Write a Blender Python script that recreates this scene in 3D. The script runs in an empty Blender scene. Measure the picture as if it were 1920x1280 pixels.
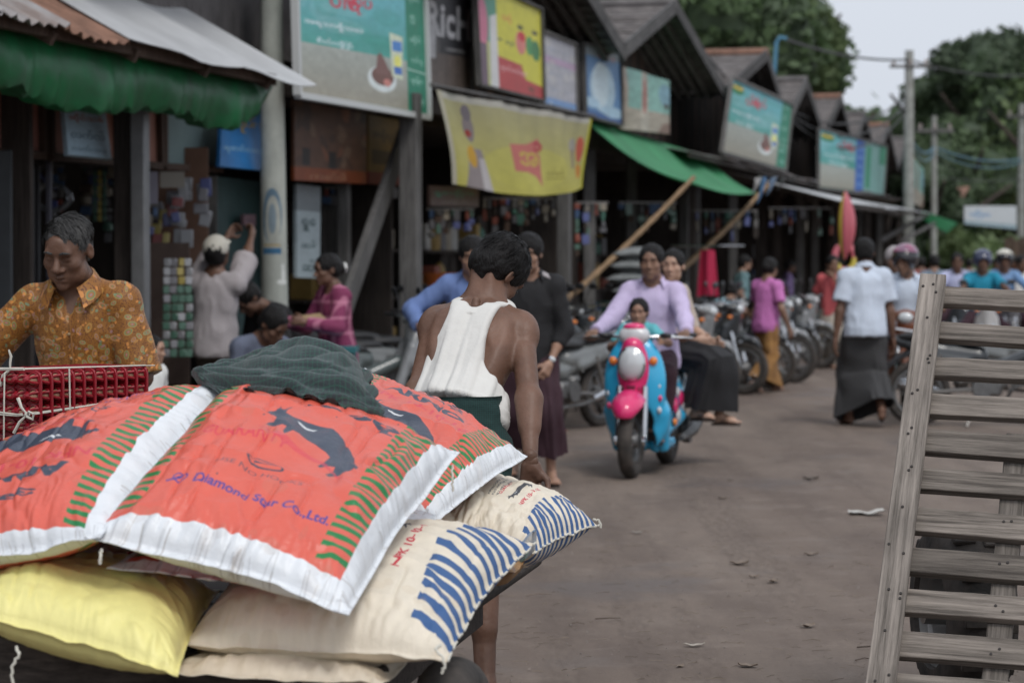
import bpy, bmesh, math, random, time
import numpy as np
from mathutils import Vector, Matrix
T0 = time.time()
rnd = random.Random(7)
SC = bpy.context.scene
COL = SC.collection
PI = math.pi

# ------------------------------------------------------------------ camera
FPX = 85.0 / 36.0 * 1920.0          # focal length in photograph pixels
PITCH = math.atan(140.0 / FPX)
CAMZ = 1.38
cam_d = bpy.data.cameras.new('camera')
cam_d.lens = 85.0; cam_d.sensor_width = 36.0; cam_d.clip_start = 0.1; cam_d.clip_end = 1500
cam = bpy.data.objects.new('camera', cam_d); COL.objects.link(cam)
cam.location = (0, 0, CAMZ); cam.rotation_euler = (PI / 2 - PITCH, 0, 0)
cam_d.dof.use_dof = True; cam_d.dof.focus_distance = 7.15; cam_d.dof.aperture_fstop = 4.2
cam_d.dof.aperture_blades = 9
SC.camera = cam

# ------------------------------------------------------------------ world, sun, exposure
SUN_EL, SUN_AZ = math.radians(52), math.radians(158)
world = bpy.data.worlds.new('World'); SC.world = world; world.use_nodes = True
wn, wl = world.node_tree.nodes, world.node_tree.links
wn.clear()
w_out = wn.new('ShaderNodeOutputWorld'); w_bg = wn.new('ShaderNodeBackground')
w_sky = wn.new('ShaderNodeTexSky'); w_sky.sky_type = 'NISHITA'; w_sky.sun_disc = False
w_sky.sun_elevation = SUN_EL; w_sky.sun_rotation = SUN_AZ
w_sky.air_density = 1.0; w_sky.dust_density = 6.0; w_sky.ozone_density = 1.0
w_hs = wn.new('ShaderNodeHueSaturation'); w_hs.inputs['Saturation'].default_value = 0.35
w_mix = wn.new('ShaderNodeMix'); w_mix.data_type = 'RGBA'; w_mix.inputs[0].default_value = 0.78
w_mix.inputs[7].default_value = (7.2, 7.7, 8.6, 1)      # the closed cloud deck of an overcast day
wl.new(w_sky.outputs[0], w_hs.inputs['Color']); wl.new(w_hs.outputs[0], w_mix.inputs[6])
wl.new(w_mix.outputs[2], w_bg.inputs['Color']); w_bg.inputs['Strength'].default_value = 0.12
wl.new(w_bg.outputs[0], w_out.inputs[0])
sun_d = bpy.data.lights.new('sun', 'SUN'); sun_d.energy = 1.45; sun_d.angle = math.radians(17)
sun_d.color = (1.0, 0.965, 0.92)
sun = bpy.data.objects.new('sun', sun_d); COL.objects.link(sun)
_sd = Vector((math.sin(SUN_AZ) * math.cos(SUN_EL), math.cos(SUN_AZ) * math.cos(SUN_EL), math.sin(SUN_EL)))
sun.rotation_euler = _sd.to_track_quat('Z', 'Y').to_euler(); sun.location = (0, 0, 30)
SC.view_settings.view_transform = 'Standard'; SC.view_settings.look = 'None'
SC.view_settings.exposure = -0.08; SC.view_settings.gamma = 1.0
SC.view_settings.use_curve_mapping = False
SC.render.engine = 'CYCLES'
SC.cycles.use_denoising = True
SC.cycles.max_bounces = 6; SC.cycles.diffuse_bounces = 4; SC.cycles.glossy_bounces = 2
SC.cycles.transmission_bounces = 3; SC.cycles.transparent_max_bounces = 8
SC.cycles.caustics_reflective = False; SC.cycles.caustics_refractive = False

# ------------------------------------------------------------------ where things stand
def at(px, py, Y):
    """the point Y metres down the view at a spot of the photograph"""
    a = (px - 960.0) / FPX; b = (640.0 - py) / FPX
    cp, sp = math.cos(PITCH), math.sin(PITCH)
    d = Vector((a, cp + b * sp, -sp + b * cp))
    return Vector((0, 0, CAMZ)) + d * (Y / d.y)
def ground(px, py, z=0.0):
    a = (px - 960.0) / FPX; b = (640.0 - py) / FPX
    cp, sp = math.cos(PITCH), math.sin(PITCH)
    d = Vector((a, cp + b * sp, -sp + b * cp))
    return Vector((0, 0, CAMZ)) + d * ((z - CAMZ) / d.z)
ST_A = math.atan(1150.0 / FPX)                 # the street runs 14 degrees to the right of the view
SU = Vector((math.sin(ST_A), math.cos(ST_A), 0)); SN = Vector((math.cos(ST_A), -math.sin(ST_A), 0))
def S(t, L, z=0.0):                            # t along the street, L to its left, z up
    return SU * t - SN * L + Vector((0, 0, z))
def tpx(px, L):                                # t of the point at offset L seen at column px
    r = (px - 960.0) / FPX
    return L * (SN.x - r * SN.y) / (SU.x - r * SU.y) if abs(SU.x - r * SU.y) > 1e-6 else 0
def zpx(px, py, L):                            # height of that point
    p = S(tpx(px, L), L); return at(px, py, p.y).z
STREET_ROT = -ST_A                             # rotz that lays local +Y along the street

# ------------------------------------------------------------------ objects
XF = {}
def mat_xf(loc, rz): return Matrix.Translation(loc) @ Matrix.Rotation(rz, 4, 'Z')
def thing(name, label, cat, loc=(0, 0, 0), rz=0.0, group=None):
    o = bpy.data.objects.new(name, None); COL.objects.link(o)
    o.location = loc; o.rotation_euler = (0, 0, rz); o.empty_display_size = 0.1
    o['label'] = label; o['category'] = cat
    if group: o['group'] = group
    XF[o.name] = mat_xf(Vector(loc), rz)
    return o
def tag(o, label, cat, group=None):
    o['label'] = label; o['category'] = cat
    if group: o['group'] = group
    return o
def children_of(o): return [c for c in bpy.data.objects if c.parent == o]
def link_mesh(name, me, parent=None, kind=None, label=None):
    o = bpy.data.objects.new(name, me); COL.objects.link(o)
    if parent is not None:
        o.parent = parent; XF[o.name] = XF.get(parent.name, Matrix.Identity(4))
    else: XF[o.name] = Matrix.Identity(4)
    if kind: o['kind'] = kind
    if label: o['label'] = label
    return o
def set_smooth(me, ang=None):
    me.polygons.foreach_set('use_smooth', [True] * len(me.polygons))
    if ang is not None:
        try: me.set_sharp_from_angle(angle=math.radians(ang))
        except Exception: pass
def mesh_obj(name, V, F, mat, parent=None, smooth=True, world=False, uv=None, kind=None, label=None, ang=40):
    """V, F become one mesh object; world=True takes V in world space"""
    V = np.asarray(V, dtype=np.float64).reshape(-1, 3)
    if world and parent is not None:
        M = np.array(XF[parent.name].inverted()); V = V @ M[:3, :3].T + M[:3, 3]
    me = bpy.data.meshes.new(name)
    if isinstance(F, np.ndarray):
        n, k = F.shape
        me.vertices.add(len(V)); me.vertices.foreach_set('co', V.ravel())
        me.loops.add(n * k); me.loops.foreach_set('vertex_index', F.ravel().astype(np.int32))
        me.polygons.add(n); me.polygons.foreach_set('loop_start', np.arange(0, n * k, k, dtype=np.int32))
        me.update(calc_edges=True)
    else:
        me.from_pydata([tuple(v) for v in V], [], F)
    if uv is not None:
        l = me.uv_layers.new(name='UVMap')
        li = np.empty(len(me.loops), dtype=np.int32); me.loops.foreach_get('vertex_index', li)
        l.data.foreach_set('uv', np.asarray(uv, dtype=np.float32)[li].ravel())
    if isinstance(mat, (list, tuple)):
        for m_ in mat: me.materials.append(m_)
    elif mat is not None: me.materials.append(mat)
    if smooth: set_smooth(me, ang)
    me.validate()
    return link_mesh(name, me, parent, kind, label)
_kids = None
def copy_tree(o, loc=None, rz=None, label=None, parent=None):
    """a copy of a thing with copies of its parts and sub-parts"""
    c = o.copy(); COL.objects.link(c); c.parent = parent
    if parent is None:
        if loc is not None: c.location = loc
        if rz is not None: c.rotation_euler = (0, 0, rz)
        if label: c['label'] = label
        XF[c.name] = mat_xf(Vector(c.location), c.rotation_euler[2])
    for ch in KIDS.get(o.name, []): copy_tree(ch, parent=c)
    return c
KIDS = {}
def index_kids():
    KIDS.clear()
    for q in bpy.data.objects:
        if q.parent is not None: KIDS.setdefault(q.parent.name, []).append(q)

class MB:
    """collects shapes into one mesh"""
    def __init__(s, M=None): s.v = []; s.f = []; s.M = M or Matrix.Identity(4)
    def add(s, vs, fs, M=None):
        b = len(s.v); MM = s.M @ M if M is not None else s.M
        s.v += [tuple(MM @ Vector(p)) for p in vs]; s.f += [tuple(i + b for i in f) for f in fs]; return s
    def box(s, c, d, R=None, bev=0.0):
        x, y, z = d[0] / 2, d[1] / 2, d[2] / 2
        if bev <= 0:
            vs = [(-x, -y, -z), (x, -y, -z), (x, y, -z), (-x, y, -z), (-x, -y, z), (x, -y, z), (x, y, z), (-x, y, z)]
            fs = [(0, 3, 2, 1), (4, 5, 6, 7), (0, 1, 5, 4), (1, 2, 6, 5), (2, 3, 7, 6), (3, 0, 4, 7)]
        else:
            b = min(bev, x * .9, y * .9, z * .9); vs = []; fs = []
            for sx in (-1, 1):
                for sy in (-1, 1):
                    for sz in (-1, 1):
                        vs += [(sx * x, sy * (y - b), sz * (z - b)), (sx * (x - b), sy * y, sz * (z - b)), (sx * (x - b), sy * (y - b), sz * z)]
            I = lambda a, b_, c_, k: ((a * 2 + b_) * 2 + c_) * 3 + k
            for a in (0, 1):
                q = [I(a, 0, 0, 0), I(a, 1, 0, 0), I(a, 1, 1, 0), I(a, 0, 1, 0)]; fs.append(q if a else q[::-1])
                q = [I(0, a, 0, 1), I(0, a, 1, 1), I(1, a, 1, 1), I(1, a, 0, 1)]; fs.append(q if a else q[::-1])
                q = [I(0, 0, a, 2), I(1, 0, a, 2), I(1, 1, a, 2), I(0, 1, a, 2)]; fs.append(q if a else q[::-1])
            for a in (0, 1):
                for b_ in (0, 1):
                    q = [I(a, b_, 0, 0), I(a, b_, 1, 0), I(a, b_, 1, 1), I(a, b_, 0, 1)]; fs.append(q if a ^ b_ else q[::-1])
                    q = [I(a, 0, b_, 0), I(a, 1, b_, 0), I(a, 1, b_, 2), I(a, 0, b_, 2)]; fs.append(q[::-1] if a ^ b_ else q)
                    q = [I(0, a, b_, 1), I(1, a, b_, 1), I(1, a, b_, 2), I(0, a, b_, 2)]; fs.append(q if a ^ b_ else q[::-1])
                    for c_ in (0, 1):
                        q = [I(a, b_, c_, 0), I(a, b_, c_, 1), I(a, b_, c_, 2)]; fs.append(q if a ^ b_ ^ c_ else q[::-1])
        M = Matrix.Translation(Vector(c))
        if R is not None: M = M @ R.to_4x4()
        return s.add(vs, fs, M)
    def beam(s, p0, p1, w, h, up=(0, 0, 1), bev=0.0):
        p0, p1 = Vector(p0), Vector(p1); y = (p1 - p0); L = y.length; y.normalize()
        x = y.cross(Vector(up))
        if x.length < 1e-5: x = y.cross(Vector((1, 0, 0)))
        x.normalize(); z = x.cross(y)
        R = Matrix((x, y, z)).transposed()
        return s.box((p0 + p1) / 2, (w, L, h), R, bev)
    def cyl(s, p0, p1, r0, r1=None, n=12, caps=True):
        r1 = r0 if r1 is None else r1
        p0, p1 = Vector(p0), Vector(p1); d = (p1 - p0).normalized()
        a = d.orthogonal().normalized(); b = d.cross(a); vs = []; fs = []
        for p, r in ((p0, r0), (p1, r1)):
            for i in range(n):
                t = 2 * PI * i / n; vs.append(p + a * (r * math.cos(t)) + b * (r * math.sin(t)))
        for i in range(n): j = (i + 1) % n; fs.append((i, j, n + j, n + i))
        if caps: fs.append(tuple(range(n))[::-1]); fs.append(tuple(range(n, 2 * n)))
        return s.add(vs, fs)
    def tube(s, pts, r, n=8, closed=False):
        P = [Vector(p) for p in pts]; m = len(P); rs = r if isinstance(r, (list, tuple)) else [r] * m
        vs = []; fs = []; a = None
        for k in range(m):
            if closed: d = P[(k + 1) % m] - P[k - 1]
            else: d = P[min(k + 1, m - 1)] - P[max(k - 1, 0)]
            d.normalize()
            if a is None: a = d.orthogonal().normalized()
            else:
                a = a - d * a.dot(d); a = a.normalized() if a.length > 1e-6 else d.orthogonal().normalized()
            b = d.cross(a)
            for i in range(n):
                t = 2 * PI * i / n; vs.append(P[k] + a * (rs[k] * math.cos(t)) + b * (rs[k] * math.sin(t)))
        for k in range(m if closed else m - 1):
            k2 = (k + 1) % m
            for i in range(n): j = (i + 1) % n; fs.append((k * n + i, k * n + j, k2 * n + j, k2 * n + i))
        if not closed: fs.append(tuple(range(n))[::-1]); fs.append(tuple(range((m - 1) * n, m * n)))
        return s.add(vs, fs)
    def ell(s, c, r, R=None, n=16, m=10):
        vs = [(0, 0, -1)]; fs = []
        for j in range(1, m):
            ph = -PI / 2 + PI * j / m
            for i in range(n): t = 2 * PI * i / n; vs.append((math.cos(ph) * math.cos(t), math.cos(ph) * math.sin(t), math.sin(ph)))
        vs.append((0, 0, 1))
        for i in range(n): fs.append((0, 1 + (i + 1) % n, 1 + i))
        for j in range(m - 2):
            for i in range(n): a = 1 + j * n + i; b = 1 + j * n + (i + 1) % n; fs.append((a, b, b + n, a + n))
        k = len(vs) - 1; b0 = 1 + (m - 2) * n
        for i in range(n): fs.append((b0 + i, b0 + (i + 1) % n, k))
        M = Matrix.Translation(Vector(c)) @ (R.to_4x4() if R is not None else Matrix.Identity(4)) @ Matrix.Diagonal((r[0], r[1], r[2], 1))
        return s.add(vs, fs, M)
    def lathe(s, prof, c=(0, 0, 0), axis='Z', n=24, closed=False):
        vs = []; fs = []; m = len(prof)
        for (r, h) in prof:
            for i in range(n):
                t = 2 * PI * i / n; x, y = r * math.cos(t), r * math.sin(t)
                vs.append((x, y, h) if axis == 'Z' else ((h, x, y) if axis == 'X' else (y, h, x)))
        for k in range(m if closed else m - 1):
            k2 = (k + 1) % m
            for i in range(n): j = (i + 1) % n; fs.append((k * n + i, k * n + j, k2 * n + j, k2 * n + i))
        if not closed:
            if prof[0][0] > 1e-6: fs.append(tuple(range(n))[::-1])
            if prof[-1][0] > 1e-6: fs.append(tuple(range((m - 1) * n, m * n)))
        return s.add(vs, fs, Matrix.Translation(Vector(c)))
    def prism(s, poly, t, M=None, c=(0, 0)):
        """poly in local XZ, thickness t along Y"""
        n = len(poly); vs = [(p[0], -t / 2, p[1]) for p in poly] + [(p[0], t / 2, p[1]) for p in poly]
        fs = [tuple(range(n)), tuple(range(n, 2 * n))[::-1]] + [(i, i + n, (i + 1) % n + n, (i + 1) % n) for i in range(n)]
        return s.add(vs, fs, M)
    def grid(s, fn, nu, nv, thick=0.0):
        """fn(u,v) -> point; thick gives it a back"""
        g = [[Vector(fn(i / nu, j / nv)) for i in range(nu + 1)] for j in range(nv + 1)]
        vs = []; fs = []; W = nu + 1
        for j in range(nv + 1): vs += g[j]
        for j in range(nv):
            for i in range(nu): a = j * W + i; fs.append((a, a + 1, a + W + 1, a + W))
        if thick:
            N = len(vs); ns = []
            for j in range(nv + 1):
                for i in range(W):
                    du = g[j][min(i + 1, nu)] - g[j][max(i - 1, 0)]; dv = g[min(j + 1, nv)][i] - g[max(j - 1, 0)][i]
                    q = du.cross(dv); ns.append(q.normalized() if q.length > 1e-9 else Vector((0, 0, 1)))
            vs += [vs[k] - ns[k] * thick for k in range(N)]
            fs += [tuple(N + i for i in f[::-1]) for f in fs[:nu * nv]]
            ed = [j * W for j in range(nv + 1)]
            loop = [i for i in range(W)] + [j * W + nu for j in range(1, nv + 1)] + [nv * W + i for i in range(nu - 1, -1, -1)] + [j * W for j in range(nv - 1, 0, -1)]
            for k in range(len(loop)): a = loop[k]; b = loop[(k + 1) % len(loop)]; fs.append((b, a, a + N, b + N))
        return s.add(vs, fs)
    def build(s, name, mat, parent=None, world=False, smooth=True, kind=None, label=None, ang=40):
        return mesh_obj(name, s.v, s.f, mat, parent, smooth, world, None, kind, label, ang)

def pillow_fix(x): return x
# ------------------------------------------------------------------ noise in numpy
def _hash(ix, iy, iz, seed):
    h = (ix * 374761393 + iy * 668265263 + iz * 2147483647 + seed * 1442695041) & 0xffffffff
    h = ((h ^ (h >> 13)) * 1274126177) & 0xffffffff
    return ((h ^ (h >> 16)) & 0xffff) / 32767.5 - 1.0
def vnoise(P, sc=1.0, seed=0, oct=1):
    P = np.asarray(P, dtype=np.float64) * sc; out = 0.0; amp = 1.0
    for o in range(oct):
        f = np.floor(P); I = f.astype(np.int64); w = P - f; w = w * w * (3 - 2 * w); r = 0.0
        for dx in (0, 1):
            for dy in (0, 1):
                for dz in (0, 1):
                    ww = (w[..., 0] if dx else 1 - w[..., 0]) * (w[..., 1] if dy else 1 - w[..., 1]) * (w[..., 2] if dz else 1 - w[..., 2])
                    r = r + ww * _hash(I[..., 0] + dx, I[..., 1] + dy, I[..., 2] + dz, seed + o * 17)
        out = out + amp * r; amp *= 0.5; P = P * 2.03
    return out

# ------------------------------------------------------------------ materials
def srgb(r, g, b):
    f = lambda c: (c / 255.0 / 12.92) if c / 255.0 <= 0.04045 else ((c / 255.0 + 0.055) / 1.055) ** 2.4
    return (f(r), f(g), f(b))
MATS = {}
def mat(name, col=(0.5, 0.5, 0.5), rough=0.6, metal=0.0, var=0.0, vs=8.0, col2=None, bump=0.0, bs=60.0, spec=0.5,
        sheen=0.0, sss=0.0, coat=0.0, stretch=None, img=None, trans=0.0, emit=None, uvmap=False, weave=None, dirt=0.0):
    if name in MATS: return MATS[name]
    m = bpy.data.materials.new(name); m.use_nodes = True; nt = m.node_tree; N, Lk = nt.nodes, nt.links
    b = N['Principled BSDF']; b.inputs['Roughness'].default_value = rough; b.inputs['Metallic'].default_value = metal
    b.inputs['Specular IOR Level'].default_value = spec
    b.inputs['Coat Weight'].default_value = coat; b.inputs['Coat Roughness'].default_value = 0.12
    if sheen: b.inputs['Sheen Weight'].default_value = sheen
    if sss:
        b.inputs['Subsurface Weight'].default_value = sss; b.inputs['Subsurface Radius'].default_value = (0.012, 0.004, 0.002)
        b.inputs['Subsurface Scale'].default_value = 1.0
    tc = N.new('ShaderNodeTexCoord'); vec = tc.outputs['Object']
    if stretch:
        mp = N.new('ShaderNodeMapping'); mp.inputs['Scale'].default_value = stretch; Lk.new(vec, mp.inputs[0]); vec = mp.outputs[0]
    def rgb(c):
        q = N.new('ShaderNodeRGB'); q.outputs[0].default_value = (*c, 1); return q.outputs[0]
    if img is not None:
        it = N.new('ShaderNodeTexImage'); it.image = img; it.interpolation = 'Linear'; it.extension = 'EXTEND'
        Lk.new(tc.outputs['UV'], it.inputs[0]); c = it.outputs[0]
    else: c = rgb(col)
    if var or col2 is not None:
        nz = N.new('ShaderNodeTexNoise'); nz.inputs['Scale'].default_value = vs; nz.inputs['Detail'].default_value = 6; nz.inputs['Roughness'].default_value = 0.62
        Lk.new(vec, nz.inputs['Vector'])
        rp = N.new('ShaderNodeMapRange'); rp.inputs[1].default_value = 0.32; rp.inputs[2].default_value = 0.68; Lk.new(nz.outputs[0], rp.inputs[0])
        mx = N.new('ShaderNodeMix'); mx.data_type = 'RGBA'
        if col2 is not None:
            Lk.new(rp.outputs[0], mx.inputs[0]); Lk.new(c, mx.inputs[6]); mx.inputs[7].default_value = (*col2, 1)
        else:
            mx.blend_type = 'MULTIPLY'; mx.inputs[0].default_value = 1.0; Lk.new(c, mx.inputs[6])
            g = N.new('ShaderNodeMapRange'); g.inputs[3].default_value = 1 - var; g.inputs[4].default_value = 1 + var * 0.5
            Lk.new(rp.outputs[0], g.inputs[0]); cc = N.new('ShaderNodeCombineColor')
            for k in range(3): Lk.new(g.outputs[0], cc.inputs[k])
            Lk.new(cc.outputs[0], mx.inputs[7])
        c = mx.outputs[2]
    if dirt:
        nz = N.new('ShaderNodeTexNoise'); nz.inputs['Scale'].default_value = 5; nz.inputs['Detail'].default_value = 8
        Lk.new(tc.outputs['Object'], nz.inputs['Vector'])
        rp = N.new('ShaderNodeMapRange'); rp.inputs[1].default_value = 0.5; rp.inputs[2].default_value = 0.75; rp.inputs[4].default_value = dirt
        Lk.new(nz.outputs[0], rp.inputs[0]); mx = N.new('ShaderNodeMix'); mx.data_type = 'RGBA'
        Lk.new(rp.outputs[0], mx.inputs[0]); Lk.new(c, mx.inputs[6]); mx.inputs[7].default_value = (0.12, 0.095, 0.075, 1); c = mx.outputs[2]
    if weave:
        # woven check: (scale, second colour, amount)
        sc_, c2, am = weave; prev = c
        for ax in (0, 2):
            sp = N.new('ShaderNodeSeparateXYZ'); Lk.new(tc.outputs['UV'] if uvmap else tc.outputs['Object'], sp.inputs[0])
            mm = N.new('ShaderNodeMath'); mm.operation = 'MULTIPLY'; mm.inputs[1].default_value = sc_
            Lk.new(sp.outputs[ax if not uvmap else (0 if ax == 0 else 1)], mm.inputs[0])
            fr = N.new('ShaderNodeMath'); fr.operation = 'FRACT'; Lk.new(mm.outputs[0], fr.inputs[0])
            lt = N.new('ShaderNodeMath'); lt.operation = 'LESS_THAN'; lt.inputs[1].default_value = 0.2; Lk.new(fr.outputs[0], lt.inputs[0])
            am_ = N.new('ShaderNodeMath'); am_.operation = 'MULTIPLY'; am_.inputs[1].default_value = am; Lk.new(lt.outputs[0], am_.inputs[0])
            mx = N.new('ShaderNodeMix'); mx.data_type = 'RGBA'; Lk.new(am_.outputs[0], mx.inputs[0]); Lk.new(prev, mx.inputs[6])
            mx.inputs[7].default_value = (*c2, 1); prev = mx.outputs[2]
        c = prev
    Lk.new(c, b.inputs['Base Color'])
    if bump:
        nz = N.new('ShaderNodeTexNoise'); nz.inputs['Scale'].default_value = bs; nz.inputs['Detail'].default_value = 5
        Lk.new(vec, nz.inputs['Vector']); bp = N.new('ShaderNodeBump'); bp.inputs['Strength'].default_value = bump; bp.inputs['Distance'].default_value = 0.01
        Lk.new(nz.outputs[0], bp.inputs['Height']); Lk.new(bp.outputs[0], b.inputs['Normal'])
    if trans:
        tr = N.new('ShaderNodeBsdfTranslucent'); Lk.new(c, tr.inputs[0]); ms = N.new('ShaderNodeMixShader'); ms.inputs[0].default_value = trans
        Lk.new(b.outputs[0], ms.inputs[1]); Lk.new(tr.outputs[0], ms.inputs[2]); Lk.new(ms.outputs[0], N['Material Output'].inputs[0])
    MATS[name] = m; return m
def wood(name, c1, c2, axis='X', rough=0.85, sc=1.0, bump=0.5):
    """weathered timber, grain drawn out along one axis"""
    if name in MATS: return MATS[name]
    s = {'X': (1.2, 28, 28), 'Y': (28, 1.2, 28), 'Z': (28, 28, 1.2)}[axis]
    m = bpy.data.materials.new(name); m.use_nodes = True; nt = m.node_tree; N, Lk = nt.nodes, nt.links; b = N['Principled BSDF']
    tc = N.new('ShaderNodeTexCoord'); mp = N.new('ShaderNodeMapping'); mp.inputs['Scale'].default_value = tuple(q * sc for q in s)
    Lk.new(tc.outputs['Object'], mp.inputs[0])
    ob = N.new('ShaderNodeObjectInfo'); ad = N.new('ShaderNodeVectorMath'); ad.operation = 'ADD'
    ml = N.new('ShaderNodeMath'); ml.operation = 'MULTIPLY'; ml.inputs[1].default_value = 37.0; Lk.new(ob.outputs['Random'], ml.inputs[0])
    Lk.new(mp.outputs[0], ad.inputs[0]); Lk.new(ml.outputs[0], ad.inputs[1])
    n1 = N.new('ShaderNodeTexNoise'); n1.inputs['Scale'].default_value = 2.2; n1.inputs['Detail'].default_value = 9; n1.inputs['Roughness'].default_value = 0.72; Lk.new(ad.outputs[0], n1.inputs['Vector'])
    n2 = N.new('ShaderNodeTexNoise'); n2.inputs['Scale'].default_value = 2.5; n2.inputs['Detail'].default_value = 4; Lk.new(tc.outputs['Object'], n2.inputs['Vector'])
    rp = N.new('ShaderNodeValToRGB'); rp.color_ramp.elements[0].position = 0.36; rp.color_ramp.elements[1].position = 0.66
    rp.color_ramp.elements[0].color = (*c1, 1); rp.color_ramp.elements[1].color = (*c2, 1); Lk.new(n1.outputs[0], rp.inputs[0])
    mx = N.new('ShaderNodeMix'); mx.data_type = 'RGBA'; mx.blend_type = 'MULTIPLY'; mx.inputs[0].default_value = 0.8
    r2 = N.new('ShaderNodeMapRange'); r2.inputs[1].default_value = 0.3; r2.inputs[2].default_value = 0.7; r2.inputs[3].default_value = 0.62; r2.inputs[4].default_value = 1.12
    Lk.new(n2.outputs[0], r2.inputs[0]); Lk.new(rp.outputs[0], mx.inputs[6]); Lk.new(r2.outputs[0], mx.inputs[7])
    m3 = N.new('ShaderNodeMix'); m3.data_type = 'RGBA'; m3.blend_type = 'MULTIPLY'; m3.inputs[0].default_value = 1; r3 = N.new('ShaderNodeMapRange'); r3.inputs[3].default_value = .72; r3.inputs[4].default_value = 1.18; Lk.new(ob.outputs['Random'], r3.inputs[0]); Lk.new(mx.outputs[2], m3.inputs[6]); Lk.new(r3.outputs[0], m3.inputs[7])
    Lk.new(m3.outputs[2], b.inputs['Base Color']); b.inputs['Roughness'].default_value = rough; b.inputs['Specular IOR Level'].default_value = 0.25
    bp = N.new('ShaderNodeBump'); bp.inputs['Strength'].default_value = bump; bp.inputs['Distance'].default_value = 0.004
    Lk.new(n1.outputs[0], bp.inputs['Height']); Lk.new(bp.outputs[0], b.inputs['Normal'])
    MATS[name] = m; return m

# ------------------------------------------------------------------ printed matter: a small canvas
_glyph = {}
def glyphs(txt, bold=0.0, shear=0.0):
    k = (txt, bold, shear)
    if k not in _glyph:
        cu = bpy.data.curves.new('glyph', 'FONT'); cu.body = txt; cu.size = 1; cu.resolution_u = 3; cu.offset = bold; cu.shear = shear
        o = bpy.data.objects.new('glyph', cu)
        me = o.to_mesh(); n = len(me.vertices); co = np.zeros(n * 3); me.vertices.foreach_get('co', co); co = co.reshape(-1, 3)[:, :2]
        me.calc_loop_triangles(); tr = np.zeros(len(me.loop_triangles) * 3, dtype=np.int32); me.loop_triangles.foreach_get('vertices', tr)
        o.to_mesh_clear(); bpy.data.objects.remove(o); bpy.data.curves.remove(cu)
        if n: co = co - co.min(0); sz = co.max(0)
        else: sz = np.ones(2)
        _glyph[k] = (co, tr.reshape(-1, 3), sz)
    return _glyph[k]
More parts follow.
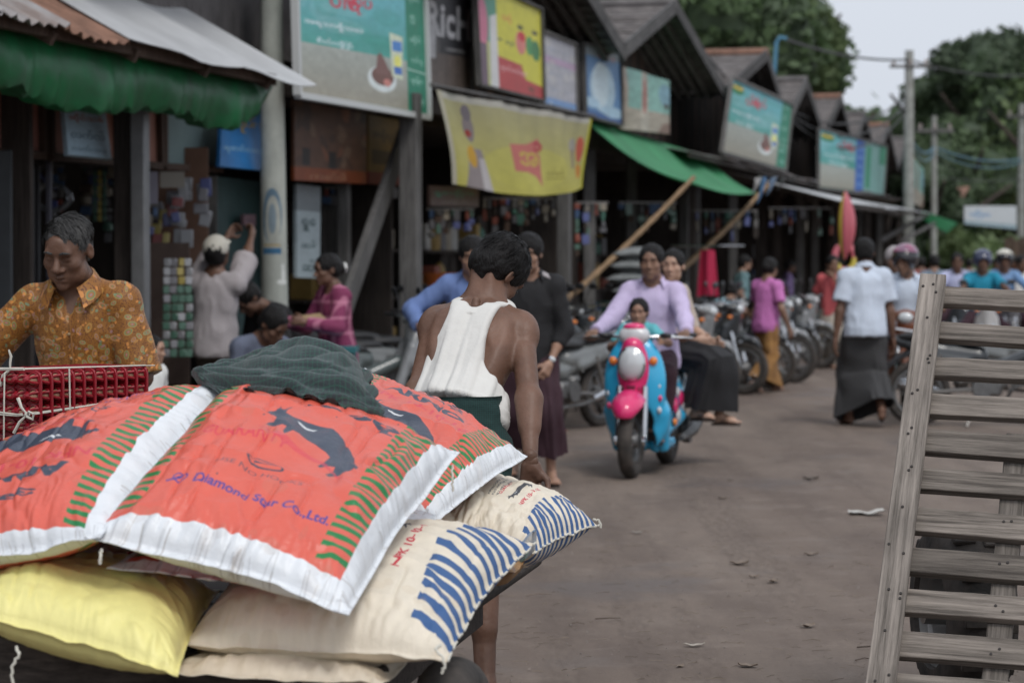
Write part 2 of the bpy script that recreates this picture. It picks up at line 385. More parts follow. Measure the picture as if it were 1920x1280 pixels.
class Cv:
    """canvas in unit coordinates, x right, y up; drawn at twice the size"""
    def __init__(s, w, h, bg, asp=None):
        s.w, s.h = w * 2, h * 2; s.a = np.empty((s.h, s.w, 3), dtype=np.float32); s.a[:] = bg
        s.asp = asp if asp else w / h         # real width / real height of the thing it is printed on
    def _mask(s, pts):
        P = np.asarray(pts, dtype=np.float64) * (s.w, s.h)
        x0, y0 = np.floor(P.min(0)).astype(int); x1, y1 = np.ceil(P.max(0)).astype(int) + 1
        x0, y0, x1, y1 = max(x0, 0), max(y0, 0), min(x1, s.w), min(y1, s.h)
        if x1 <= x0 or y1 <= y0: return None
        X, Y = np.meshgrid(np.arange(x0, x1) + .5, np.arange(y0, y1) + .5)
        ins = np.zeros(X.shape, bool); n = len(P)
        for i in range(n):
            (ax, ay), (bx, by) = P[i], P[(i + 1) % n]
            if ay == by: continue
            c = ((ay > Y) != (by > Y)) & (X < (bx - ax) * (Y - ay) / (by - ay) + ax); ins ^= c
        return (slice(y0, y1), slice(x0, x1)), ins
    def poly(s, pts, col, al=1.0):
        r = s._mask(pts)
        if r is None: return s
        sl, m = r; sub = s.a[sl]; sub[m] = sub[m] * (1 - al) + np.array(col, np.float32) * al; return s
    def rect(s, x0, y0, x1, y1, col, al=1.0): return s.poly([(x0, y0), (x1, y0), (x1, y1), (x0, y1)], col, al)
    def ell(s, cx, cy, rx, ry, col, al=1.0, rot=0.0, n=28):
        c, d = math.cos(rot), math.sin(rot)
        return s.poly([(cx + rx * math.cos(t) * c - ry * math.sin(t) * d, cy + rx * math.cos(t) * d + ry * math.sin(t) * c) for t in np.linspace(0, 2 * PI, n, endpoint=False)], col, al)
    def line(s, pts, w, col, al=1.0):
        for (a, b) in zip(pts[:-1], pts[1:]):
            dx, dy = b[0] - a[0], b[1] - a[1]; L = math.hypot(dx * s.asp, dy) or 1e-6
            nx, ny = -dy / L / s.asp * w / 2 , dx * s.asp / L * w / 2
            s.poly([(a[0] + nx, a[1] + ny), (b[0] + nx, b[1] + ny), (b[0] - nx, b[1] - ny), (a[0] - nx, a[1] - ny)], col, al)
        return s
    def text(s, txt, x, y, h, col, w=None, rot=0.0, bold=0.0, shear=0.0, al=1.0):
        """bottom-left at x,y; h the height of the ink, w its width (both of canvas units), rot in radians"""
        co, tr, sz = glyphs(txt, bold, shear)
        if len(tr) == 0: return s
        k = h / sz[1]; kx = k / s.asp if w is None else w / sz[0]
        P = co * (kx, k); c, d = math.cos(rot), math.sin(rot)
        P = np.stack([P[:, 0] * c - P[:, 1] * d / s.asp, P[:, 0] * d * s.asp + P[:, 1] * c], 1) + (x, y)
        P = P * (s.w, s.h); col = np.array(col, np.float32); A = P[tr[:, 0]]; B = P[tr[:, 1]]; C = P[tr[:, 2]]
        for a, b, q in zip(A, B, C):
            x0 = max(int(min(a[0], b[0], q[0])), 0); x1 = min(int(max(a[0], b[0], q[0])) + 2, s.w)
            y0 = max(int(min(a[1], b[1], q[1])), 0); y1 = min(int(max(a[1], b[1], q[1])) + 2, s.h)
            if x1 <= x0 or y1 <= y0: continue
            X = np.arange(x0, x1)[None, :] + .5; Y = np.arange(y0, y1)[:, None] + .5
            e0 = (b[0] - a[0]) * (Y - a[1]) - (b[1] - a[1]) * (X - a[0]); e1 = (q[0] - b[0]) * (Y - b[1]) - (q[1] - b[1]) * (X - b[0]); e2 = (a[0] - q[0]) * (Y - q[1]) - (a[1] - q[1]) * (X - q[0])
            m = ((e0 >= 0) & (e1 >= 0) & (e2 >= 0)) | ((e0 <= 0) & (e1 <= 0) & (e2 <= 0))
            sub = s.a[y0:y1, x0:x1]; sub[m] = sub[m] * (1 - al) + col * al
        return s
    def grad(s, x0, y0, x1, y1, c0, c1):          # printed colour wash, bottom c0 to top c1
        X0, X1, Y0, Y1 = int(x0 * s.w), int(x1 * s.w), int(y0 * s.h), int(y1 * s.h)
        t = np.linspace(0, 1, max(Y1 - Y0, 1), dtype=np.float32)[:, None, None]
        s.a[Y0:Y1, X0:X1] = np.array(c0, np.float32) * (1 - t) + np.array(c1, np.float32) * t; return s
    def speck(s, amt, sc=40, seed=0):            # worn and uneven ink
        h, w = s.h // 4, s.w // 4
        X, Y = np.meshgrid(np.arange(w) / w * sc * s.asp, np.arange(h) / h * sc)
        n = vnoise(np.stack([X, Y, X * 0 + .5], -1), 1.0, seed, 3)
        n = np.repeat(np.repeat(n, 4, 0), 4, 1); n = np.pad(n, ((0, s.h - n.shape[0]), (0, s.w - n.shape[1])), mode='edge')
        s.a *= (1 + amt * n[..., None]).astype(np.float32); return s
    def image(s, name):
        a = s.a.reshape(s.h // 2, 2, s.w // 2, 2, 3).mean((1, 3)); a = np.clip(a, 0, 1)
        a = np.where(a <= 0.0031308, a * 12.92, 1.055 * a ** (1 / 2.4) - 0.055)     # colours are given linear
        h, w, _ = a.shape; out = np.ones((h, w, 4), np.float32); out[..., :3] = a
        im = bpy.data.images.new(name, w, h); im.pixels.foreach_set(out.ravel()); im.update(); im.pack(); return im
def C8(r, g, b): return srgb(r, g, b)
# ------------------------------------------------------------------ rounded bodies: distance fields turned into one skin
def nets(D, org, h):
    ins = D < 0
    nx, ny, nz = D.shape
    c = np.zeros((nx - 1, ny - 1, nz - 1), np.int8)
    for dx in (0, 1):
        for dy in (0, 1):
            for dz in (0, 1): c += ins[dx:nx - 1 + dx, dy:ny - 1 + dy, dz:nz - 1 + dz]
    act = (c > 0) & (c < 8); I, J, K = np.nonzero(act); n = len(I)
    if n == 0: return np.zeros((0, 3)), np.zeros((0, 4), np.int32)
    vid = -np.ones(act.shape, np.int32); vid[act] = np.arange(n)
    acc = np.zeros((n, 3)); cnt = np.zeros(n)
    for ax in range(3):
        o = [a for a in range(3) if a != ax]
        for p in (0, 1):
            for q in (0, 1):
                a = [I, J, K]; off = [0, 0, 0]; off[o[0]] = p; off[o[1]] = q
                d0 = D[I + off[0], J + off[1], K + off[2]]; off2 = list(off); off2[ax] = 1
                d1 = D[I + off2[0], J + off2[1], K + off2[2]]
                m = (d0 < 0) != (d1 < 0); t = np.where(m, d0 / np.where(m, d0 - d1, 1), 0)
                pos = np.zeros((n, 3)); pos[:, 0] = off[0]; pos[:, 1] = off[1]; pos[:, 2] = off[2]; pos[:, ax] += t
                acc[m] += pos[m]; cnt[m] += 1
    V = (np.stack([I, J, K], 1) + acc / cnt[:, None]) * h + org
    F = []
    for ax in range(3):
        sl0 = [slice(1, -1)] * 3; sl0[ax] = slice(0, D.shape[ax] - 1); sl1 = list(sl0); sl1[ax] = slice(1, D.shape[ax])
        a = ins[tuple(sl0)]; b = ins[tuple(sl1)]; m = a != b; X = np.argwhere(m)
        if len(X) == 0: continue
        X = X + [0 if k == ax else 1 for k in range(3)]
        o1, o2 = (ax + 1) % 3, (ax + 2) % 3; e1 = np.zeros(3, int); e1[o1] = 1; e2 = np.zeros(3, int); e2[o2] = 1
        q = [X - e1 - e2, X - e2, X, X - e1]; ids = np.stack([vid[k[:, 0], k[:, 1], k[:, 2]] for k in q], 1)
        fl = ~a[m]; ids[fl] = ids[fl][:, ::-1]; F.append(ids)
    F = np.concatenate(F); F = F[(F >= 0).all(1)]
    return V, F
def v3(p): return np.array([p[0], p[1], p[2]], dtype=np.float64)
def sdf(ops, h, k0=0.02, lo=None, hi=None, iters=2):
    """ops: ('c',a,b,ra,rb[,k]) cone, ('f',...) cone cut flat at b, ('e',c,r,R[,k]) ellipsoid, '-' in front carves, ('p',point,normal) cuts all"""
    P = []
    for o in ops:
        if o[0] in 'cf': P.append((np.minimum(v3(o[1]) - o[3], v3(o[2]) - o[4]), np.maximum(v3(o[1]) + o[3], v3(o[2]) + o[4])))
        elif o[0] == 'e': m = max(o[2]); P.append((v3(o[1]) - m, v3(o[1]) + m))
    L = np.min([p[0] for p in P], 0) - 3 * h; U = np.max([p[1] for p in P], 0) + 3 * h
    if lo is not None: L = np.maximum(L, v3(lo)); U = np.minimum(U, v3(hi))
    n = np.maximum(np.ceil((U - L) / h).astype(int) + 1, 3); D = np.full(n, 0.09, np.float32)
    ax = [L[i] + h * np.arange(n[i]) for i in range(3)]
    for o in ops:
        neg = o[0].startswith('-'); ty = o[0].lstrip('-')
        if ty == 'p':
            q, nn = v3(o[1]), v3(o[2])
            d = ((ax[0] - q[0]) * nn[0])[:, None, None] + ((ax[1] - q[1]) * nn[1])[None, :, None] + ((ax[2] - q[2]) * nn[2])[None, None, :]
            D = np.maximum(D, d.astype(np.float32)); continue
        if ty in 'cf':
            a, b, ra, rb = v3(o[1]), v3(o[2]), o[3], o[4]; k = o[5] if len(o) > 5 else k0
            bl, bu = np.minimum(a - ra, b - rb), np.maximum(a + ra, b + rb)
        else:
            cc, r, R = v3(o[1]), o[2], o[3]; k = o[4] if len(o) > 4 else k0; m = max(r); bl, bu = cc - m, cc + m
        pad = k + 2.5 * h; i0 = np.clip(np.floor((bl - pad - L) / h).astype(int), 0, n); i1 = np.clip(np.ceil((bu + pad - L) / h).astype(int) + 1, 0, n)
        if (i1 <= i0).any(): continue
        X = ax[0][i0[0]:i1[0]][:, None, None]; Y = ax[1][i0[1]:i1[1]][None, :, None]; Z = ax[2][i0[2]:i1[2]][None, None, :]
        if ty in 'cf':
            ab = b - a; l2 = max(ab @ ab, 1e-9); x, y, z = X - a[0], Y - a[1], Z - a[2]
            t0 = (x * ab[0] + y * ab[1] + z * ab[2]) / l2; t = np.clip(t0, 0, 1)
            d = np.sqrt((x - ab[0] * t) ** 2 + (y - ab[1] * t) ** 2 + (z - ab[2] * t) ** 2) - (ra + (rb - ra) * t)
            if ty == 'f': d = np.maximum(d, (t0 - 1) * math.sqrt(l2))
        else:
            x, y, z = X - cc[0], Y - cc[1], Z - cc[2]
            if R is not None: R_ = np.array(R); x, y, z = (x * R_[0, i] + y * R_[1, i] + z * R_[2, i] for i in range(3))
            kk0 = np.sqrt((x / r[0]) ** 2 + (y / r[1]) ** 2 + (z / r[2]) ** 2); kk1 = np.sqrt((x / r[0] ** 2) ** 2 + (y / r[1] ** 2) ** 2 + (z / r[2] ** 2) ** 2)
            d = kk0 * (kk0 - 1) / np.maximum(kk1, 1e-6)
        sl = tuple(slice(i0[i], i1[i]) for i in range(3)); A = D[sl]
        if neg: d = -d; hh = np.maximum(k - np.abs(A - d), 0) / max(k, 1e-6); D[sl] = np.maximum(A, d) + hh * hh * k / 4
        else: hh = np.maximum(k - np.abs(A - d), 0) / max(k, 1e-6); D[sl] = np.minimum(A, d) + -hh * hh * k / 4
    V, F = nets(D, L, h)
    return (relax(V, F, iters), F)
def relax(V, F, it=2, f=0.5):
    for _ in range(it):
        s = np.zeros_like(V); c = np.zeros(len(V))
        for k in range(4):
            for j in (1, 3):
                np.add.at(s, F[:, k], V[F[:, (k + j) % 4]]); np.add.at(c, F[:, k], 1)
        c[c == 0] = 1; V = V * (1 - f) + s / c[:, None] * f
    return V
def normals(V, F):
    n = np.cross(V[F[:, 2]] - V[F[:, 0]], V[F[:, 3]] - V[F[:, 1]]); N = np.zeros_like(V)
    for k in range(4): np.add.at(N, F[:, k], n)
    return N / np.maximum(np.linalg.norm(N, axis=1), 1e-9)[:, None]
def join(*ms):
    V = []; F = []; b = 0
    for v, f in ms:
        V.append(v); F.append(f + b); b += len(v)
    return np.concatenate(V), np.concatenate(F)
def crumple(V, F, amp=0.006, sc=9, seed=0, st=(1, 1, 0.55)):
    N = normals(V, F); P = V * np.array(st); a = 1 - 2 * np.abs(vnoise(P, sc, seed)); b = 1 - 2 * np.abs(vnoise(P + 3.1, sc * 2.1, seed + 5))
    return V + N * (amp * (a * 0.75 + b * 0.45))[:, None]

# ------------------------------------------------------------------ people
def RX(a): return Matrix.Rotation(a, 3, 'X')
def RY(a): return Matrix.Rotation(a, 3, 'Y')
def RZ(a): return Matrix.Rotation(a, 3, 'Z')
def rad(d): return math.radians(d)
def ik(a, t, l1, l2, hint):
    a, t = Vector(a), Vector(t); d = t - a; L = d.length
    if L > (l1 + l2) * .999: t = a + d * ((l1 + l2) * .999 / L); d = t - a; L = d.length
    x = (l1 * l1 - l2 * l2 + L * L) / (2 * L); y = math.sqrt(max(l1 * l1 - x * x, 0)); u = d / L
    hv = Vector(hint); hv = hv - u * hv.dot(u); hv.normalize()
    return a + u * x + hv * y, t
SKIN = lambda n='skin', c=(0.27, 0.155, 0.105): mat(n, c, rough=0.48, var=0.22, vs=14, bump=0.12, bs=140, spec=0.4, sss=0.06)
SKINS = [SKIN('skin_brown', (0.25, 0.145, 0.10)), SKIN('skin_dark', (0.165, 0.088, 0.06)), SKIN('skin_tan', (0.34, 0.20, 0.14)), SKIN('skin_light', (0.46, 0.29, 0.21))]
HAIR = mat('black_hair', (0.009, 0.008, 0.008), rough=0.5, spec=0.25, bump=0.8, bs=90, stretch=(3, 3, 0.6), var=0.3)
HAIRG = mat('grey_hair', (0.05, 0.05, 0.05), rough=0.6, spec=0.4, bump=0.8, bs=90, var=0.5, vs=30)
EYEM = mat('eye_dark', (0.02, 0.015, 0.012), rough=0.15)
SOLE = mat('sandal_rubber', (0.035, 0.022, 0.018), rough=0.7)
def skel(H=1.62, pz=None, lean=4, side=0, yaw=0, head=(0, 0, 0), handL=None, handR=None, footL=None, footR=None, elbL=(.4, .6, -.3), elbR=(-.4, .6, -.3),
         kneeL=(.1, -1, 0), kneeR=(-.1, -1, 0), broad=1.0, neck=None):
    s = H / 1.65; J = {'s': s, 'H': H}
    P = Vector((0, 0, pz if pz is not None else .515 * H)); J['P'] = P
    R = RZ(rad(yaw)) @ RY(rad(side)) @ RX(rad(lean)); J['R'] = R
    T = lambda x, y, z: P + R @ Vector((x * s * broad, y * s, z * s)); J['T'] = T
    Rh = RZ(rad(yaw * .5 + head[1])) @ RY(rad(head[2])) @ RX(rad(head[0])); J['Rh'] = Rh
    J['N'] = T(0, .012, .475); nd = neck if neck else (R @ Vector((0, -.25, 1)) + Rh @ Vector((0, 0, .8))).normalized()
    J['Hd'] = J['N'] + Vector(nd) * (.165 * s) + Rh @ Vector((0, -.018 * s, 0))
    for sd, sx in (('L', 1), ('R', -1)):
        sh = T(.168 * sx, .005, .425); J['sh' + sd] = sh; hp = P + (RZ(rad(yaw)) @ Vector((.078 * s * sx, 0, -.02 * s))); J['hip' + sd] = hp
        h = handL if sd == 'L' else handR
        if h is None: h = (.25 * sx * s * broad, -.03, P.z - .06 * s)
        e = elbL if sd == 'L' else elbR
        J['el' + sd], J['wr' + sd] = ik(sh, h, .285 * s, .25 * s, e)
        f = footL if sd == 'L' else footR
        if f is None: f = (.1 * sx * s, 0, .075 * s)
        J['kn' + sd], J['an' + sd] = ik(hp, f, .40 * s, .385 * s, kneeL if sd == 'L' else kneeR)
    return J
def body_ops(J, g=1.0, muscle=0.0):
    s, T, R = J['s'], J['T'], J['R']; o = []; g2 = g * s
    o += [('e', T(0, .005, -.02), (.138 * g2, .1 * g2, .12 * s), R, .05), ('e', T(0, 0, .12), (.124 * g2, .09 * g2, .14 * s), R, .06), ('e', T(0, .005, .28), (.142 * g2, .098 * g2, .17 * s), R, .05),
          ('e', T(0, .012, .39), (.148 * g2, .082 * g2, .09 * s), R, .05), ('c', T(.13, .012, .44), T(.03, .02, .505), .04 * s, .045 * s, .04), ('c', T(-.13, .012, .44), T(-.03, .02, .505), .04 * s, .045 * s, .04),
          ('c', T(0, .015, .46), J['N'] + (J['Hd'] - J['N']) * .55, .054 * s, .05 * s, .04)]
    for d in 'LR':
        sh, el, wr, hp, kn, an = (J[k + d] for k in ('sh', 'el', 'wr', 'hip', 'kn', 'an'))
        o += [('e', sh, (.053 * g2, .053 * g2, .056 * g2), None, .04), ('c', sh, el, .047 * g2, .036 * s, .03), ('c', el, wr, .037 * s, .023 * s, .015), ('c', el + (wr - el) * .08, el + (wr - el) * .45, .04 * s, .03 * s, .03)]
        fd = (kn - an); fk = Vector((0, 1, 0)) if fd.length == 0 else fd.normalized()
        back = Vector((0, .02, 0)) * s
        o += [('c', hp, kn, .074 * g2, .05 * s, .04), ('c', kn, an, .046 * s, .032 * s, .02), ('c', kn + (an - kn) * .15 + back, kn + (an - kn) * .5 + back, .045 * s, .036 * s, .03)]
    return o
def foot_ops(J, d, dirv=None, pitch=0.0):
    s = J['s']; an = J['an' + d]; f = Vector(dirv).normalized() if dirv else Vector((0.12 if d == 'L' else -.12, -1, 0)).normalized()
    R = Matrix.Rotation(pitch, 3, Vector((-f.y, f.x, 0)) if abs(f.z) < .9 else Vector((1, 0, 0))) if pitch else Matrix.Identity(3)
    f2 = R @ f; dn = R @ Vector((0, 0, -1)); sd = f2.cross(dn)
    q = lambda a, b, c: an + f2 * (a * s) + dn * (b * s) + sd * (c * s)
    J['foot' + d] = (an, f2, dn, sd)
    o = [('c', an, q(-.02, .035, 0), .034 * s, .03 * s, .02), ('c', q(-.03, .045, 0), q(.1, .05, 0), .028 * s, .024 * s, .02), ('c', q(.02, .02, 0), q(.12, .05, 0), .032 * s, .018 * s, .02), ('c', q(.09, .052, -.022), q(.12, .055, .022), .02 * s, .018 * s, .02)]
    for k, c in enumerate((-.03, -.012, .004, .018, .03)):
        L = (.165, .168, .16, .15, .138)[k] if d == 'R' else (.138, .15, .16, .168, .165)[k]
        r = .010 if (k == 0 and d == 'R') or (k == 4 and d == 'L') else .0085
        o.append(('c', q(.11, .056, c * .9), q(L, .062, c * 1.05), r * s * 1.1, r * s, .004))
    return o
def hand_ops(s, w, d, pn, side, curl=0.5, thumb=0.6, spread=1.0):
    """w wrist, d pointing direction, pn the way the palm faces, side +1 puts the thumb on d x pn"""
    w = Vector(w); d = Vector(d).normalized(); pn = Vector(pn); pn = (pn - d * pn.dot(d)).normalized(); x = d.cross(pn) * side
    q = lambda a, b, c: w + x * (a * s) + d * (b * s) + pn * (c * s)
    o = [('c', q(0, -.02, 0), q(0, .02, 0), .022 * s, .021 * s, .01)]
    for a in (-.024, -.008, .008, .023): o.append(('c', q(a * .6, .015, 0), q(a, .078, 0), .0165 * s, .0125 * s, .012))
    o.append(('c', q(.018, .02, .006), q(.03, .05, .014), .016 * s, .013 * s, .012))
    for a, L, in ((-.029, .06), (-.010, .074), (.010, .08), (.029, .072)):
        p = q(a, .08, 0); ang = 0.0; segs = (.46, .3, .24); r = .0092 if abs(a) < .02 else .0086
        dv = (d + x * (a * 3.2 * spread)).normalized()
        for k, fr in enumerate(segs):
            ang += curl * (0.9, 1.1, .75)[k]; n = p + (dv * math.cos(ang) + pn * math.sin(ang)) * (L * fr * s)
            o.append(('c', p, n, r * s * (1 - .06 * k), r * s * (.94 - .08 * k), .002)); p = n
    p = q(.028, .03, .01); a1 = (x * .75 + d * .75 + pn * (.35 + thumb * .4)).normalized(); p2 = p + a1 * (.038 * s); a2 = (x * (.25 - .35 * thumb) + d * .9 + pn * (.25 + thumb * .5)).normalized()
    p3 = p2 + a2 * (.03 * s); o += [('c', p, p2, .0125 * s, .0108 * s, .006), ('c', p2, p3, .0106 * s, .0085 * s, .002)]
    return o
def head_ops(J, jaw=1.0, nose=1.0, hs=1.0):
    s = J['s'] * 1.0 * hs; Rh = J['Rh']; c = J['Hd']; q = lambda x, y, z: c + Rh @ Vector((x * s, y * s, z * s)); e = lambda x, y, z, a, b, d, k=.02, R=None: ('e', q(x, y, z), (a * s, b * s, d * s), R if R is not None else Rh, k)
    o = [e(0, .018, .032, .074, .094, .082, .02), e(0, -.03, -.02, .061 , .06, .085, .03), e(0, -.034, -.068, .05 * jaw, .05, .04, .03), e(0, -.074, -.1, .02, .018, .018, .02)]
    for x in (-1, 1):
        o += [e(x * .044, -.058, -.022, .021, .022, .02, .02), e(x * .043, -.02, -.07, .018 * jaw, .03, .03, .02)]
    o += [('c', q(-.036, -.078, .026), q(.036, -.078, .026), .012 * s, .012 * s, .014), e(0, -.074, .05, .03, .012, .025, .03)]
    for x in (-1, 1): o += [('-e', q(x * .031, -.098, .004), (.017 * s, .019 * s, .011 * s), Rh, .01), e(x * .031, -.07, .003, .0155, .0165, .0125, .004)]
    o += [('c', q(0, -.086, .012), q(0, -.108, -.026), .0075 * s, .0125 * s * nose, .008), e(.0125 * nose, -.096, -.032, .009 * nose, .012, .008, .006), e(-.0125 * nose, -.096, -.032, .009 * nose, .012, .008, .006)]
    o += [('c', q(-.021, -.082, -.062), q(0, -.096, -.058), .006 * s, .0078 * s, .006), ('c', q(.021, -.082, -.062), q(0, -.096, -.058), .006 * s, .0078 * s, .006), ('c', q(-.016, -.084, -.074), q(.016, -.084, -.074), .0085 * s, .0085 * s, .006),
          ('-c', q(-.022, -.09, -.067), q(.022, -.09, -.067), .0022 * s, .0022 * s, .003)]
    for x in (-1, 1):
        Re = Rh @ RZ(-x * .35) @ RX(.15)
        o += [e(x * .079, .012, -.002, .008, .019, .031, .005, Re), ('-e', q(x * .088, .009, .003), (.006 * s, .011 * s, .018 * s), Re, .003)]
    o += [('c', q(0, .018, -.05), J['N'], .05 * J['s'], .056 * J['s'], .03)]
    return o
def hair_ops(J, th=.014, front=-.014, back=-.055, hs=1.0, long=0, bun=False):
    s = J['s'] * hs; Rh = J['Rh']; c = J['Hd']; q = lambda x, y, z: c + Rh @ Vector((x * s, y * s, z * s))
    o = [('e', q(0, .02, .036), ((.074 + th) * s, (.095 + th) * s, (.083 + th) * s), Rh, .01), ('e', q(0, .055, -.02), (.066 * s + th * .5, .055 * s + th * .6, .06 * s), Rh, .03)]
    o += [('-e', q(0, -.108, -.042 + front), (.088 * s, .078 * s, .098 * s), Rh, .006)]
    for x in (-1, 1): o.append(('-e', q(x * .09, -.005, -.035), (.035 * s, .035 * s, .045 * s), Rh, .006))
    if not long: o.append(('p', q(0, .09, back), -(Rh @ Vector((0, -.35, 1)))))
    else:
        o.append(('c', q(0, .075, -.03), J['T'](0, .1, .48 - long), .05 * s, .03 * s, .04))
    if bun: o.append(('e', q(0, .125, .0), (.045 * s, .04 * s, .045 * s), Rh, .01))
    return o
def loft_legs(J, top=1.06, drop=1.0, thick=.018, flare=.022, fold=.010, seed=0, n=64, m=30, hips=.0):
    """a longyi wound round hips and both legs; drop=1 to the ankles"""
    s = J['s']; r_ = random.Random(seed); ph = [r_.random() * 6 for _ in range(4)]
    rows = []; W = J['P'] + Vector((0, 0, .10 * s)) * top
    def chain(d):
        return [J['hip' + d], J['kn' + d], J['an' + d]]
    for j in range(m + 1):
        v = j / m
        if v < .16:                                     # waist to hip
            k = v / .16; cs = [W * (1 - k) + J['P'] * k + (RZ(0) @ Vector((sx * .055 * s, 0, 0))) for sx in (1, -1)]
            rr = [(.074 + .012 * k + hips) * s + thick * .5] * 2
        else:
            k = (v - .16) / .84 * drop * 2; cs = []; rr = []
            for d in 'LR':
                A = chain(d); i = min(int(k), 1); f = k - i; f = min(f, 1.0); p = A[i] * (1 - f) + A[i + 1] * f
                cs.append(p); rr.append(((.082, .06, .042)[i] * (1 - f) + (.082, .06, .042)[i + 1] * f) * s + thick + flare * (v ** 2) + hips * (1 - v))
        up = (cs[0] + cs[1]) / 2; rows.append((cs, rr, v, up))
    Vs = []
    for j, (cs, rr, v, up) in enumerate(rows):
        nx = rows[min(j + 1, m)][3] - rows[max(j - 1, 0)][3]; nx.normalize()
        a = Vector((1, 0, 0)); a = (a - nx * a.dot(nx)).normalized(); b = nx.cross(a)
        for i in range(n):
            t = 2 * PI * i / n; dv = a * math.cos(t) + b * math.sin(t)
            hs = [c.dot(dv) + r for c, r in zip(cs, rr)]; w = 1 / (1 + math.exp(-(hs[0] - hs[1]) / .012)) if abs(hs[0] - hs[1]) < .3 else (1.0 if hs[0] > hs[1] else 0.0)
            p = cs[0] * w + cs[1] * (1 - w) + dv * (rr[0] * w + rr[1] * (1 - w)); p = up + (p - up) - nx * ((p - up).dot(nx))
            fo = fold * (.25 + v) * (math.sin(5 * t + ph[0] + 2 * v) + .6 * math.sin(9 * t + ph[1] - 3 * v) + .4 * math.sin(15 * t + ph[2] + 4 * v)) + fold * .7 * math.sin(22 * v + 2 * t + ph[3]) * (1 - abs(2 * v - 1))
            Vs.append(p + dv * fo)
    F = [(j * n + i, (j + 1) * n + i, (j + 1) * n + (i + 1) % n, j * n + (i + 1) % n) for j in range(m) for i in range(n)]
    k = len(Vs); Vs.append(rows[0][3]);
    V = np.array([tuple(p) for p in Vs]); F = np.array(F + [], dtype=np.int32)
    # inner skirt wall, so that the cloth has a thickness
    N = normals(V[:k], F); V2 = V[:k] - N * .004; nF = F[:, ::-1] + k
    rim = np.array([(m * n + i, m * n + (i + 1) % n, k + m * n + (i + 1) % n, k + m * n + i) for i in range(n)])
    capF = np.array([(i, (i + 1) % n, k + (i + 1) % n, k + i) for i in range(n)])[:, ::-1]
    return np.concatenate([V[:k], V2]), np.concatenate([F, nF, rim, capF])
def flipflop(J, d, root, m=None):
    an, f, dn, sd = J['foot' + d]; s = J['s']; m = m or SOLE; M = Matrix((sd, f, -dn)).transposed().to_4x4()
    q = lambda a, b, c: an + f * (a * s) + dn * (b * s) + sd * (c * s)
    b = MB(); out = []
    for i in range(22):
        t = 2 * PI * i / 22; y = .055 + .115 * math.sin(t); w = .036 + .008 * math.sin(t); out.append((w * math.cos(t), y))
    vs = [q(y, .074, x) for x, y in out] + [q(y, .09, x) for x, y in out]; n = 22
    b.add(vs, [tuple(range(n)), tuple(range(n, 2 * n))[::-1]] + [(i, i + n, (i + 1) % n + n, (i + 1) % n) for i in range(n)])
    b.tube([q(.03, .062, -.036), q(.08, .03, -.022), q(.125, .045, -.004), q(.13, .07, -.006)], .0045 * s, 6); b.tube([q(.03, .062, .036), q(.08, .03, .022), q(.125, .045, -.004)], .0045 * s, 6)
    b.build('flip_flop', m, root)
def mid_locks(g):
    d = Vector((g.gauss(0, 1), g.gauss(0, 1), g.gauss(0, 1))).normalized()
    if d.z < -.25 or (d.y < -.5 and d.z < .48) or (abs(d.x) > .7 and d.z < .05 and d.y < .25): return None
    return d, Vector((d.x * .8 + .3, d.y * .6 - .35, -.2 + .6 * math.sin(5 * d.x + 3 * d.y))), g.uniform(.018, .04)
def to_np(p): return np.array(tuple(p))
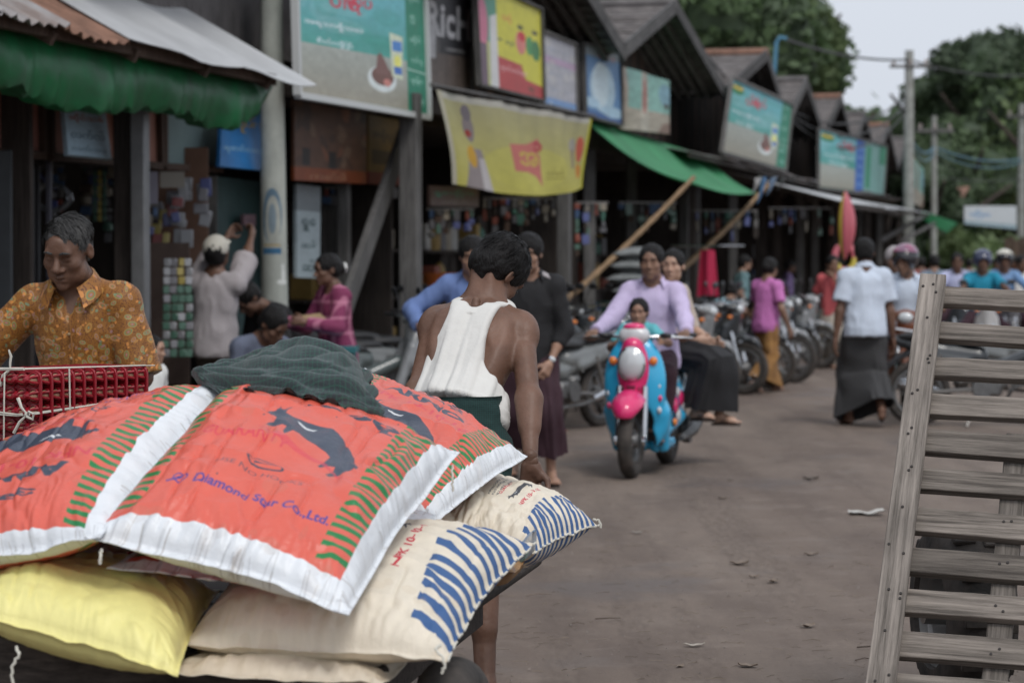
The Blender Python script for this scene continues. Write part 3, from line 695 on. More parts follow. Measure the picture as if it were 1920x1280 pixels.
def figure(label, J, loc, rz, skin=0, hair='short', shirt=None, sleeves='short', hem=-.1, longyi=None, trousers=None, hands=None, feet=None, vox=.010, hv=.0042,
           collar=False, vneck=False, loose=.016, group=None, cat='person', name='person', g=1.0, hairmat=None, extra=None, noseg=1.0, drop=.97, jaw=1.0, sandals=True, legs=True, fine=False, crump=.010, longyi_kw=None, shirt_ops=None, hs=1.0, body_extra=None, hair_fn=None, shirt_uv=False, hair_kw=None, eyes=False, belt=True):
    root = thing(name, label, cat, loc, rz, group); s = J['s']; T, R = J['T'], J['R']; sk = SKINS[skin]
    ms = []; b = body_ops(J, g)
    if body_extra: b += body_extra(J)
    ho = head_ops(J, jaw, noseg, hs)
    fo = foot_ops(J, 'L', *(feet[0] if feet else ())) + foot_ops(J, 'R', *(feet[1] if feet else ()))
    if fine:
        ms.append(sdf(b + ho + fo, hv))
    else:
        ms.append(sdf(b, vox)); ms.append(sdf(ho, hv)); ms.append(sdf(fo, .006))
    for k, d in enumerate('LR'):
        w = J['wr' + d]; fd = (w - J['el' + d]).normalized(); h = (hands[k] if hands else None) or {}
        dv = Vector(h.get('dir', fd)); pn = Vector(h.get('palm', (-1 if d == 'L' else 1, 0, 0)))
        if abs(dv.normalized().dot(pn.normalized())) > .95: pn = Vector((0, 0, -1))
        side = h.get('side')
        if side is None:                                # thumb forward or up
            x = dv.normalized().cross(pn); side = 1 if x.dot(Vector(h.get('thumbdir', (0, -1, .6)))) > 0 else -1
        ms.append(sdf(hand_ops(s, w, dv, pn, side, h.get('curl', .35), h.get('thumb', .4)), .0034, .002, iters=1))
    V, F = join(*ms)
    mesh_obj('body', V, F, sk, root, True, ang=None)
    if eyes:
        for x in (-1, 1):
            c = J['Hd'] + J['Rh'] @ Vector((x * .031 * s, -.0815 * s, .0015 * s)); MB().ell(c, (.0105 * s, .0075 * s, .0034 * s), J['Rh'], 12, 8).build('eye', EYEM, root)
    for x in (-1, 1):
        q = lambda a, y, z: J['Hd'] + J['Rh'] @ Vector((a * s * hs, y * s * hs, z * s * hs))
        MB().tube([q(x * .014, -.0945, .028), q(x * .028, -.0965, .0335), q(x * .048, -.085, .028)], [.0035, .0045, .002], 6).build('eyebrow', hairmat or HAIR, root)
    if hair and hair_fn is None:
        kw = dict(hair_kw or {}); kw.setdefault('hs', hs)
        if hair == 'bun': kw['bun'] = True
        if hair == 'long': kw['long'] = .18
        HV, HF = sdf(hair_ops(J, **kw), .0055, .01); hn = normals(HV, HF)
        HV = HV + hn * (.004 * vnoise(HV * np.array([1, 1, .5]), 55, 3, 2))[:, None]
        mesh_obj('hair', HV, HF, hairmat or HAIR, root)
        if hair == 'short' and vox < .012 and 'th' not in (hair_kw or {'th': 0}) or hair_kw == {'th': .02} or hair_kw == {'th': .022}:
            strands(J, root, 800, mid_locks, hairmat or HAIR, int(J['H'] * 977) % 50, .0024)
    elif hair_fn: hair_fn(J, root)
    if shirt:
        e = loose; zz = hem
        o = [('e', T(0, .005, -.04), ((.152 + e) * g * s, (.122 + e) * g * s, .2 * s), R, .06), ('e', T(0, -.004, .12), ((.136 + e) * g * s, (.104 + e) * g * s, .15 * s), R, .06), ('e', T(0, .003, .28), ((.146 + e * .7) * g * s, (.102 + e * .7) * g * s, .17 * s), R, .05),
             ('e', T(0, .012, .39), ((.15 + e * .5) * g * s, (.088 + e * .4) * g * s, .094 * s), R, .05), ('c', T(.135, .012, .445), T(.04, .02, .487), (.044 + e * .2) * s, .042 * s, .04), ('c', T(-.135, .012, .445), T(-.04, .02, .487), (.044 + e * .2) * s, .042 * s, .04)]
        o += [('p', T(0, 0, zz), -(R @ Vector((0, 0, 1)))), ('-c', T(0, -.02, .505), T(0, -.05, .62), .05 * s, .07 * s, .005)]
        if vneck: o += [('-c', T(0, -.12, .40), T(0, -.11, .54), .012 * s, .055 * s, .004)]
        if sleeves != 'none':
            for d in 'LR':
                sh, el, wr = J['sh' + d], J['el' + d], J['wr' + d]
                if sleeves == 'short': p = sh + (el - sh) * .72; o += [('e', sh, tuple([(.055 + e * .4) * s] * 3), None, .04), ('f', sh, p, (.051 + e * .4) * s, (.048 + e * .8) * s, .03)]
                elif sleeves == 'elbow': p = sh + (el - sh) * .98; o += [('e', sh, tuple([(.055 + e * .4) * s] * 3), None, .04), ('f', sh, p, (.054 + e * .4) * s, (.05 + e * 1.2) * s, .03)]
                else:
                    f = .93 if sleeves == 'long' else .45; p = el + (wr - el) * f
                    o += [('e', sh, tuple([(.055 + e * .4) * s] * 3), None, .04), ('c', sh, el, (.052 + e * .4) * s, (.046 + e * .4) * s, .03), ('f', el, p, (.046 + e * .4) * s, (.034 + e * .3) * s, .02)]
        if shirt_ops: o += shirt_ops(J)
        V, F = sdf(o, .0045 if fine else vox * .9, iters=1); V = crumple(V, F, crump, 9, int(J['H'] * 1000) % 97)
        uv = None
        if shirt_uv:
            Q = (V - to_np(J['P'])) @ np.array(R); uv = np.stack([Q[:, 0] * 1.5 + .5 + .45 * Q[:, 1], Q[:, 2] * 1.5 + .3], 1)
        mesh_obj('shirt', V, F, shirt, root, uv=uv)
        if collar:
            b = MB(); rows = []
            for a in np.linspace(rad(-118), rad(118), 25):
                cx, cy = math.sin(a), math.cos(a)
                up = .548 - .030 * (abs(a) / 2) ** 2; rr = .066; yo = -.002 - .008 * (1 - cy)
                rows.append([T(cx * rr, cy * rr + yo, up), T(cx * (rr + .008), cy * (rr + .006) + yo, up + .016 - .01 * abs(a) / 2), T(cx * (rr + .018), cy * (rr + .014) + yo, up - .006), T(cx * (rr + .028 + .006 * abs(a)), cy * (rr + .022) + yo - .016 * abs(a) / 2, up - .03 - .016 * (abs(a) / 2) ** 4)])
            b.grid(lambda u, v: rows[round(u * 24)][round(v * 3)], 24, 3, .004)
            q = b.build('collar', shirt, root)
    if longyi:
        V, F = loft_legs(J, drop=drop, **(longyi_kw or {})); mesh_obj('longyi', V, F, longyi, root)
    if trousers:
        o = [('e', T(0, .005, -.02), (.146 * g * s, .112 * g * s, .12 * s), R, .05), ('e', T(0, 0, .06), (.136 * g * s, .102 * g * s, .1 * s), R, .05)]
        for d in 'LR': hp, kn, an = J['hip' + d], J['kn' + d], J['an' + d]; o += [('c', hp, kn, .084 * s, .066 * s, .04), ('f', kn, kn + (an - kn) * drop, .066 * s, .056 * s, .03), ('c', kn + (an - kn) * .15 + Vector((0, .02, 0)) * s, kn + (an - kn) * .5 + Vector((0, .02, 0)) * s, .06 * s, .052 * s, .03)]
        V, F = sdf(o, vox); V = crumple(V, F, .006, 8, 4); mesh_obj('trousers', V, F, trousers, root)
    if sandals: flipflop(J, 'L', root); flipflop(J, 'R', root)
    if extra: extra(J, root)
    return root
# ================================================================== THE SETTING
def struct(name, o): o.name = name; o['kind'] = 'structure'; return o
# ---- ground
def ground_mat():
    m = bpy.data.materials.new('trodden_dirt'); m.use_nodes = True; N, Lk = m.node_tree.nodes, m.node_tree.links; b = N['Principled BSDF']
    tc = N.new('ShaderNodeTexCoord')
    mp = N.new('ShaderNodeMapping'); mp.inputs['Rotation'].default_value = (0, 0, ST_A); mp.inputs['Scale'].default_value = (1.0, 0.22, 1); Lk.new(tc.outputs['Object'], mp.inputs[0])
    def nz(sc, det, vec, ro=.6):
        n = N.new('ShaderNodeTexNoise'); n.inputs['Scale'].default_value = sc; n.inputs['Detail'].default_value = det; n.inputs['Roughness'].default_value = ro; Lk.new(vec, n.inputs['Vector']); return n.outputs[0]
    def rng(x, a, b_, c, d):
        r = N.new('ShaderNodeMapRange'); r.inputs[1].default_value = a; r.inputs[2].default_value = b_; r.inputs[3].default_value = c; r.inputs[4].default_value = d; Lk.new(x, r.inputs[0]); return r.outputs[0]
    def mix(f, a, c, mode='MIX'):
        x = N.new('ShaderNodeMix'); x.data_type = 'RGBA'; x.blend_type = mode
        if isinstance(f, float): x.inputs[0].default_value = f
        else: Lk.new(f, x.inputs[0])
        for i, q in ((6, a), (7, c)):
            if isinstance(q, tuple): x.inputs[i].default_value = (*q, 1)
            else: Lk.new(q, x.inputs[i])
        return x.outputs[2]
    big = nz(.55, 7, mp.outputs[0]); ruts = nz(2.4, 6, mp.outputs[0]); mid = nz(3.0, 8, tc.outputs['Object'], .7); fine = nz(70, 6, tc.outputs['Object'], .75); peb = nz(260, 3, tc.outputs['Object'])
    c = mix(rng(big, .38, .62, 0, 1), (.158, .120, .098), (.245, .197, .162)); c = mix(rng(ruts, .44, .64, 0, .6), c, (.115, .088, .075))
    c = mix(rng(mid, .50, .70, 0, .5), c, (.285, .235, .198)); c = mix(rng(fine, .35, .7, .0, .35), c, (.09, .068, .058)); c = mix(rng(peb, .66, .74, 0, .5), c, (.30, .27, .24))
    m2 = N.new('ShaderNodeMapping'); m2.inputs['Rotation'].default_value = (0, 0, ST_A); m2.inputs['Scale'].default_value = (1.9, 0.035, 1); m2.inputs['Location'].default_value = (3.3, 1, 0); Lk.new(tc.outputs['Object'], m2.inputs[0])
    trk = nz(1.6, 3, m2.outputs[0], .55); tread = nz(30, 2, mp.outputs[0]); tf = N.new('ShaderNodeMath'); tf.operation = 'MULTIPLY'; Lk.new(rng(trk, .53, .64, 0, 1), tf.inputs[0]); Lk.new(rng(tread, .4, .6, .12, .5), tf.inputs[1])
    c = mix(tf.outputs[0], c, (.105, .080, .066)); damp = nz(.75, 5, tc.outputs['Object'], .5); df = rng(damp, .57, .66, 0, .62); c = mix(df, c, (.088, .067, .056))
    Lk.new(c, b.inputs['Base Color']); Lk.new(rng(damp, .55, .66, .9, .48), b.inputs['Roughness']); b.inputs['Specular IOR Level'].default_value = .35
    ad = N.new('ShaderNodeMath'); ad.operation = 'ADD'; Lk.new(rng(mid, 0, 1, 0, 1.5), ad.inputs[0]); Lk.new(fine, ad.inputs[1]); a2 = N.new('ShaderNodeMath'); a2.operation = 'ADD'; Lk.new(ad.outputs[0], a2.inputs[0]); Lk.new(rng(peb, .6, .75, 0, .5), a2.inputs[1])
    bp = N.new('ShaderNodeBump'); bp.inputs['Strength'].default_value = .55; bp.inputs['Distance'].default_value = .012; Lk.new(a2.outputs[0], bp.inputs['Height']); Lk.new(bp.outputs[0], b.inputs['Normal'])
    return m
GM = ground_mat()
ys = np.concatenate([np.linspace(-30, 2, 10), np.linspace(2.5, 30, 200), 30 * (450 / 30) ** np.linspace(0.02, 1, 60)])
xs = np.concatenate([-12 - 300 * np.linspace(1, 0.02, 16) ** 2, np.linspace(-12, 12, 160), 12 + 300 * np.linspace(0.02, 1, 16) ** 2])
GX, GY = np.meshgrid(xs, ys); gp = np.stack([GX, GY, GX * 0], -1)
rot = np.stack([GX * SN.x + GY * SN.y, (GX * SU.x + GY * SU.y) * .25, GX * 0], -1)
def gz(x, y):
    p = np.array([[x, y, 0.0]]); r = np.array([[x * SN.x + y * SN.y, (x * SU.x + y * SU.y) * .25, 0]])
    return float((.012 * vnoise(r, 1.6, 3, 3) + .006 * vnoise(p, 5.0, 9, 2))[0])
GZ = .012 * vnoise(rot, 1.6, 3, 3) + .006 * vnoise(gp, 5.0, 9, 2)
V = np.stack([GX, GY, GZ], -1).reshape(-1, 3); W = len(xs)
q = np.array([(j * W + i, j * W + i + 1, (j + 1) * W + i + 1, (j + 1) * W + i) for j in range(len(ys) - 1) for i in range(W - 1)], dtype=np.int32)
struct('ground', mesh_obj('ground', V, q, GM))

# ---- materials of the buildings
W_DARK = wood('dark_timber', (0.028, 0.023, 0.021), (0.085, 0.07, 0.062), 'Z'); W_GREY = wood('grey_timber', (0.07, 0.068, 0.066), (0.20, 0.195, 0.19), 'Z')
W_BROWN = wood('brown_timber', (0.055, 0.036, 0.028), (0.13, 0.09, 0.07), 'Z'); W_BARGE = wood('barge_timber', (0.05, 0.05, 0.05), (0.15, 0.145, 0.145), 'Y', sc=.6)
TIN = mat('weathered_tin', (0.40, 0.40, 0.41), rough=.5, metal=.35, var=.35, vs=3, col2=(0.25, 0.20, 0.18), bump=.1, bs=20)
TINL = mat('pale_tin', (0.56, 0.57, 0.58), rough=.5, metal=.2, var=.2, vs=1.5)
TIND = mat('dull_corrugated', (0.14, 0.13, 0.13), rough=.7, metal=.2, var=.4, vs=4)
RUST = mat('rusty_tin', (0.24, 0.13, 0.09), rough=.8, var=.4, vs=6)
SHING = mat('roof_shingles', (0.15, 0.135, 0.13), rough=.9, var=.55, vs=5, bump=.6, bs=12)
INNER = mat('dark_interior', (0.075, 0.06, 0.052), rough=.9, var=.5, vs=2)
CONC = mat('pole_concrete', (0.30, 0.31, 0.29), rough=.9, var=.25, vs=7, bump=.35, bs=45, dirt=.35)
BAMB = mat('bamboo', (0.26, 0.165, 0.085), rough=.6, var=.3, vs=9)

def px_quad(cs, L):
    """corners tl,tr,br,bl of a flat thing fixed in the street plane L -> points in space"""
    return [S(tpx(x, L), L, zpx(x, y, L)) for x, y in cs]
def board(name, label, cat, cs, L, im, thick=.03, frame=None, group=None, lean=0.0, wob=0.0, kindname='panel', bat=True):
    P = px_quad(cs, L) if not isinstance(cs[0], Vector) else cs
    P = [Vector(p) for p in P]
    if lean:
        for i in (2, 3): P[i] = P[i] + SN * lean
    base = (P[2] + P[3]) / 2; root = thing(name, label, cat, tuple(base), 0, group)
    m = mat('print_' + im.name, img=im, rough=.55, bump=.15, bs=6, dirt=.12) if not isinstance(im, bpy.types.Material) else im
    nu, nv = 10, 6; n = (P[1] - P[0]).cross(P[3] - P[0]).normalized(); n = n if n.dot(Vector((0, -1, 0))) > 0 else -n
    vs = []; uv = []
    for j in range(nv + 1):
        for i in range(nu + 1):
            u, v = i / nu, j / nv; p = (P[3] * (1 - u) + P[2] * u) * (1 - v) + (P[0] * (1 - u) + P[1] * u) * v
            if wob: p = p + n * (wob * float(vnoise(np.array([[u * 3, v * 3, label.__len__()]]), 1.0, 5)[0]))
            vs.append(p); uv.append((u, v))
    k = len(vs); vs2 = [p - n * thick for p in vs]; f = []
    for j in range(nv):
        for i in range(nu): a = j * (nu + 1) + i; f.append((a, a + 1, a + nu + 2, a + nu + 1))
    fb = [tuple(k + i for i in q[::-1]) for q in f]
    rim = [i for i in range(nu + 1)] + [j * (nu + 1) + nu for j in range(1, nv + 1)] + [nv * (nu + 1) + i for i in range(nu - 1, -1, -1)] + [j * (nu + 1) for j in range(nv - 1, 0, -1)]
    fr = [(rim[i], rim[i] + k, rim[(i + 1) % len(rim)] + k, rim[(i + 1) % len(rim)]) for i in range(len(rim))]
    mesh_obj(kindname, [tuple(p) for p in vs + vs2], f + fb + fr, m, root, False, True, uv + uv)
    if frame:
        b = MB(); w = frame[0]
        for i in range(4): b.beam(P[i] + n * .006, P[(i + 1) % 4] + n * .006, w, thick + .03, tuple(n))
        b.build('frame', frame[1], root, True)
    if bat:
        b = MB(); bk = -n * (thick + .03)
        for u in (.2, .8): b.beam(P[3] * (1 - u) + P[2] * u + bk, P[0] * (1 - u) + P[1] * u + bk, .05, .05)
        b.build('batten', W_DARK, root, True)
    return root

# ---- the row of gabled shophouses
valley = [6.0, 14.2, 22.0, 29.9, 37.7, 44.9, 50.7, 56.2, 61.7, 67.6, 73.5]
peakt = [10.1, 18.2, 25.7, 33.4, 42.3, 47.7, 53.7, 58.7, 64.7, 70.4]
hues = ['with a grey plank front hidden by tin and signboards', 'behind the concrete pole with a tall teal billboard on its front', 'with the yellow cloth banner hung from its beam', 'with the wide dark gable over the blue and rusty signs', 'with the tilted teal billboard under its gable', 'sixth along, a bare dark plank front beside the tilted billboard', 'with the far teal and blue billboard on its front', 'with a rust edged ridge left of the tall grey pole', 'with a short rusty ridge just before the tall grey pole', 'last of the row, half hidden behind the tall grey pole']
PLANK = MB().box((0, 0, 0), (.19, .025, 1), None, .004)
plank_me = None
def shophouse(k):
    t0, t1, tp = valley[k], valley[k + 1], peakt[k]; zv = 4.08 + .04 * math.sin(k * 2.3); zp = 5.05 + .04 * math.cos(k * 3.1)
    root = thing('shophouse', 'dark timber shophouse ' + hues[k], 'shophouse', tuple(S(tp, 7.0)), 0, 'gabled shophouses in a row along the left side')
    Lw = 7.0; Lf = 6.15; Lb = 13.5
    global plank_me
    # upper front planks, each its own piece, cut to the gable
    n = int((t1 - t0) / .2); dt = (t1 - t0) / n
    for i in range(n):
        tc = t0 + (i + .5) * dt; zt = zv + (zp - zv) * (1 - abs(tc - tp) / ((tp - t0) if tc < tp else (t1 - tp))) - .10
        me_b = MB(); r_ = random.Random(k * 100 + i); z0 = 2.95 + r_.uniform(-.03, .03)
        me_b.beam(S(tc, Lw + r_.uniform(-.008, .008), z0), S(tc, Lw, zt), .022, dt * .93, tuple(SU))
        me_b.build('plank', W_DARK if (i * 7 + k) % 3 else W_BROWN, root, True)
    b = MB()
    for L, z in ((6.95, 2.9), (6.6, 2.95)): b.beam(S(t0, L, z), S(t1, L, z), .12, .16)
    b.build('eaves_beam', W_DARK, root, True)
    for tt in ((t0 + .2, tp - .6, t1 - .15) if k > 2 else ()):
        MB().beam(S(tt, 6.62, 0), S(tt, 6.62, 2.87), .15, .15, bev=.01).build('post', W_GREY if (k + int(tt)) % 2 else W_DARK, root, True)
    # roof: two slopes in overlapping courses
    for side, (ta, za, tb, zb) in (('a', (t0, zv, tp, zp)), ('b', (t1, zv, tp, zp))):
        nr = 15; b = MB()
        for r in range(nr):
            f0, f1 = r / nr, (r + 1.25) / nr; f1 = min(f1, 1.0)
            A = S(ta + (tb - ta) * f0, Lf, za + (zb - za) * f0 + .035); B = S(ta + (tb - ta) * f1, Lf, za + (zb - za) * f1 + .012); dn = SN * (-(Lb - Lf)); nn = 14
            vs = []; rr = random.Random(r * 31 + k)
            for q in range(nn + 1):
                j1 = rr.uniform(-.012, .012); vs += [A + dn * (q / nn) + Vector((0, 0, j1)), B + dn * (q / nn)]
            b.add(vs + [v - Vector((0, 0, .02)) for v in vs], [(2 * q, 2 * q + 1, 2 * q + 3, 2 * q + 2) for q in range(nn)] + [(2 * q + 2 * nn + 2, 2 * q + 2 * nn + 4, 2 * q + 2 * nn + 5, 2 * q + 2 * nn + 3) for q in range(nn)] + [(2 * q, 2 * q + 2, 2 * q + 2 * nn + 4, 2 * q + 2 * nn + 2) for q in range(nn)] + [(0, 2 * nn + 2, 2 * nn + 3, 1)])
        b.build('roof_slope', SHING, root, True, smooth=False)
        MB().beam(S(ta, Lf - .03, za + .0), S(tb, Lf - .03, zb + .0), .035, .19).build('bargeboard', W_BARGE, root, True)
        b = MB()
        for q in range(1, 6):
            L = Lf + q * .16 + .05; b.beam(S(ta, L, za - .05), S(tb, L, zb - .05), .05, .07)
        b.build('rafter', W_GREY, root, True, kind='stuff')
    MB().tube([S(tp, Lf - .05, zp + .05), S(tp, Lb, zp + .05)], .07, 8).build('ridge_cap', RUST if k % 2 == 0 else TIND, root, True)
    # ground floor: dark inner room with its back wall, side wall and counter
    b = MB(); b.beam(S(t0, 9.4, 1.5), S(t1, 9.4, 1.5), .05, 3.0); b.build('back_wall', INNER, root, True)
    b = MB(); b.box(S(t1 - .02, 8.05, 1.45), (2.6, .05, 2.9), Matrix.Rotation(STREET_ROT, 3, 'Z')); b.build('side_wall', W_DARK, root, True)
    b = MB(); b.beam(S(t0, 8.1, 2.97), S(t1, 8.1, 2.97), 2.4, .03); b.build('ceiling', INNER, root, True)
    b = MB(); b.beam(S(t0 + .3, 8.0, .02), S(t1 - .1, 8.0, .02), 2.6, .16); b.build('plinth', CONC, root, True)
    return root
for k in range(len(peakt)): shophouse(k)

# ---- printed signs
TEAL, TEALD, TEALL = C8(70, 150, 150), C8(0, 120, 88), C8(140, 190, 195)
def teal_bill(seed, w=640, h=560, blue=False):
    c = Cv(w, h, C8(150, 175, 175), 1.1)
    c.grad(0, 0, 1, .42, C8(150, 145, 130), C8(165, 172, 165)); c.grad(0, .42, 1, 1, C8(75, 160, 150), C8(110, 185, 200))
    for i in range(14):
        r = random.Random(seed * 50 + i); c.ell(r.uniform(0, .7), r.uniform(.45, .95), r.uniform(.05, .2), r.uniform(.03, .1), C8(150, 200, 205) if i % 2 else C8(40, 145, 125), .25)
    c.ell(.11, .86, .085, .05, C8(20, 120, 60)); c.ell(.11, .90, .08, .025, C8(225, 190, 60)); c.ell(.11, .93, .06, .016, C8(20, 120, 60))
    c.text('ပါစ်', .24, .73, .16, C8(200, 40, 70), bold=.02); c.text('ထုပ်', .36, .71, .19, C8(200, 40, 70), bold=.02)
    c.text('အရသာရှိသော', .06, .55, .07, C8(215, 230, 235), w=.42, bold=.02); c.text('စိတ်ကြိုက်', .14, .42, .06, C8(215, 230, 235), w=.26, bold=.02)
    c.ell(.62, .24, .115, .10, C8(215, 225, 225)); c.ell(.625, .265, .09, .075, C8(110, 75, 65)); c.poly([(.57, .28), (.585, .42), (.61, .45), (.63, .42), (.67, .34), (.68, .27)], C8(120, 85, 78)); c.ell(.66, .22, .03, .03, C8(200, 130, 120))
    c.poly([(.70, .28), (.69, .62), (.80, .60), (.79, .26)], C8(205, 215, 190)); c.rect(.71, .48, .79, .56, C8(70, 130, 200)); c.ell(.75, .40, .03, .05, C8(235, 235, 120)); c.rect(.72, .30, .785, .36, C8(60, 110, 190))
    c.rect(.83, 0, 1, 1, C8(25, 125, 98)); c.rect(0, 0, 1, .03, C8(20, 125, 90))
    for i, t in enumerate(('ရောင်း', 'က', 'ဆိုင်', 'ဝယ်ယူ', 'ဖုန်း', 'ကုန်စုံ')): c.text(t, .86 + .01 * (i % 2), .88 - i * .16, .07, C8(160, 205, 190), w=.10 if i != 1 else .04, bold=.01)
    c.line([(.83, .36), (1, .34)], .008, C8(190, 215, 205))
    if blue:
        c.rect(.50, 0, .63, 1, C8(20, 90, 175)); c.rect(.63, 0, 1, 1, C8(120, 165, 160)); c.rect(.66, .1, .74, .9, C8(45, 135, 105)); c.rect(.88, .6, 1, 1, C8(45, 135, 105))
        for i in range(5): c.text('က', .53, .1 + i * .17, .08, C8(150, 190, 220), w=.07)
    c.speck(.10, 30, seed); return c.image('teal_advert')
IM1 = teal_bill(1)
board('billboard', 'large teal billboard with a white bowl and pink lettering, right of the concrete pole', 'billboard', [(552, -66), (795, -16), (795, 221), (549, 179)], 6.3, IM1, frame=(.05, mat('white_frame', (.5, .52, .52), rough=.5)), lean=.04)
def sign_rich():
    c = Cv(200, 360, C8(88, 84, 82), .7)
    c.rect(0, 0, 1, .3, C8(92, 82, 76)); c.rect(.3, .3, .95, .44, C8(42, 42, 46)); c.rect(0, .42, 1, 1, C8(52, 52, 56))
    c.text('RicH', .03, .44, .30, C8(190, 190, 192), w=.95, bold=.03); c.rect(.05, .25, .22, .55, C8(170, 170, 172)); c.rect(.42, .33, .9, .36, C8(120, 120, 120))
    for i in range(5): c.line([(i * .22, 0), (i * .22 + .01, 1)], .012, C8(40, 38, 36), .7)
    c.speck(.2, 25, 4); return c.image('worn_shop_board')
board('painted_board', 'weathered plank board lettered RicH in faded white between the teal and yellow signs', 'sign', [(798, -60), (884, -35), (884, 172), (798, 162)], 6.45, sign_rich(), frame=(.03, W_GREY))
def sign_yellow():
    c = Cv(360, 420, C8(195, 190, 60), .85)
    c.rect(0, 0, .3, 1, C8(80, 140, 118)); c.rect(0, 0, .28, .45, C8(170, 175, 120)); c.ell(.1, .62, .07, .24, C8(190, 110, 135)); c.rect(.05, 0, .14, .42, C8(100, 80, 95)); c.poly([(.18, 0), (.3, 0), (.3, .75), (.2, .7)], C8(200, 200, 200)); c.ell(.07, .9, .05, .06, C8(220, 220, 210))
    c.poly([(.3, 0), (1, 0), (1, .15), (.72, .18), (.66, .32), (.3, .34)], C8(170, 60, 60)); c.text('ရောင်းဝယ်ရေး', .33, .19, .09, C8(220, 175, 175), w=.42, bold=.01); c.text('သင့်', .38, .7, .1, C8(205, 110, 60), bold=.02)
    c.text('-', .31, .5, .02, C8(60, 70, 60)); c.text('အတွက်', .42, .46, .09, C8(70, 80, 60), w=.14, bold=.02)
    c.ell(.66, .55, .08, .12, C8(200, 120, 110)); c.ell(.68, .62, .06, .05, C8(190, 40, 50)); c.ell(.8, .55, .06, .1, C8(70, 140, 80)); c.ell(.9, .52, .07, .11, C8(60, 120, 70)); c.rect(.62, .69, .7, .73, C8(30, 30, 30)); c.rect(.85, .69, .93, .73, C8(30, 30, 30)); c.text('ဆု', .76, .04, .08, C8(60, 60, 30), bold=.03)
    c.speck(.08, 20, 5); return c.image('yellow_advert')
board('billboard', 'yellow and red advertising board with bottles, above the cloth banner', 'billboard', [(888, -40), (1013, 18), (1010, 190), (889, 160)], 6.3, sign_yellow(), frame=(.03, W_GREY), lean=.05)
def sign_faded(bg, rows, name, seed):
    c = Cv(220, 320, bg, .75)
    for (y, h, col) in rows: c.rect(0, y, 1, y + h, col)
    r = random.Random(seed)
    for i in range(7): c.text('မြန်မာစာ', .1, .12 + i * .11, .045, C8(120, 140, 165), w=r.uniform(.5, .8), al=.7)
    for i in range(12): c.ell(r.random(), r.random(), r.uniform(.03, .12), r.uniform(.02, .09), C8(190, 188, 182), .4)
    c.speck(.14, 18, seed); return c.image(name)
board('billboard', 'faded white board with small grey lettering and a blue foot', 'billboard', [(1014, 58), (1078, 84), (1076, 212), (1010, 196)], 6.4, sign_faded(C8(165, 165, 172), [(0, .12, C8(110, 145, 190)), (.6, .1, C8(175, 150, 175))], 'faded_notice', 2), lean=.03, frame=(.03, W_GREY))
def sign_blue():
    c = Cv(240, 400, C8(75, 120, 165), .6); c.ell(.5, .45, .34, .34, C8(170, 195, 210)); c.ell(.45, .5, .22, .3, C8(195, 212, 220)); c.rect(0, 0, 1, .1, C8(35, 80, 135)); c.ell(.75, .15, .3, .08, C8(160, 190, 210)); c.ell(.2, .22, .2, .07, C8(160, 190, 210))
    c.rect(0, .86, 1, 1, C8(120, 130, 135)); c.text('ရေသန့်', .4, .84, .08, C8(190, 90, 100), w=.45); c.speck(.15, 20, 8); return c.image('blue_water_advert')
board('billboard', 'narrow blue and white splash board on the wall, left of the rusty teal panels', 'billboard', [(1092, 82), (1161, 100), (1159, 236), (1090, 218)], 6.4, sign_blue(), lean=.04, frame=(.03, W_GREY))
def sign_rusty():
    c = Cv(300, 380, C8(120, 165, 155), .8); c.rect(0, 0, 1, .36, C8(160, 150, 135)); c.rect(.36, 0, .5, 1, C8(165, 158, 145)); c.ell(.43, .6, .05, .3, C8(150, 95, 85)); c.rect(0, .1, .08, 1, C8(150, 135, 120)); c.ell(.9, .7, .14, .2, C8(110, 150, 165)); c.poly([(.7, 0), (1, 0), (1, .2), (.8, .16)], C8(120, 95, 80)); c.ell(.92, .5, .06, .05, C8(40, 35, 30))
    c.speck(.25, 16, 3); return c.image('rusty_teal_panels')
board('sign_panel', 'peeling teal and cream sheet panels turning rusty, above the green tarpaulin', 'sign', [(1169, 124), (1253, 152), (1251, 252), (1163, 242)], 6.4, sign_rusty(), wob=.03, lean=.04)
board('billboard', 'tilted teal billboard with a green strip under the fifth gable', 'billboard', [(1371, 145), (1484, 196), (1471, 320), (1351, 286)], 6.0, teal_bill(2), frame=(.05, W_GREY))
board('billboard', 'far teal billboard with a bright blue stripe down its middle', 'billboard', [(1533, 240), (1661, 274), (1655, 366), (1533, 352)], 6.0, teal_bill(5, blue=True), frame=(.05, W_GREY))
board('sign_panel', 'small pale teal panel far down the row, right beside the tall grey pole', 'sign', [(1712, 296), (1731, 318), (1730, 392), (1712, 380)], 5.6, sign_rusty())

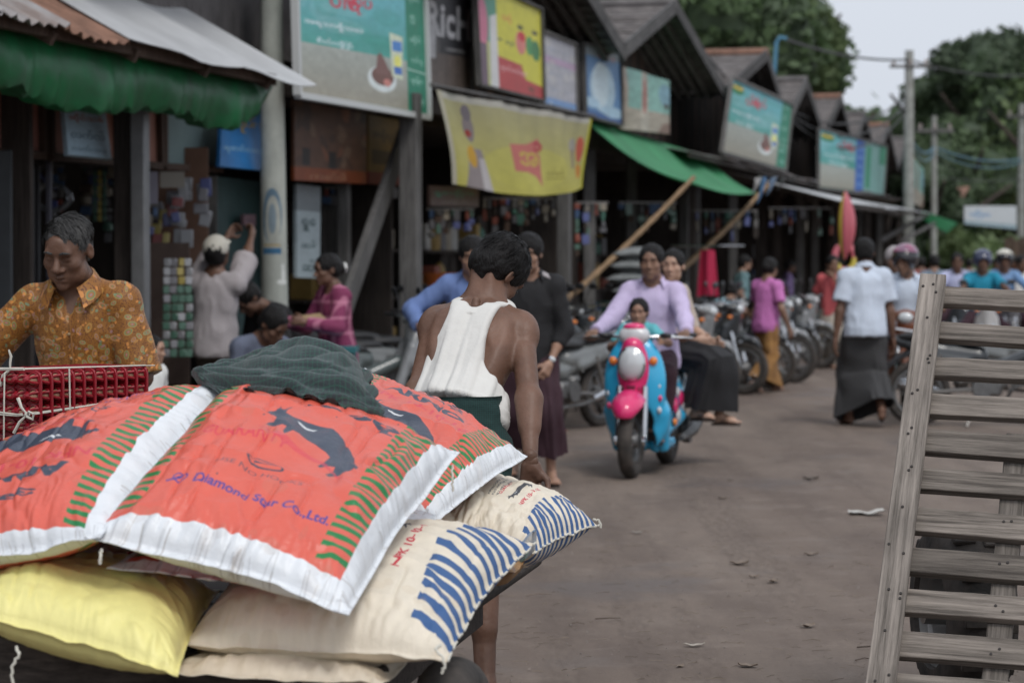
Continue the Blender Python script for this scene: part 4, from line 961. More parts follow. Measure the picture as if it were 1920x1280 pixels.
# ---- yellow cloth banner
def banner_img():
    c = Cv(900, 520, C8(202, 196, 105), 1.65); c.grad(0, 0, 1, 1, C8(200, 193, 98), C8(172, 167, 132))
    c.ell(.5, .3, .3, .25, C8(208, 202, 100), .5); c.rect(0, .93, 1, 1, C8(190, 188, 178)); c.ell(.14, .66, .035, .15, C8(140, 130, 130)); c.ell(.14, .82, .03, .09, C8(120, 112, 118)); c.poly([(.06, 0), (.12, .45), (.2, .45), (.24, 0)], C8(150, 140, 140)); c.poly([(.17, 0), (.18, .35), (.21, .35), (.24, 0)], C8(195, 190, 190)); c.ell(.13, .35, .03, .12, C8(205, 160, 60)); c.ell(.13, .6, .02, .04, C8(160, 60, 50))
    c.poly([(.355, .55), (.5, .58), (.59, .46), (.59, .1), (.53, .22), (.46, .26), (.37, .26)], C8(202, 120, 112)); c.poly([(.5, .58), (.58, .66), (.6, .58), (.53, .42)], C8(202, 120, 112)); c.text('အ', .41, .33, .16, C8(205, 180, 90), bold=.02); c.text('၁', .54, .5, .12, C8(186, 70, 80), bold=.03)
    c.text('လက်ဖက်', .63, .22, .09, C8(150, 138, 70), w=.12, bold=.01); c.line([(.62, .19), (.76, .19)], .01, C8(150, 138, 70))
    c.ell(.86, .6, .035, .1, C8(165, 160, 150)); c.rect(.84, .3, .87, .55, C8(150, 135, 120)); c.ell(.935, .55, .03, .18, C8(200, 95, 75)); c.ell(.93, .25, .03, .1, C8(210, 140, 60)); c.rect(.975, 0, 1, 1, C8(205, 200, 60)); c.rect(0, 0, .02, 1, C8(195, 190, 170))
    c.speck(.06, 12, 6); return c.image('yellow_banner_print')
def banner():
    L = 6.0; TL, TR, BR, BL = px_quad([(818, 168), (1109, 222), (1096, 352), (848, 345)], L); root = thing('cloth_banner', 'faded yellow cloth banner with red print sagging across the shopfront', 'banner', tuple((BL + BR) / 2))
    NU, NV = 60, 30; vs = []; uv = []
    for j in range(NV + 1):
        for i in range(NU + 1):
            u, v = i / NU, j / NV; p = (BL * (1 - u) + BR * u) * (1 - v) + (TL * (1 - u) + TR * u) * v
            bulge = math.sin(PI * u) * (1 - v); p = p + Vector((0, 0, -.10 * math.sin(PI * u) * (1 - v) - .015 * abs(math.sin(u * 9)) * v)) + SN * (.10 * bulge + .03 * math.sin(u * 17 + 3 * v) * (.3 + .7 * (1 - v)) + .012 * math.sin(u * 60) * v)
            p = p + SU * (.12 * (1 - v) * v * 4 * (0.5 - u))
            vs.append(p); uv.append((u, v))
    F = np.array([(j * (NU + 1) + i, j * (NU + 1) + i + 1, (j + 1) * (NU + 1) + i + 1, (j + 1) * (NU + 1) + i) for j in range(NV) for i in range(NU)], dtype=np.int32)
    mesh_obj('cloth', [tuple(p) for p in vs], F, mat('banner_cloth', img=banner_img(), rough=.9, trans=.25, bump=.2, bs=14), root, True, True, uv)
    b = MB(); b.tube([TL + Vector((0, 0, .03)) - SU * .15, TR + Vector((0, 0, .03)) + SU * .15], .02, 8); b.build('rail', W_GREY, root, True)
    return root
banner()
def text_board(name, label, cat, cs, L, bg, items, w=240, h=200, asp=1.2, frame=None, wobb=0.0, lean=0, spk=.1):
    c = Cv(w, h, bg, asp)
    for it in items:
        if it[0] == 't': c.text(it[1], it[2], it[3], it[4], it[5], w=it[6], bold=.02)
        elif it[0] == 'r': c.rect(*it[1:6])
        elif it[0] == 'e': c.ell(*it[1:6])
    c.speck(spk, 15, len(label)); return board(name, label, cat, cs, L, c.image(name + '_print'), frame=frame, wob=wobb, lean=lean, bat=False)

# ---- things fixed to the shopfront on the left
text_board('sign_panel', 'pale blue paper sign with red Burmese letters, hung left under the green tarpaulin', 'sign', [(122, 204), (200, 212), (185, 298), (103, 290)], 6.75, C8(165, 190, 205), [('t', 'ဆိုင်သစ်', .1, .72, .2, C8(150, 65, 40), .82), ('t', 'လက်လီ', .1, .38, .2, C8(70, 95, 120), .8), ('t', 'လက်ကား', .1, .1, .14, C8(90, 115, 135), .8)], lean=.1)
text_board('sign_panel', 'blue sign with yellow letters, left of the concrete pole', 'sign', [(418, 205), (500, 215), (496, 322), (390, 312)], 6.8, C8(30, 105, 165), [('t', 'ဖုန်း', .3, .62, .3, C8(150, 130, 70), .6), ('t', 'ရောင်းသည်', .06, .25, .16, C8(120, 160, 185), .85)], lean=.1)
text_board('sign_panel', 'tall narrow white sign with three lines of Burmese letters by the teal door', 'sign', [(557, 345), (602, 350), (600, 522), (557, 520)], 6.9, C8(165, 178, 182), [('r', 0, .72, 1, 1, C8(120, 128, 132)), ('t', 'ရွှေ', .2, .50, .14, C8(70, 90, 92), .6), ('t', 'ဆန်', .18, .28, .13, C8(70, 90, 92), .65), ('t', 'ဆီ', .22, .07, .13, C8(70, 90, 92), .55)], w=120, h=400, asp=.3)
text_board('sign_panel', 'small brown board with green Burmese letters hung below the cloth banner', 'sign', [(808, 348), (898, 352), (898, 388), (808, 386)], 6.3, C8(88, 68, 60), [('t', 'ရွှေမြန်မာ', .08, .45, .4, C8(60, 130, 105), .8), ('t', 'ဆိုင်', .2, .1, .22, C8(120, 110, 100), .6)], w=240, h=90, asp=2.5)
def poster_brown():
    c = Cv(300, 300, C8(92, 62, 46), 1); r = random.Random(3)
    for i in range(26): c.ell(r.random(), r.uniform(.25, 1), r.uniform(.02, .06), r.uniform(.04, .14), [C8(120, 95, 75), C8(70, 48, 38), C8(130, 80, 55), C8(55, 40, 35)][i % 4], .8, r.uniform(-.6, .6))
    c.rect(0, 0, 1, .17, C8(130, 62, 28)); c.rect(.1, .2, .2, .42, C8(30, 24, 24)); c.rect(.45, .18, .55, .4, C8(30, 24, 24)); c.text('ကော်ဖီ', .2, .03, .1, C8(160, 120, 90), w=.5)
    c.speck(.2, 14, 2); return c.image('brown_poster_print')
board('poster', 'brown product poster covering the wall right of the concrete pole', 'poster', [(553, 188), (688, 212), (688, 345), (553, 338)], 6.75, poster_brown(), bat=False)
text_board('poster', 'yellow and black advert poster beside the grey post under the teal billboard', 'poster', [(692, 214), (752, 226), (752, 348), (692, 345)], 6.75, C8(112, 84, 30), [('r', 0, 0, 1, .18, C8(105, 30, 26)), ('r', .1, .3, .9, .5, C8(60, 44, 20)), ('t', 'အချိုရည်', .1, .62, .2, C8(60, 40, 18), .8)])
# wall panels above the shop openings
def wall_panel(label, cs, col, L=6.95):
    col = tuple(min(255, int(q * 1.25)) for q in col)
    m = mat('panel_' + str(col), srgb(*col), rough=.8, var=.15, vs=3); P = px_quad(cs, L); r = thing('wall_panel', label, 'panel', tuple(P[3])); b = MB(); n = SN
    b.add([P[3], P[2], P[1], P[0], P[3] - n * .03, P[2] - n * .03, P[1] - n * .03, P[0] - n * .03], [(0, 1, 2, 3), (7, 6, 5, 4), (0, 4, 5, 1), (1, 5, 6, 2), (2, 6, 7, 3), (3, 7, 4, 0)]); b.build('sheet', m, r, True, smooth=False)
    b = MB()
    for i in range(4): b.beam(P[i] + n * .02, P[(i + 1) % 4] + n * .02, .05, .05, tuple(n))
    b.build('frame', W_BROWN, r, True)
wall_panel('dusty pink plywood panel at the far left under the green tarpaulin', [(-60, 150), (75, 160), (78, 292), (-60, 284)], (132, 92, 84))
wall_panel('pinkish plywood panel behind the pale blue paper sign', [(90, 160), (215, 175), (218, 304), (92, 294)], (128, 92, 80))
wall_panel('narrow brown plywood panel right of the dark post', [(262, 180), (296, 184), (298, 312), (262, 308)], (122, 86, 74))
wall_panel('grey green plywood panel left of the blue sign', [(304, 186), (410, 198), (410, 318), (304, 312)], (92, 108, 108))
root = thing('shop_door', 'tall dark teal door standing shut left of the concrete pole', 'door', tuple(S(tpx(445, 7.3), 7.3)))
P = px_quad([(396, 330), (492, 340), (492, 640), (396, 640)], 7.3)
b = MB(); b.grid(lambda u, v: (P[3] * (1 - u) + P[2] * u) * (1 - v) + (P[0] * (1 - u) + P[1] * u) * v, 2, 4, .05); b.build('leaf', mat('teal_door', (0.022, 0.055, 0.055), rough=.6, var=.2), root, True)
b = MB()
for u in (-.02, 1.02): b.beam(P[3] * (1 - u) + P[2] * u + SN * .02, P[0] * (1 - u) + P[1] * u + SN * .02, .08, .08)
b.build('jamb', W_GREY, root, True)
text_board('paper_notice', 'small mauve paper notice pasted on the dark teal door', 'notice', [(458, 402), (480, 403), (480, 424), (458, 423)], 7.2, C8(110, 85, 92), [('t', 'ဆိုင်', .2, .3, .3, C8(60, 50, 60), .6)], w=60, h=60, asp=1)
# left tin awning
aw = thing('tin_awning', 'pale corrugated tin awning sloping down over the left shop', 'awning', tuple(S(12, 6.6)))
def tin_sheet(t0, t1, m, corr, dz=0.0, Lo=5.86, zo=2.74, Li=7.6, zi=3.70, rag=0.0):
    nu = int((t1 - t0) / .02) if corr else 10
    def f(u, v):
        t = t0 + (t1 - t0) * u; z = zo + (zi - zo) * v + dz + (.013 * math.sin(2 * PI * t / .076) if corr else .02 * math.sin(6 * u + 2 * v)) - .03 * math.sin(PI * u) * (1 - v)
        return S(t, Lo + (Li - Lo) * v - (rag * math.sin(t * 37) if v == 0 else 0), z)
    MB().grid(f, nu, 5, .006).build('tin_sheet', m, aw, True)
tt = 7.6
for i, (w, m, c) in enumerate(((.85, TIN, 1), (.85, TIN, 1), (.85, TIN, 1), (.9, TIN, 1), (.85, TIN, 1), (.85, TIN, 1), (.9, RUST, 1), (2.0, TINL, 0), (1.45, TINL, 0))):
    tin_sheet(tt, tt + w + .06, m, c, .018 * (i % 2), rag=.02); tt += w
AWE = tt
b = MB()
for L, z in ((6.0, 2.76), (6.9, 3.22)): b.beam(S(7.6, L, z - .03), S(16.6, L, z - .03), .06, .08)
for t in np.arange(8, 16.9, 1.2): b.beam(S(t, 5.95, 2.68), S(t, 7.5, 3.5), .05, .08)
b.build('rafter', W_BROWN, aw, True)
# corrugated upper wall above the awning, left of the pole
cw = thing('corrugated_wall', 'dull corrugated tin wall above the awning, left of the concrete pole', 'wall', tuple(S(18, 6.9)))
for i in range(10):
    t0 = 12.5 + i * .78
    MB().grid(lambda u, v: S(t0 + u * .8, 6.9 - .012 * math.sin(2 * PI * (t0 + u * .8) / .09) + .003 * (i % 2), 3.02 + 2.6 * v), 54, 1, .004).build('tin_sheet', TIND, cw, True)
# green tarpaulin slung below the awning
TARP = mat('green_tarpaulin', (0.02, 0.30, 0.10), rough=.38, var=.3, vs=4, trans=.4, bump=.3, bs=18, col2=(0.05, 0.16, 0.08))
gt = thing('green_tarpaulin', 'green plastic tarpaulin slung in folds under the tin awning', 'tarpaulin', tuple(S(14, 6.2)))
def gf(u, v):
    t = 10.2 + 6.7 * u; bag = .06 * math.sin(t * 5.1) + .035 * math.sin(t * 11 + 1) + .03 * abs(math.sin(t * 8.3)) + .012 * math.sin(t * 31 + 2 * math.sin(t * 3)); e = min(1, (1 - u) * 6)
    zb = 2.36 + .30 * max(0, (u - .86) / .14) ** 1.4 + .04 * math.sin(t * 2.2); zt = 2.74; a = v * 1.25
    L = 6.12 + (.16 * math.sin(PI * min(v, 1)) + bag * (1 - v) * .8) * e * -1
    if v < .25: k = v / .25; return S(t, 6.30 - .16 * k - bag * .4, zb + .03 * (1 - k) + .02 * math.sin(t * 19))
    k = (v - .25) / .75; return S(t, 6.14 - bag * .6 * (1 - k) - .05 * math.sin(PI * k), zb + (zt - zb) * k + .02 * math.sin(t * 31) * (1 - k))
MB().grid(gf, 150, 14, .003).build('sheet', TARP, gt, True)
# posts on the left
for (px, L, w, m, lab) in ((245, 6.5, .17, W_DARK, 'thick dark timber post at the left shopfront'), (264, 6.35, .10, mat('grey_pipe', (.16, .165, .17), rough=.5, metal=.3, var=.2), 'slim grey metal post against the thick dark post'), (770, 6.3, .17, W_GREY, 'weathered grey post under the large teal billboard'), (646, 6.9, .10, W_GREY, 'short grey post left of the slanting brace'), (1058, 6.5, .15, W_GREY, 'grey post below the right end of the yellow banner'), (622, 7.2, .16, W_GREY, 'grey plank post beside the narrow white sign'), (1282, 6.4, .13, W_GREY, 'dark grey post under the green awning')):
    t = tpx(px, L); r = thing('timber_post', lab, 'post', tuple(S(t, L))); MB().beam(S(t, L, 0), S(t, L, 2.95), w, w, tuple(SU), .008).build('post', m, r, True)
r = thing('slanting_brace', 'slanting grey timber brace leaning on the weathered post', 'brace', tuple(S(tpx(640, 6.6), 6.6)))
MB().beam(S(tpx(765, 6.5), 6.5, zpx(765, 235, 6.5)), S(tpx(640, 6.6), 6.6, zpx(640, 600, 6.6)), .22, .06, tuple(SN), .008).build('plank', W_GREY, r, True)
# concrete pole with remains of painted posters
cp = thing('concrete_pole', 'pale round concrete utility pole with a torn blue poster and white paint marks', 'pole', tuple(at(516, 500, 19.2).xy) + (0,))
def pole_img():
    c = Cv(256, 1024, C8(166, 170, 163), .25)
    c.ell(.30, .445, .13, .055, C8(92, 116, 134)); c.ell(.31, .435, .10, .050, C8(162, 165, 158)); c.ell(.30, .44, .05, .03, C8(120, 136, 146)); c.rect(.17, .385, .40, .39, C8(165, 140, 80), .6); c.rect(.17, .37, .41, .382, C8(60, 105, 140)); c.ell(.44, .33, .03, .012, C8(215, 218, 215)); c.ell(.42, .315, .07, .005, C8(215, 218, 215)); c.ell(.40, .317, .02, .004, C8(215, 218, 215)); c.ell(.43, .345, .025, .006, C8(205, 208, 205))
    c.speck(.09, 60, 3); return c.image('pole_paint')
Pm = mat('painted_concrete', img=pole_img(), rough=.9, bump=.3, bs=45, var=.12, vs=5)
nv_, nu_ = 24, 28; base = Vector((at(516, 500, 19.2).x, 19.2, 0)); vs = []; uv = []
for j in range(nv_ + 1):
    z = 8.0 * j / nv_; r_ = .118 - .0085 * z
    for i in range(nu_ + 1): a = 2 * PI * i / nu_ - PI; vs.append((base.x + r_ * math.sin(a) - .012 * z * .6, base.y - r_ * math.cos(a), z)); uv.append((.3 + a / (2 * PI), z / 4.0))
F = np.array([(j * (nu_ + 1) + i, j * (nu_ + 1) + i + 1, (j + 1) * (nu_ + 1) + i + 1, (j + 1) * (nu_ + 1) + i) for j in range(nv_) for i in range(nu_)], dtype=np.int32)
mesh_obj('shaft', vs, F, Pm, cp, True, True, uv)

# ---- green awning with bamboo props, tin eaves beyond
ga = thing('green_awning', 'bright green sheet awning propped out over the street on bamboo', 'awning', tuple(S(32, 5.8)))
A0, A1, A2, A3 = S(29.2, 6.5, 3.2), S(38.2, 6.5, 3.14), S(tpx(1418, 5.3), 5.3, zpx(1418, 363, 5.3)), S(tpx(1302, 5.3), 5.3, zpx(1302, 345, 5.3))
GRN = mat('green_sheet', (0.05, 0.33, 0.13), rough=.5, var=.25, vs=1.2, trans=.3)
def gaf(u, v):
    p = (A0 * (1 - u) + A1 * u) * (1 - v) + (A3 * (1 - u) + A2 * u) * v; return p + Vector((0, 0, -.16 * math.sin(PI * v) * (1 - .4 * u) + .03 * math.sin(u * 25 + 1) * math.sin(PI * v) - .06 * math.sin(PI * u) * v))
MB().grid(gaf, 50, 12, .004).build('sheet', GRN, ga, True)
def bamboo(label, a, b_, r=.035):
    q = thing('bamboo_pole', label, 'pole', tuple(a)); m = MB(); n = 9; pts = []; rs = []
    for i in range(n * 3 + 1):
        t = i / (n * 3); p = Vector(a) * (1 - t) + Vector(b_) * t; p = p + Vector((0, 0, -.04 * math.sin(PI * t))); pts.append(p); rs.append(r * (1.25 if i % 3 == 0 else 1.0) * (1.1 - .3 * t))
    m.tube(pts, rs, 8); m.build('cane', BAMB, q, True)
bamboo('long bamboo pole slanting up from the grey post to the green awning', S(tpx(1062, 6.35), 6.35, zpx(1062, 562, 6.35)), S(tpx(1300, 5.3), 5.3, zpx(1300, 333, 5.3)), .032)
bamboo('thinner bamboo pole slanting up behind the scooter to the awning corner', S(tpx(1278, 6.1), 6.1, zpx(1278, 505, 6.1)), S(tpx(1438, 5.25), 5.25, zpx(1438, 348, 5.25)), .036)
def eave(label, c0, c1, L0, L1, zin, m, n=14, rag=.05, seed=0):
    q = thing('tin_eave', label, 'awning', tuple(S(tpx(c0[0], L0), L0)))
    t0, t1 = tpx(c0[0], L0), tpx(c1[0], L0); z0, z1 = zpx(c0[0], c0[1], L0), zpx(c1[0], c1[1], L0); r = random.Random(seed)
    for i in range(n):
        a, b_ = i / n, (i + 1.08) / n; dz = r.uniform(-rag, rag) * .6; dl = r.uniform(-rag, rag)
        f = lambda u, v: S((t0 + (t1 - t0) * (a + (b_ - a) * u)), (L0 + dl) + (L1 - L0 - dl) * v, (z0 + (z1 - z0) * (a + (b_ - a) * u) + dz) * (1 - v) + zin * v + .008 * math.sin(u * 50))
        MB().grid(f, 24, 3, .006).build('tin_sheet', m, q, True)
    MB().beam(S(t0, L0 + .06, z0 - .06), S(t1, L0 + .06, z1 - .06), .05, .06).build('batten', W_DARK, q, True)
    return q
eave('ragged grey tin eave running on beyond the green awning', (1300, 283), (1545, 345), 6.0, 7.0, 3.2, TIN, 12, .05, 3)
eave('pale tin eave over the far shops below the blue striped billboard', (1588, 380), (1745, 400), 4.6, 6.6, 3.0, TINL, 8, .03, 5)
eave('curling grey tin eave between the two far billboards', (1535, 350), (1700, 372), 6.0, 7.0, 3.1, TIN, 8, .07, 8)
q = thing('green_awning', 'small bright green far awning beyond the pale tin eave', 'awning', tuple(at(1750, 420, 62).xy) + (0,))
p4 = [at(1730, 395, 63), at(1795, 418, 58), at(1775, 436, 58), at(1722, 408, 63)]
MB().grid(lambda u, v: (p4[3] * (1 - u) + p4[2] * u) * (1 - v) + (p4[0] * (1 - u) + p4[1] * u) * v, 10, 4, .01).build('sheet', GRN, q, True)
b = MB(); b.tube([at(1650, 452, 52), at(1735, 404, 62)], .05, 6); b.tube([at(1690, 452, 54), at(1760, 415, 61)], .04, 6); b.build('prop', W_GREY, q, True)

# ---- poles and wires down the street
def upole(label, px, Y, topy, r, mm=CONC):
    p = at(px, topy, Y); q = thing('utility_pole', label, 'pole', (p.x, Y, 0), 0); MB().tube([(p.x, Y, 0), (p.x, Y, p.z)], [r * 1.25, r * .85], 10).build('shaft', mm, q, True)
    b = MB(); b.beam((p.x - .5, Y - .1, p.z - .4), (p.x + .5, Y - .1, p.z - .4), .08, .08); b.build('crossarm', W_GREY, q, True)
    for s_ in (-.4, 0, .4): MB().lathe([(.02, 0), (.05, .03), (.03, .07), (.05, .1), (.02, .14)], (p.x + s_, Y - .1, p.z - .36), n=8).build('insulator', mat('porcelain', (.35, .3, .28), rough=.3), q, True)
    return p
p1 = upole('tallest grey utility pole, nearest on the right beyond the gables', 1705, 60, 95, .13); p2 = upole('thin grey utility pole second down the street', 1752, 66, 218, .085); p3 = upole('grey utility pole cut off by the right edge of the photo', 1916, 76, 195, .12)
def wire(label, pts, r=.015, sag=.3, m=None):
    q = thing('overhead_wire', label, 'wire', tuple(pts[0])); b = MB()
    for a, c in zip(pts[:-1], pts[1:]):
        a, c = Vector(a), Vector(c); b.tube([a * (1 - t) + c * t - Vector((0, 0, sag * 4 * t * (1 - t))) for t in np.linspace(0, 1, 14)], r, 5)
    b.build('cable', m or mat('cable_black', (.03, .03, .03), rough=.6), q, True)
wire('thick dark overhead cable from the blue pipe to the tallest pole', [at(1462, 70, 47), at(1705, 112, 60)], .03, .15)
wire('dark cable running on right from the tallest pole', [at(1705, 112, 60), at(1990, 130, 76)], .025, .3)
for i in range(3): wire(('black bundled cable drooping under the gables', 'second black cable of the drooping bundle, a little higher', 'lowest black cable of the drooping bundle')[i], [at(1235, -40 + 8 * i, 34), at(1470, 200 + 6 * i, 47), at(1700, 180 + 14 * i, 60)], .022, .5 + .15 * i)
BLUEC = mat('cable_blue', (.06, .16, .22), rough=.5)
wire('pale blue cable slung between the far poles', [at(1712, 268, 60), at(1752, 276, 66), at(1916, 298, 76)], .03, .2, BLUEC)
wire('lower pale blue cable slung between the far poles', [at(1712, 276, 60), at(1752, 284, 66), at(1916, 304, 76)], .02, .3, BLUEC)
wire('thin grey wire low between the far poles', [at(1752, 330, 66), at(1916, 335, 76)], .015, .1)
q = thing('blue_pipe_mast', 'slim blue pipe mast bent over above the sixth gable', 'mast', tuple(at(1452, 165, 47)))
MB().tube([at(1450, 170, 47), at(1456, 80, 47), at(1462, 70, 47), at(1475, 73, 47)], .035, 8).build('pipe', mat('blue_pvc', (.07, .22, .34), rough=.5), q, True)

# ---- trees and far things
LEAF = []
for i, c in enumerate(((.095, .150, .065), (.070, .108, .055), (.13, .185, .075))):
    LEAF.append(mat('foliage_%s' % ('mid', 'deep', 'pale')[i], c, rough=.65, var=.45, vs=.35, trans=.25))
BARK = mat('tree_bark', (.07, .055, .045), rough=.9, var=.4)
def crown_mesh(seed, R=5.0, Hh=4.5, n=9000, sz=.26, lobes=16):
    g = np.random.default_rng(seed); C = g.normal(size=(lobes, 3)); C /= np.linalg.norm(C, axis=1)[:, None]; C *= g.uniform(.35, .85, (lobes, 1)); C *= (R, R, Hh); r = g.uniform(.28, .5, lobes) * R
    li = g.integers(0, lobes, n); d = g.normal(size=(n, 3)); d /= np.linalg.norm(d, axis=1)[:, None]; rad_ = g.uniform(.72, 1.08, n) ** .7
    P = C[li] + d * (r[li] * rad_)[:, None] * (1, 1, .8); keep = vnoise(P, .9, seed) > -.45; P = P[keep]; d = d[keep]; n = len(P)
    a = g.normal(size=(n, 3)); a = np.cross(a, d + g.normal(size=(n, 3)) * .5); a /= np.linalg.norm(a, axis=1)[:, None]; b = np.cross(a, g.normal(size=(n, 3))); b /= np.linalg.norm(b, axis=1)[:, None]
    s = g.uniform(.5, 1.3, (n, 1)) * sz; V = np.stack([P - a * s, P + b * s * .6, P + a * s, P - b * s * .6], 1).reshape(-1, 3); F = np.arange(4 * n, dtype=np.int32).reshape(-1, 4)
    cb = MB()
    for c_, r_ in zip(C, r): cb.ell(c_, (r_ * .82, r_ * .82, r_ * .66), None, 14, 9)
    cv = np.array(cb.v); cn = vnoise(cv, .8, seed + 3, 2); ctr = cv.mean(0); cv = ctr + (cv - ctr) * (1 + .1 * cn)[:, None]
    return V, F, cv, cb.f
crowns = []
for s_ in range(4):
    V, F, cv, cf = crown_mesh(s_ + 3)
    me = bpy.data.meshes.new('leaves'); allV = np.concatenate([V, cv]); faces = [tuple(f) for f in F] + [tuple(i + len(V) for i in f) for f in cf]
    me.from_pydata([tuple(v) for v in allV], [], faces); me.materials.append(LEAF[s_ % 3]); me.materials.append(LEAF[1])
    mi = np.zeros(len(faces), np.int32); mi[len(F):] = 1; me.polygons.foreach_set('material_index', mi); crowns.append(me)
tlab = ['broad green tree behind the roofs, leftmost of the tall trees', 'tall green tree rising behind the fifth gable', 'tall dark tree whose right side meets the gap of sky', 'lower bushy tree filling the foot of the sky gap', 'big tree right of the sky gap with a sloping crown', 'highest dense tree behind the tallest utility pole', 'dark tree at the right edge behind the cut off pole', 'rounded lower tree behind the thin far pole', 'pale bushy tree low behind the far house roof', 'dark tree filling in behind the rusty ridges', 'mid green tree far right behind the white signboard', 'leafy tree between the blue pipe and the gables', 'tree standing high over the blue pipe mast', 'small pale tree beside the foot of the tallest pole', 'broad dark tree filling the right background under the crowns', 'dark tree at the far right low behind the riders']
tspec = [(1230, 60, 78, 1.0), (1300, 10, 80, .9), (1425, 70, 84, .6), (1630, 330, 100, .62), (1800, 215, 96, .55), (1900, 215, 92, .72), (1995, 250, 88, .9), (1740, 350, 98, .6), (1800, 330, 84, .5), (1500, 250, 90, .62), (1890, 330, 96, .9), (1390, 170, 88, .8), (1300, -60, 92, 1.0), (1725, 395, 74, .42), (1850, 290, 104, .85), (1985, 330, 92, 1.0)]
for i, (px, py, Y, sc_) in enumerate(tspec):
    c_ = at(px, py, Y); q = thing('tree', tlab[i], 'tree', (c_.x, Y, 0), 0, 'tall trees behind the shophouses')
    o = link_mesh('crown', crowns[i % 4], q); o.location = (0, 0, c_.z); o.scale = (sc_ * .95, sc_ * .95, sc_); o.rotation_euler = (0, 0, i * 1.7)
    b = MB(); b.tube([(0, 0, 0), (.2, 0, c_.z * .5), (.1, .1, c_.z)], [.45 * sc_, .32 * sc_, .15], 8)
    for k in range(4): a = k * 1.6; b.tube([(.15, 0, c_.z * .55), (math.cos(a) * 1.6, math.sin(a) * 1.6, c_.z * .85 + .4), (math.cos(a) * 2.8, math.sin(a) * 2.8, c_.z + .8)], [.2 * sc_, .12, .05], 6)
    b.build('trunk', BARK, q)
# low hedge and shrubs, one mass nobody could count
g = np.random.default_rng(5); n = 9000; P = np.stack([g.uniform(12.5, 26, n), g.uniform(66, 74, n), np.zeros(n)], 1); P[:, 2] = g.uniform(0, 1, n) ** .6 * (2.1 + .9 * vnoise(P, .35, 2)); a = g.normal(size=(n, 3)); a /= np.linalg.norm(a, axis=1)[:, None]; b_ = np.cross(a, g.normal(size=(n, 3))); b_ /= np.linalg.norm(b_, axis=1)[:, None]; s_ = g.uniform(.12, .3, (n, 1))
V = np.stack([P - a * s_, P + b_ * s_ * .6, P + a * s_, P - b_ * s_ * .6], 1).reshape(-1, 3); o = mesh_obj('roadside_shrubs', V, np.arange(4 * n, dtype=np.int32).reshape(-1, 4), LEAF[2], None, False); o['kind'] = 'stuff'
fw = MB()
for i in range(26):
    r_ = random.Random(i + 90); fw.ell((-34 + i * 4.4 + r_.uniform(-1, 1), 118 + r_.uniform(-4, 4), 1.5), (5.0, 4, r_.uniform(3.5, 5.5)), None, 12, 8)
cv = np.array(fw.v); cv = cv + (vnoise(cv, .6, 4, 3) * 1.3)[:, None] * np.array([1, 1, .8]); n = 16000; k_ = g.integers(0, len(cv), n); P = cv[k_] + g.normal(size=(n, 3)) * (1.3, 1.0, 1.1); P[:, 2] = np.abs(P[:, 2]); a = g.normal(size=(n, 3)); a /= np.linalg.norm(a, axis=1)[:, None]; b_ = np.cross(a, g.normal(size=(n, 3))); b_ /= np.linalg.norm(b_, axis=1)[:, None]; s_ = g.uniform(.25, .6, (n, 1))
V = np.stack([P - a * s_, P + b_ * s_ * .6, P + a * s_, P - b_ * s_ * .6], 1).reshape(-1, 3)
o = mesh_obj('far_wood', np.concatenate([cv, V]), list(fw.f) + [tuple(q_) for q_ in (np.arange(4 * n).reshape(-1, 4) + len(cv)).tolist()], LEAF[1], None, True); o['kind'] = 'stuff'
# far signboard, far house
board('billboard', 'white signboard with pale blue print standing among the shrubs at the far right', 'billboard', [at(1808, 386, 70), at(1906, 386, 70), at(1906, 430, 70), at(1808, 420, 70)], 0, (lambda c: (c.rect(0, 0, 1, .2, C8(150, 170, 180)), c.text('မြန်မာ', .1, .35, .4, C8(110, 150, 190), w=.4, bold=.03), c.image('far_white_sign'))[-1])(Cv(200, 90, C8(195, 200, 205), 2.2)), bat=True)
q = thing('small_house', 'small far house with a rusty patched tin roof above the shrubs', 'house', tuple(at(1792, 400, 78).xy) + (0,))
c_ = at(1790, 380, 78); b = MB(); b.box((c_.x, 80, (c_.z - .3) / 2), (1.3, 3, c_.z - .3)); b.build('wall', W_GREY, q, True)
b = MB(); b.add([at(1765, 388, 77), at(1798, 388, 77), at(1818, 352, 81), at(1792, 354, 81), at(1765, 384, 77), at(1798, 384, 77), at(1818, 349, 81), at(1792, 351, 81)], [(0, 1, 2, 3), (7, 6, 5, 4), (0, 4, 5, 1), (1, 5, 6, 2), (2, 6, 7, 3), (3, 7, 4, 0)]); b.build('roof', RUST, q, True, smooth=False)
q = thing('board_fence', 'weathered board fence at the far right behind the riders', 'fence', tuple(at(1900, 450, 62).xy) + (0,))
for i in range(14): p = at(1888 + i * 9, 460, 62); MB().box((p.x, 62, 1.05), (.11, .03, 2.1 + .1 * math.sin(i * 2.1))).build('fence_board', W_BROWN, q, True)
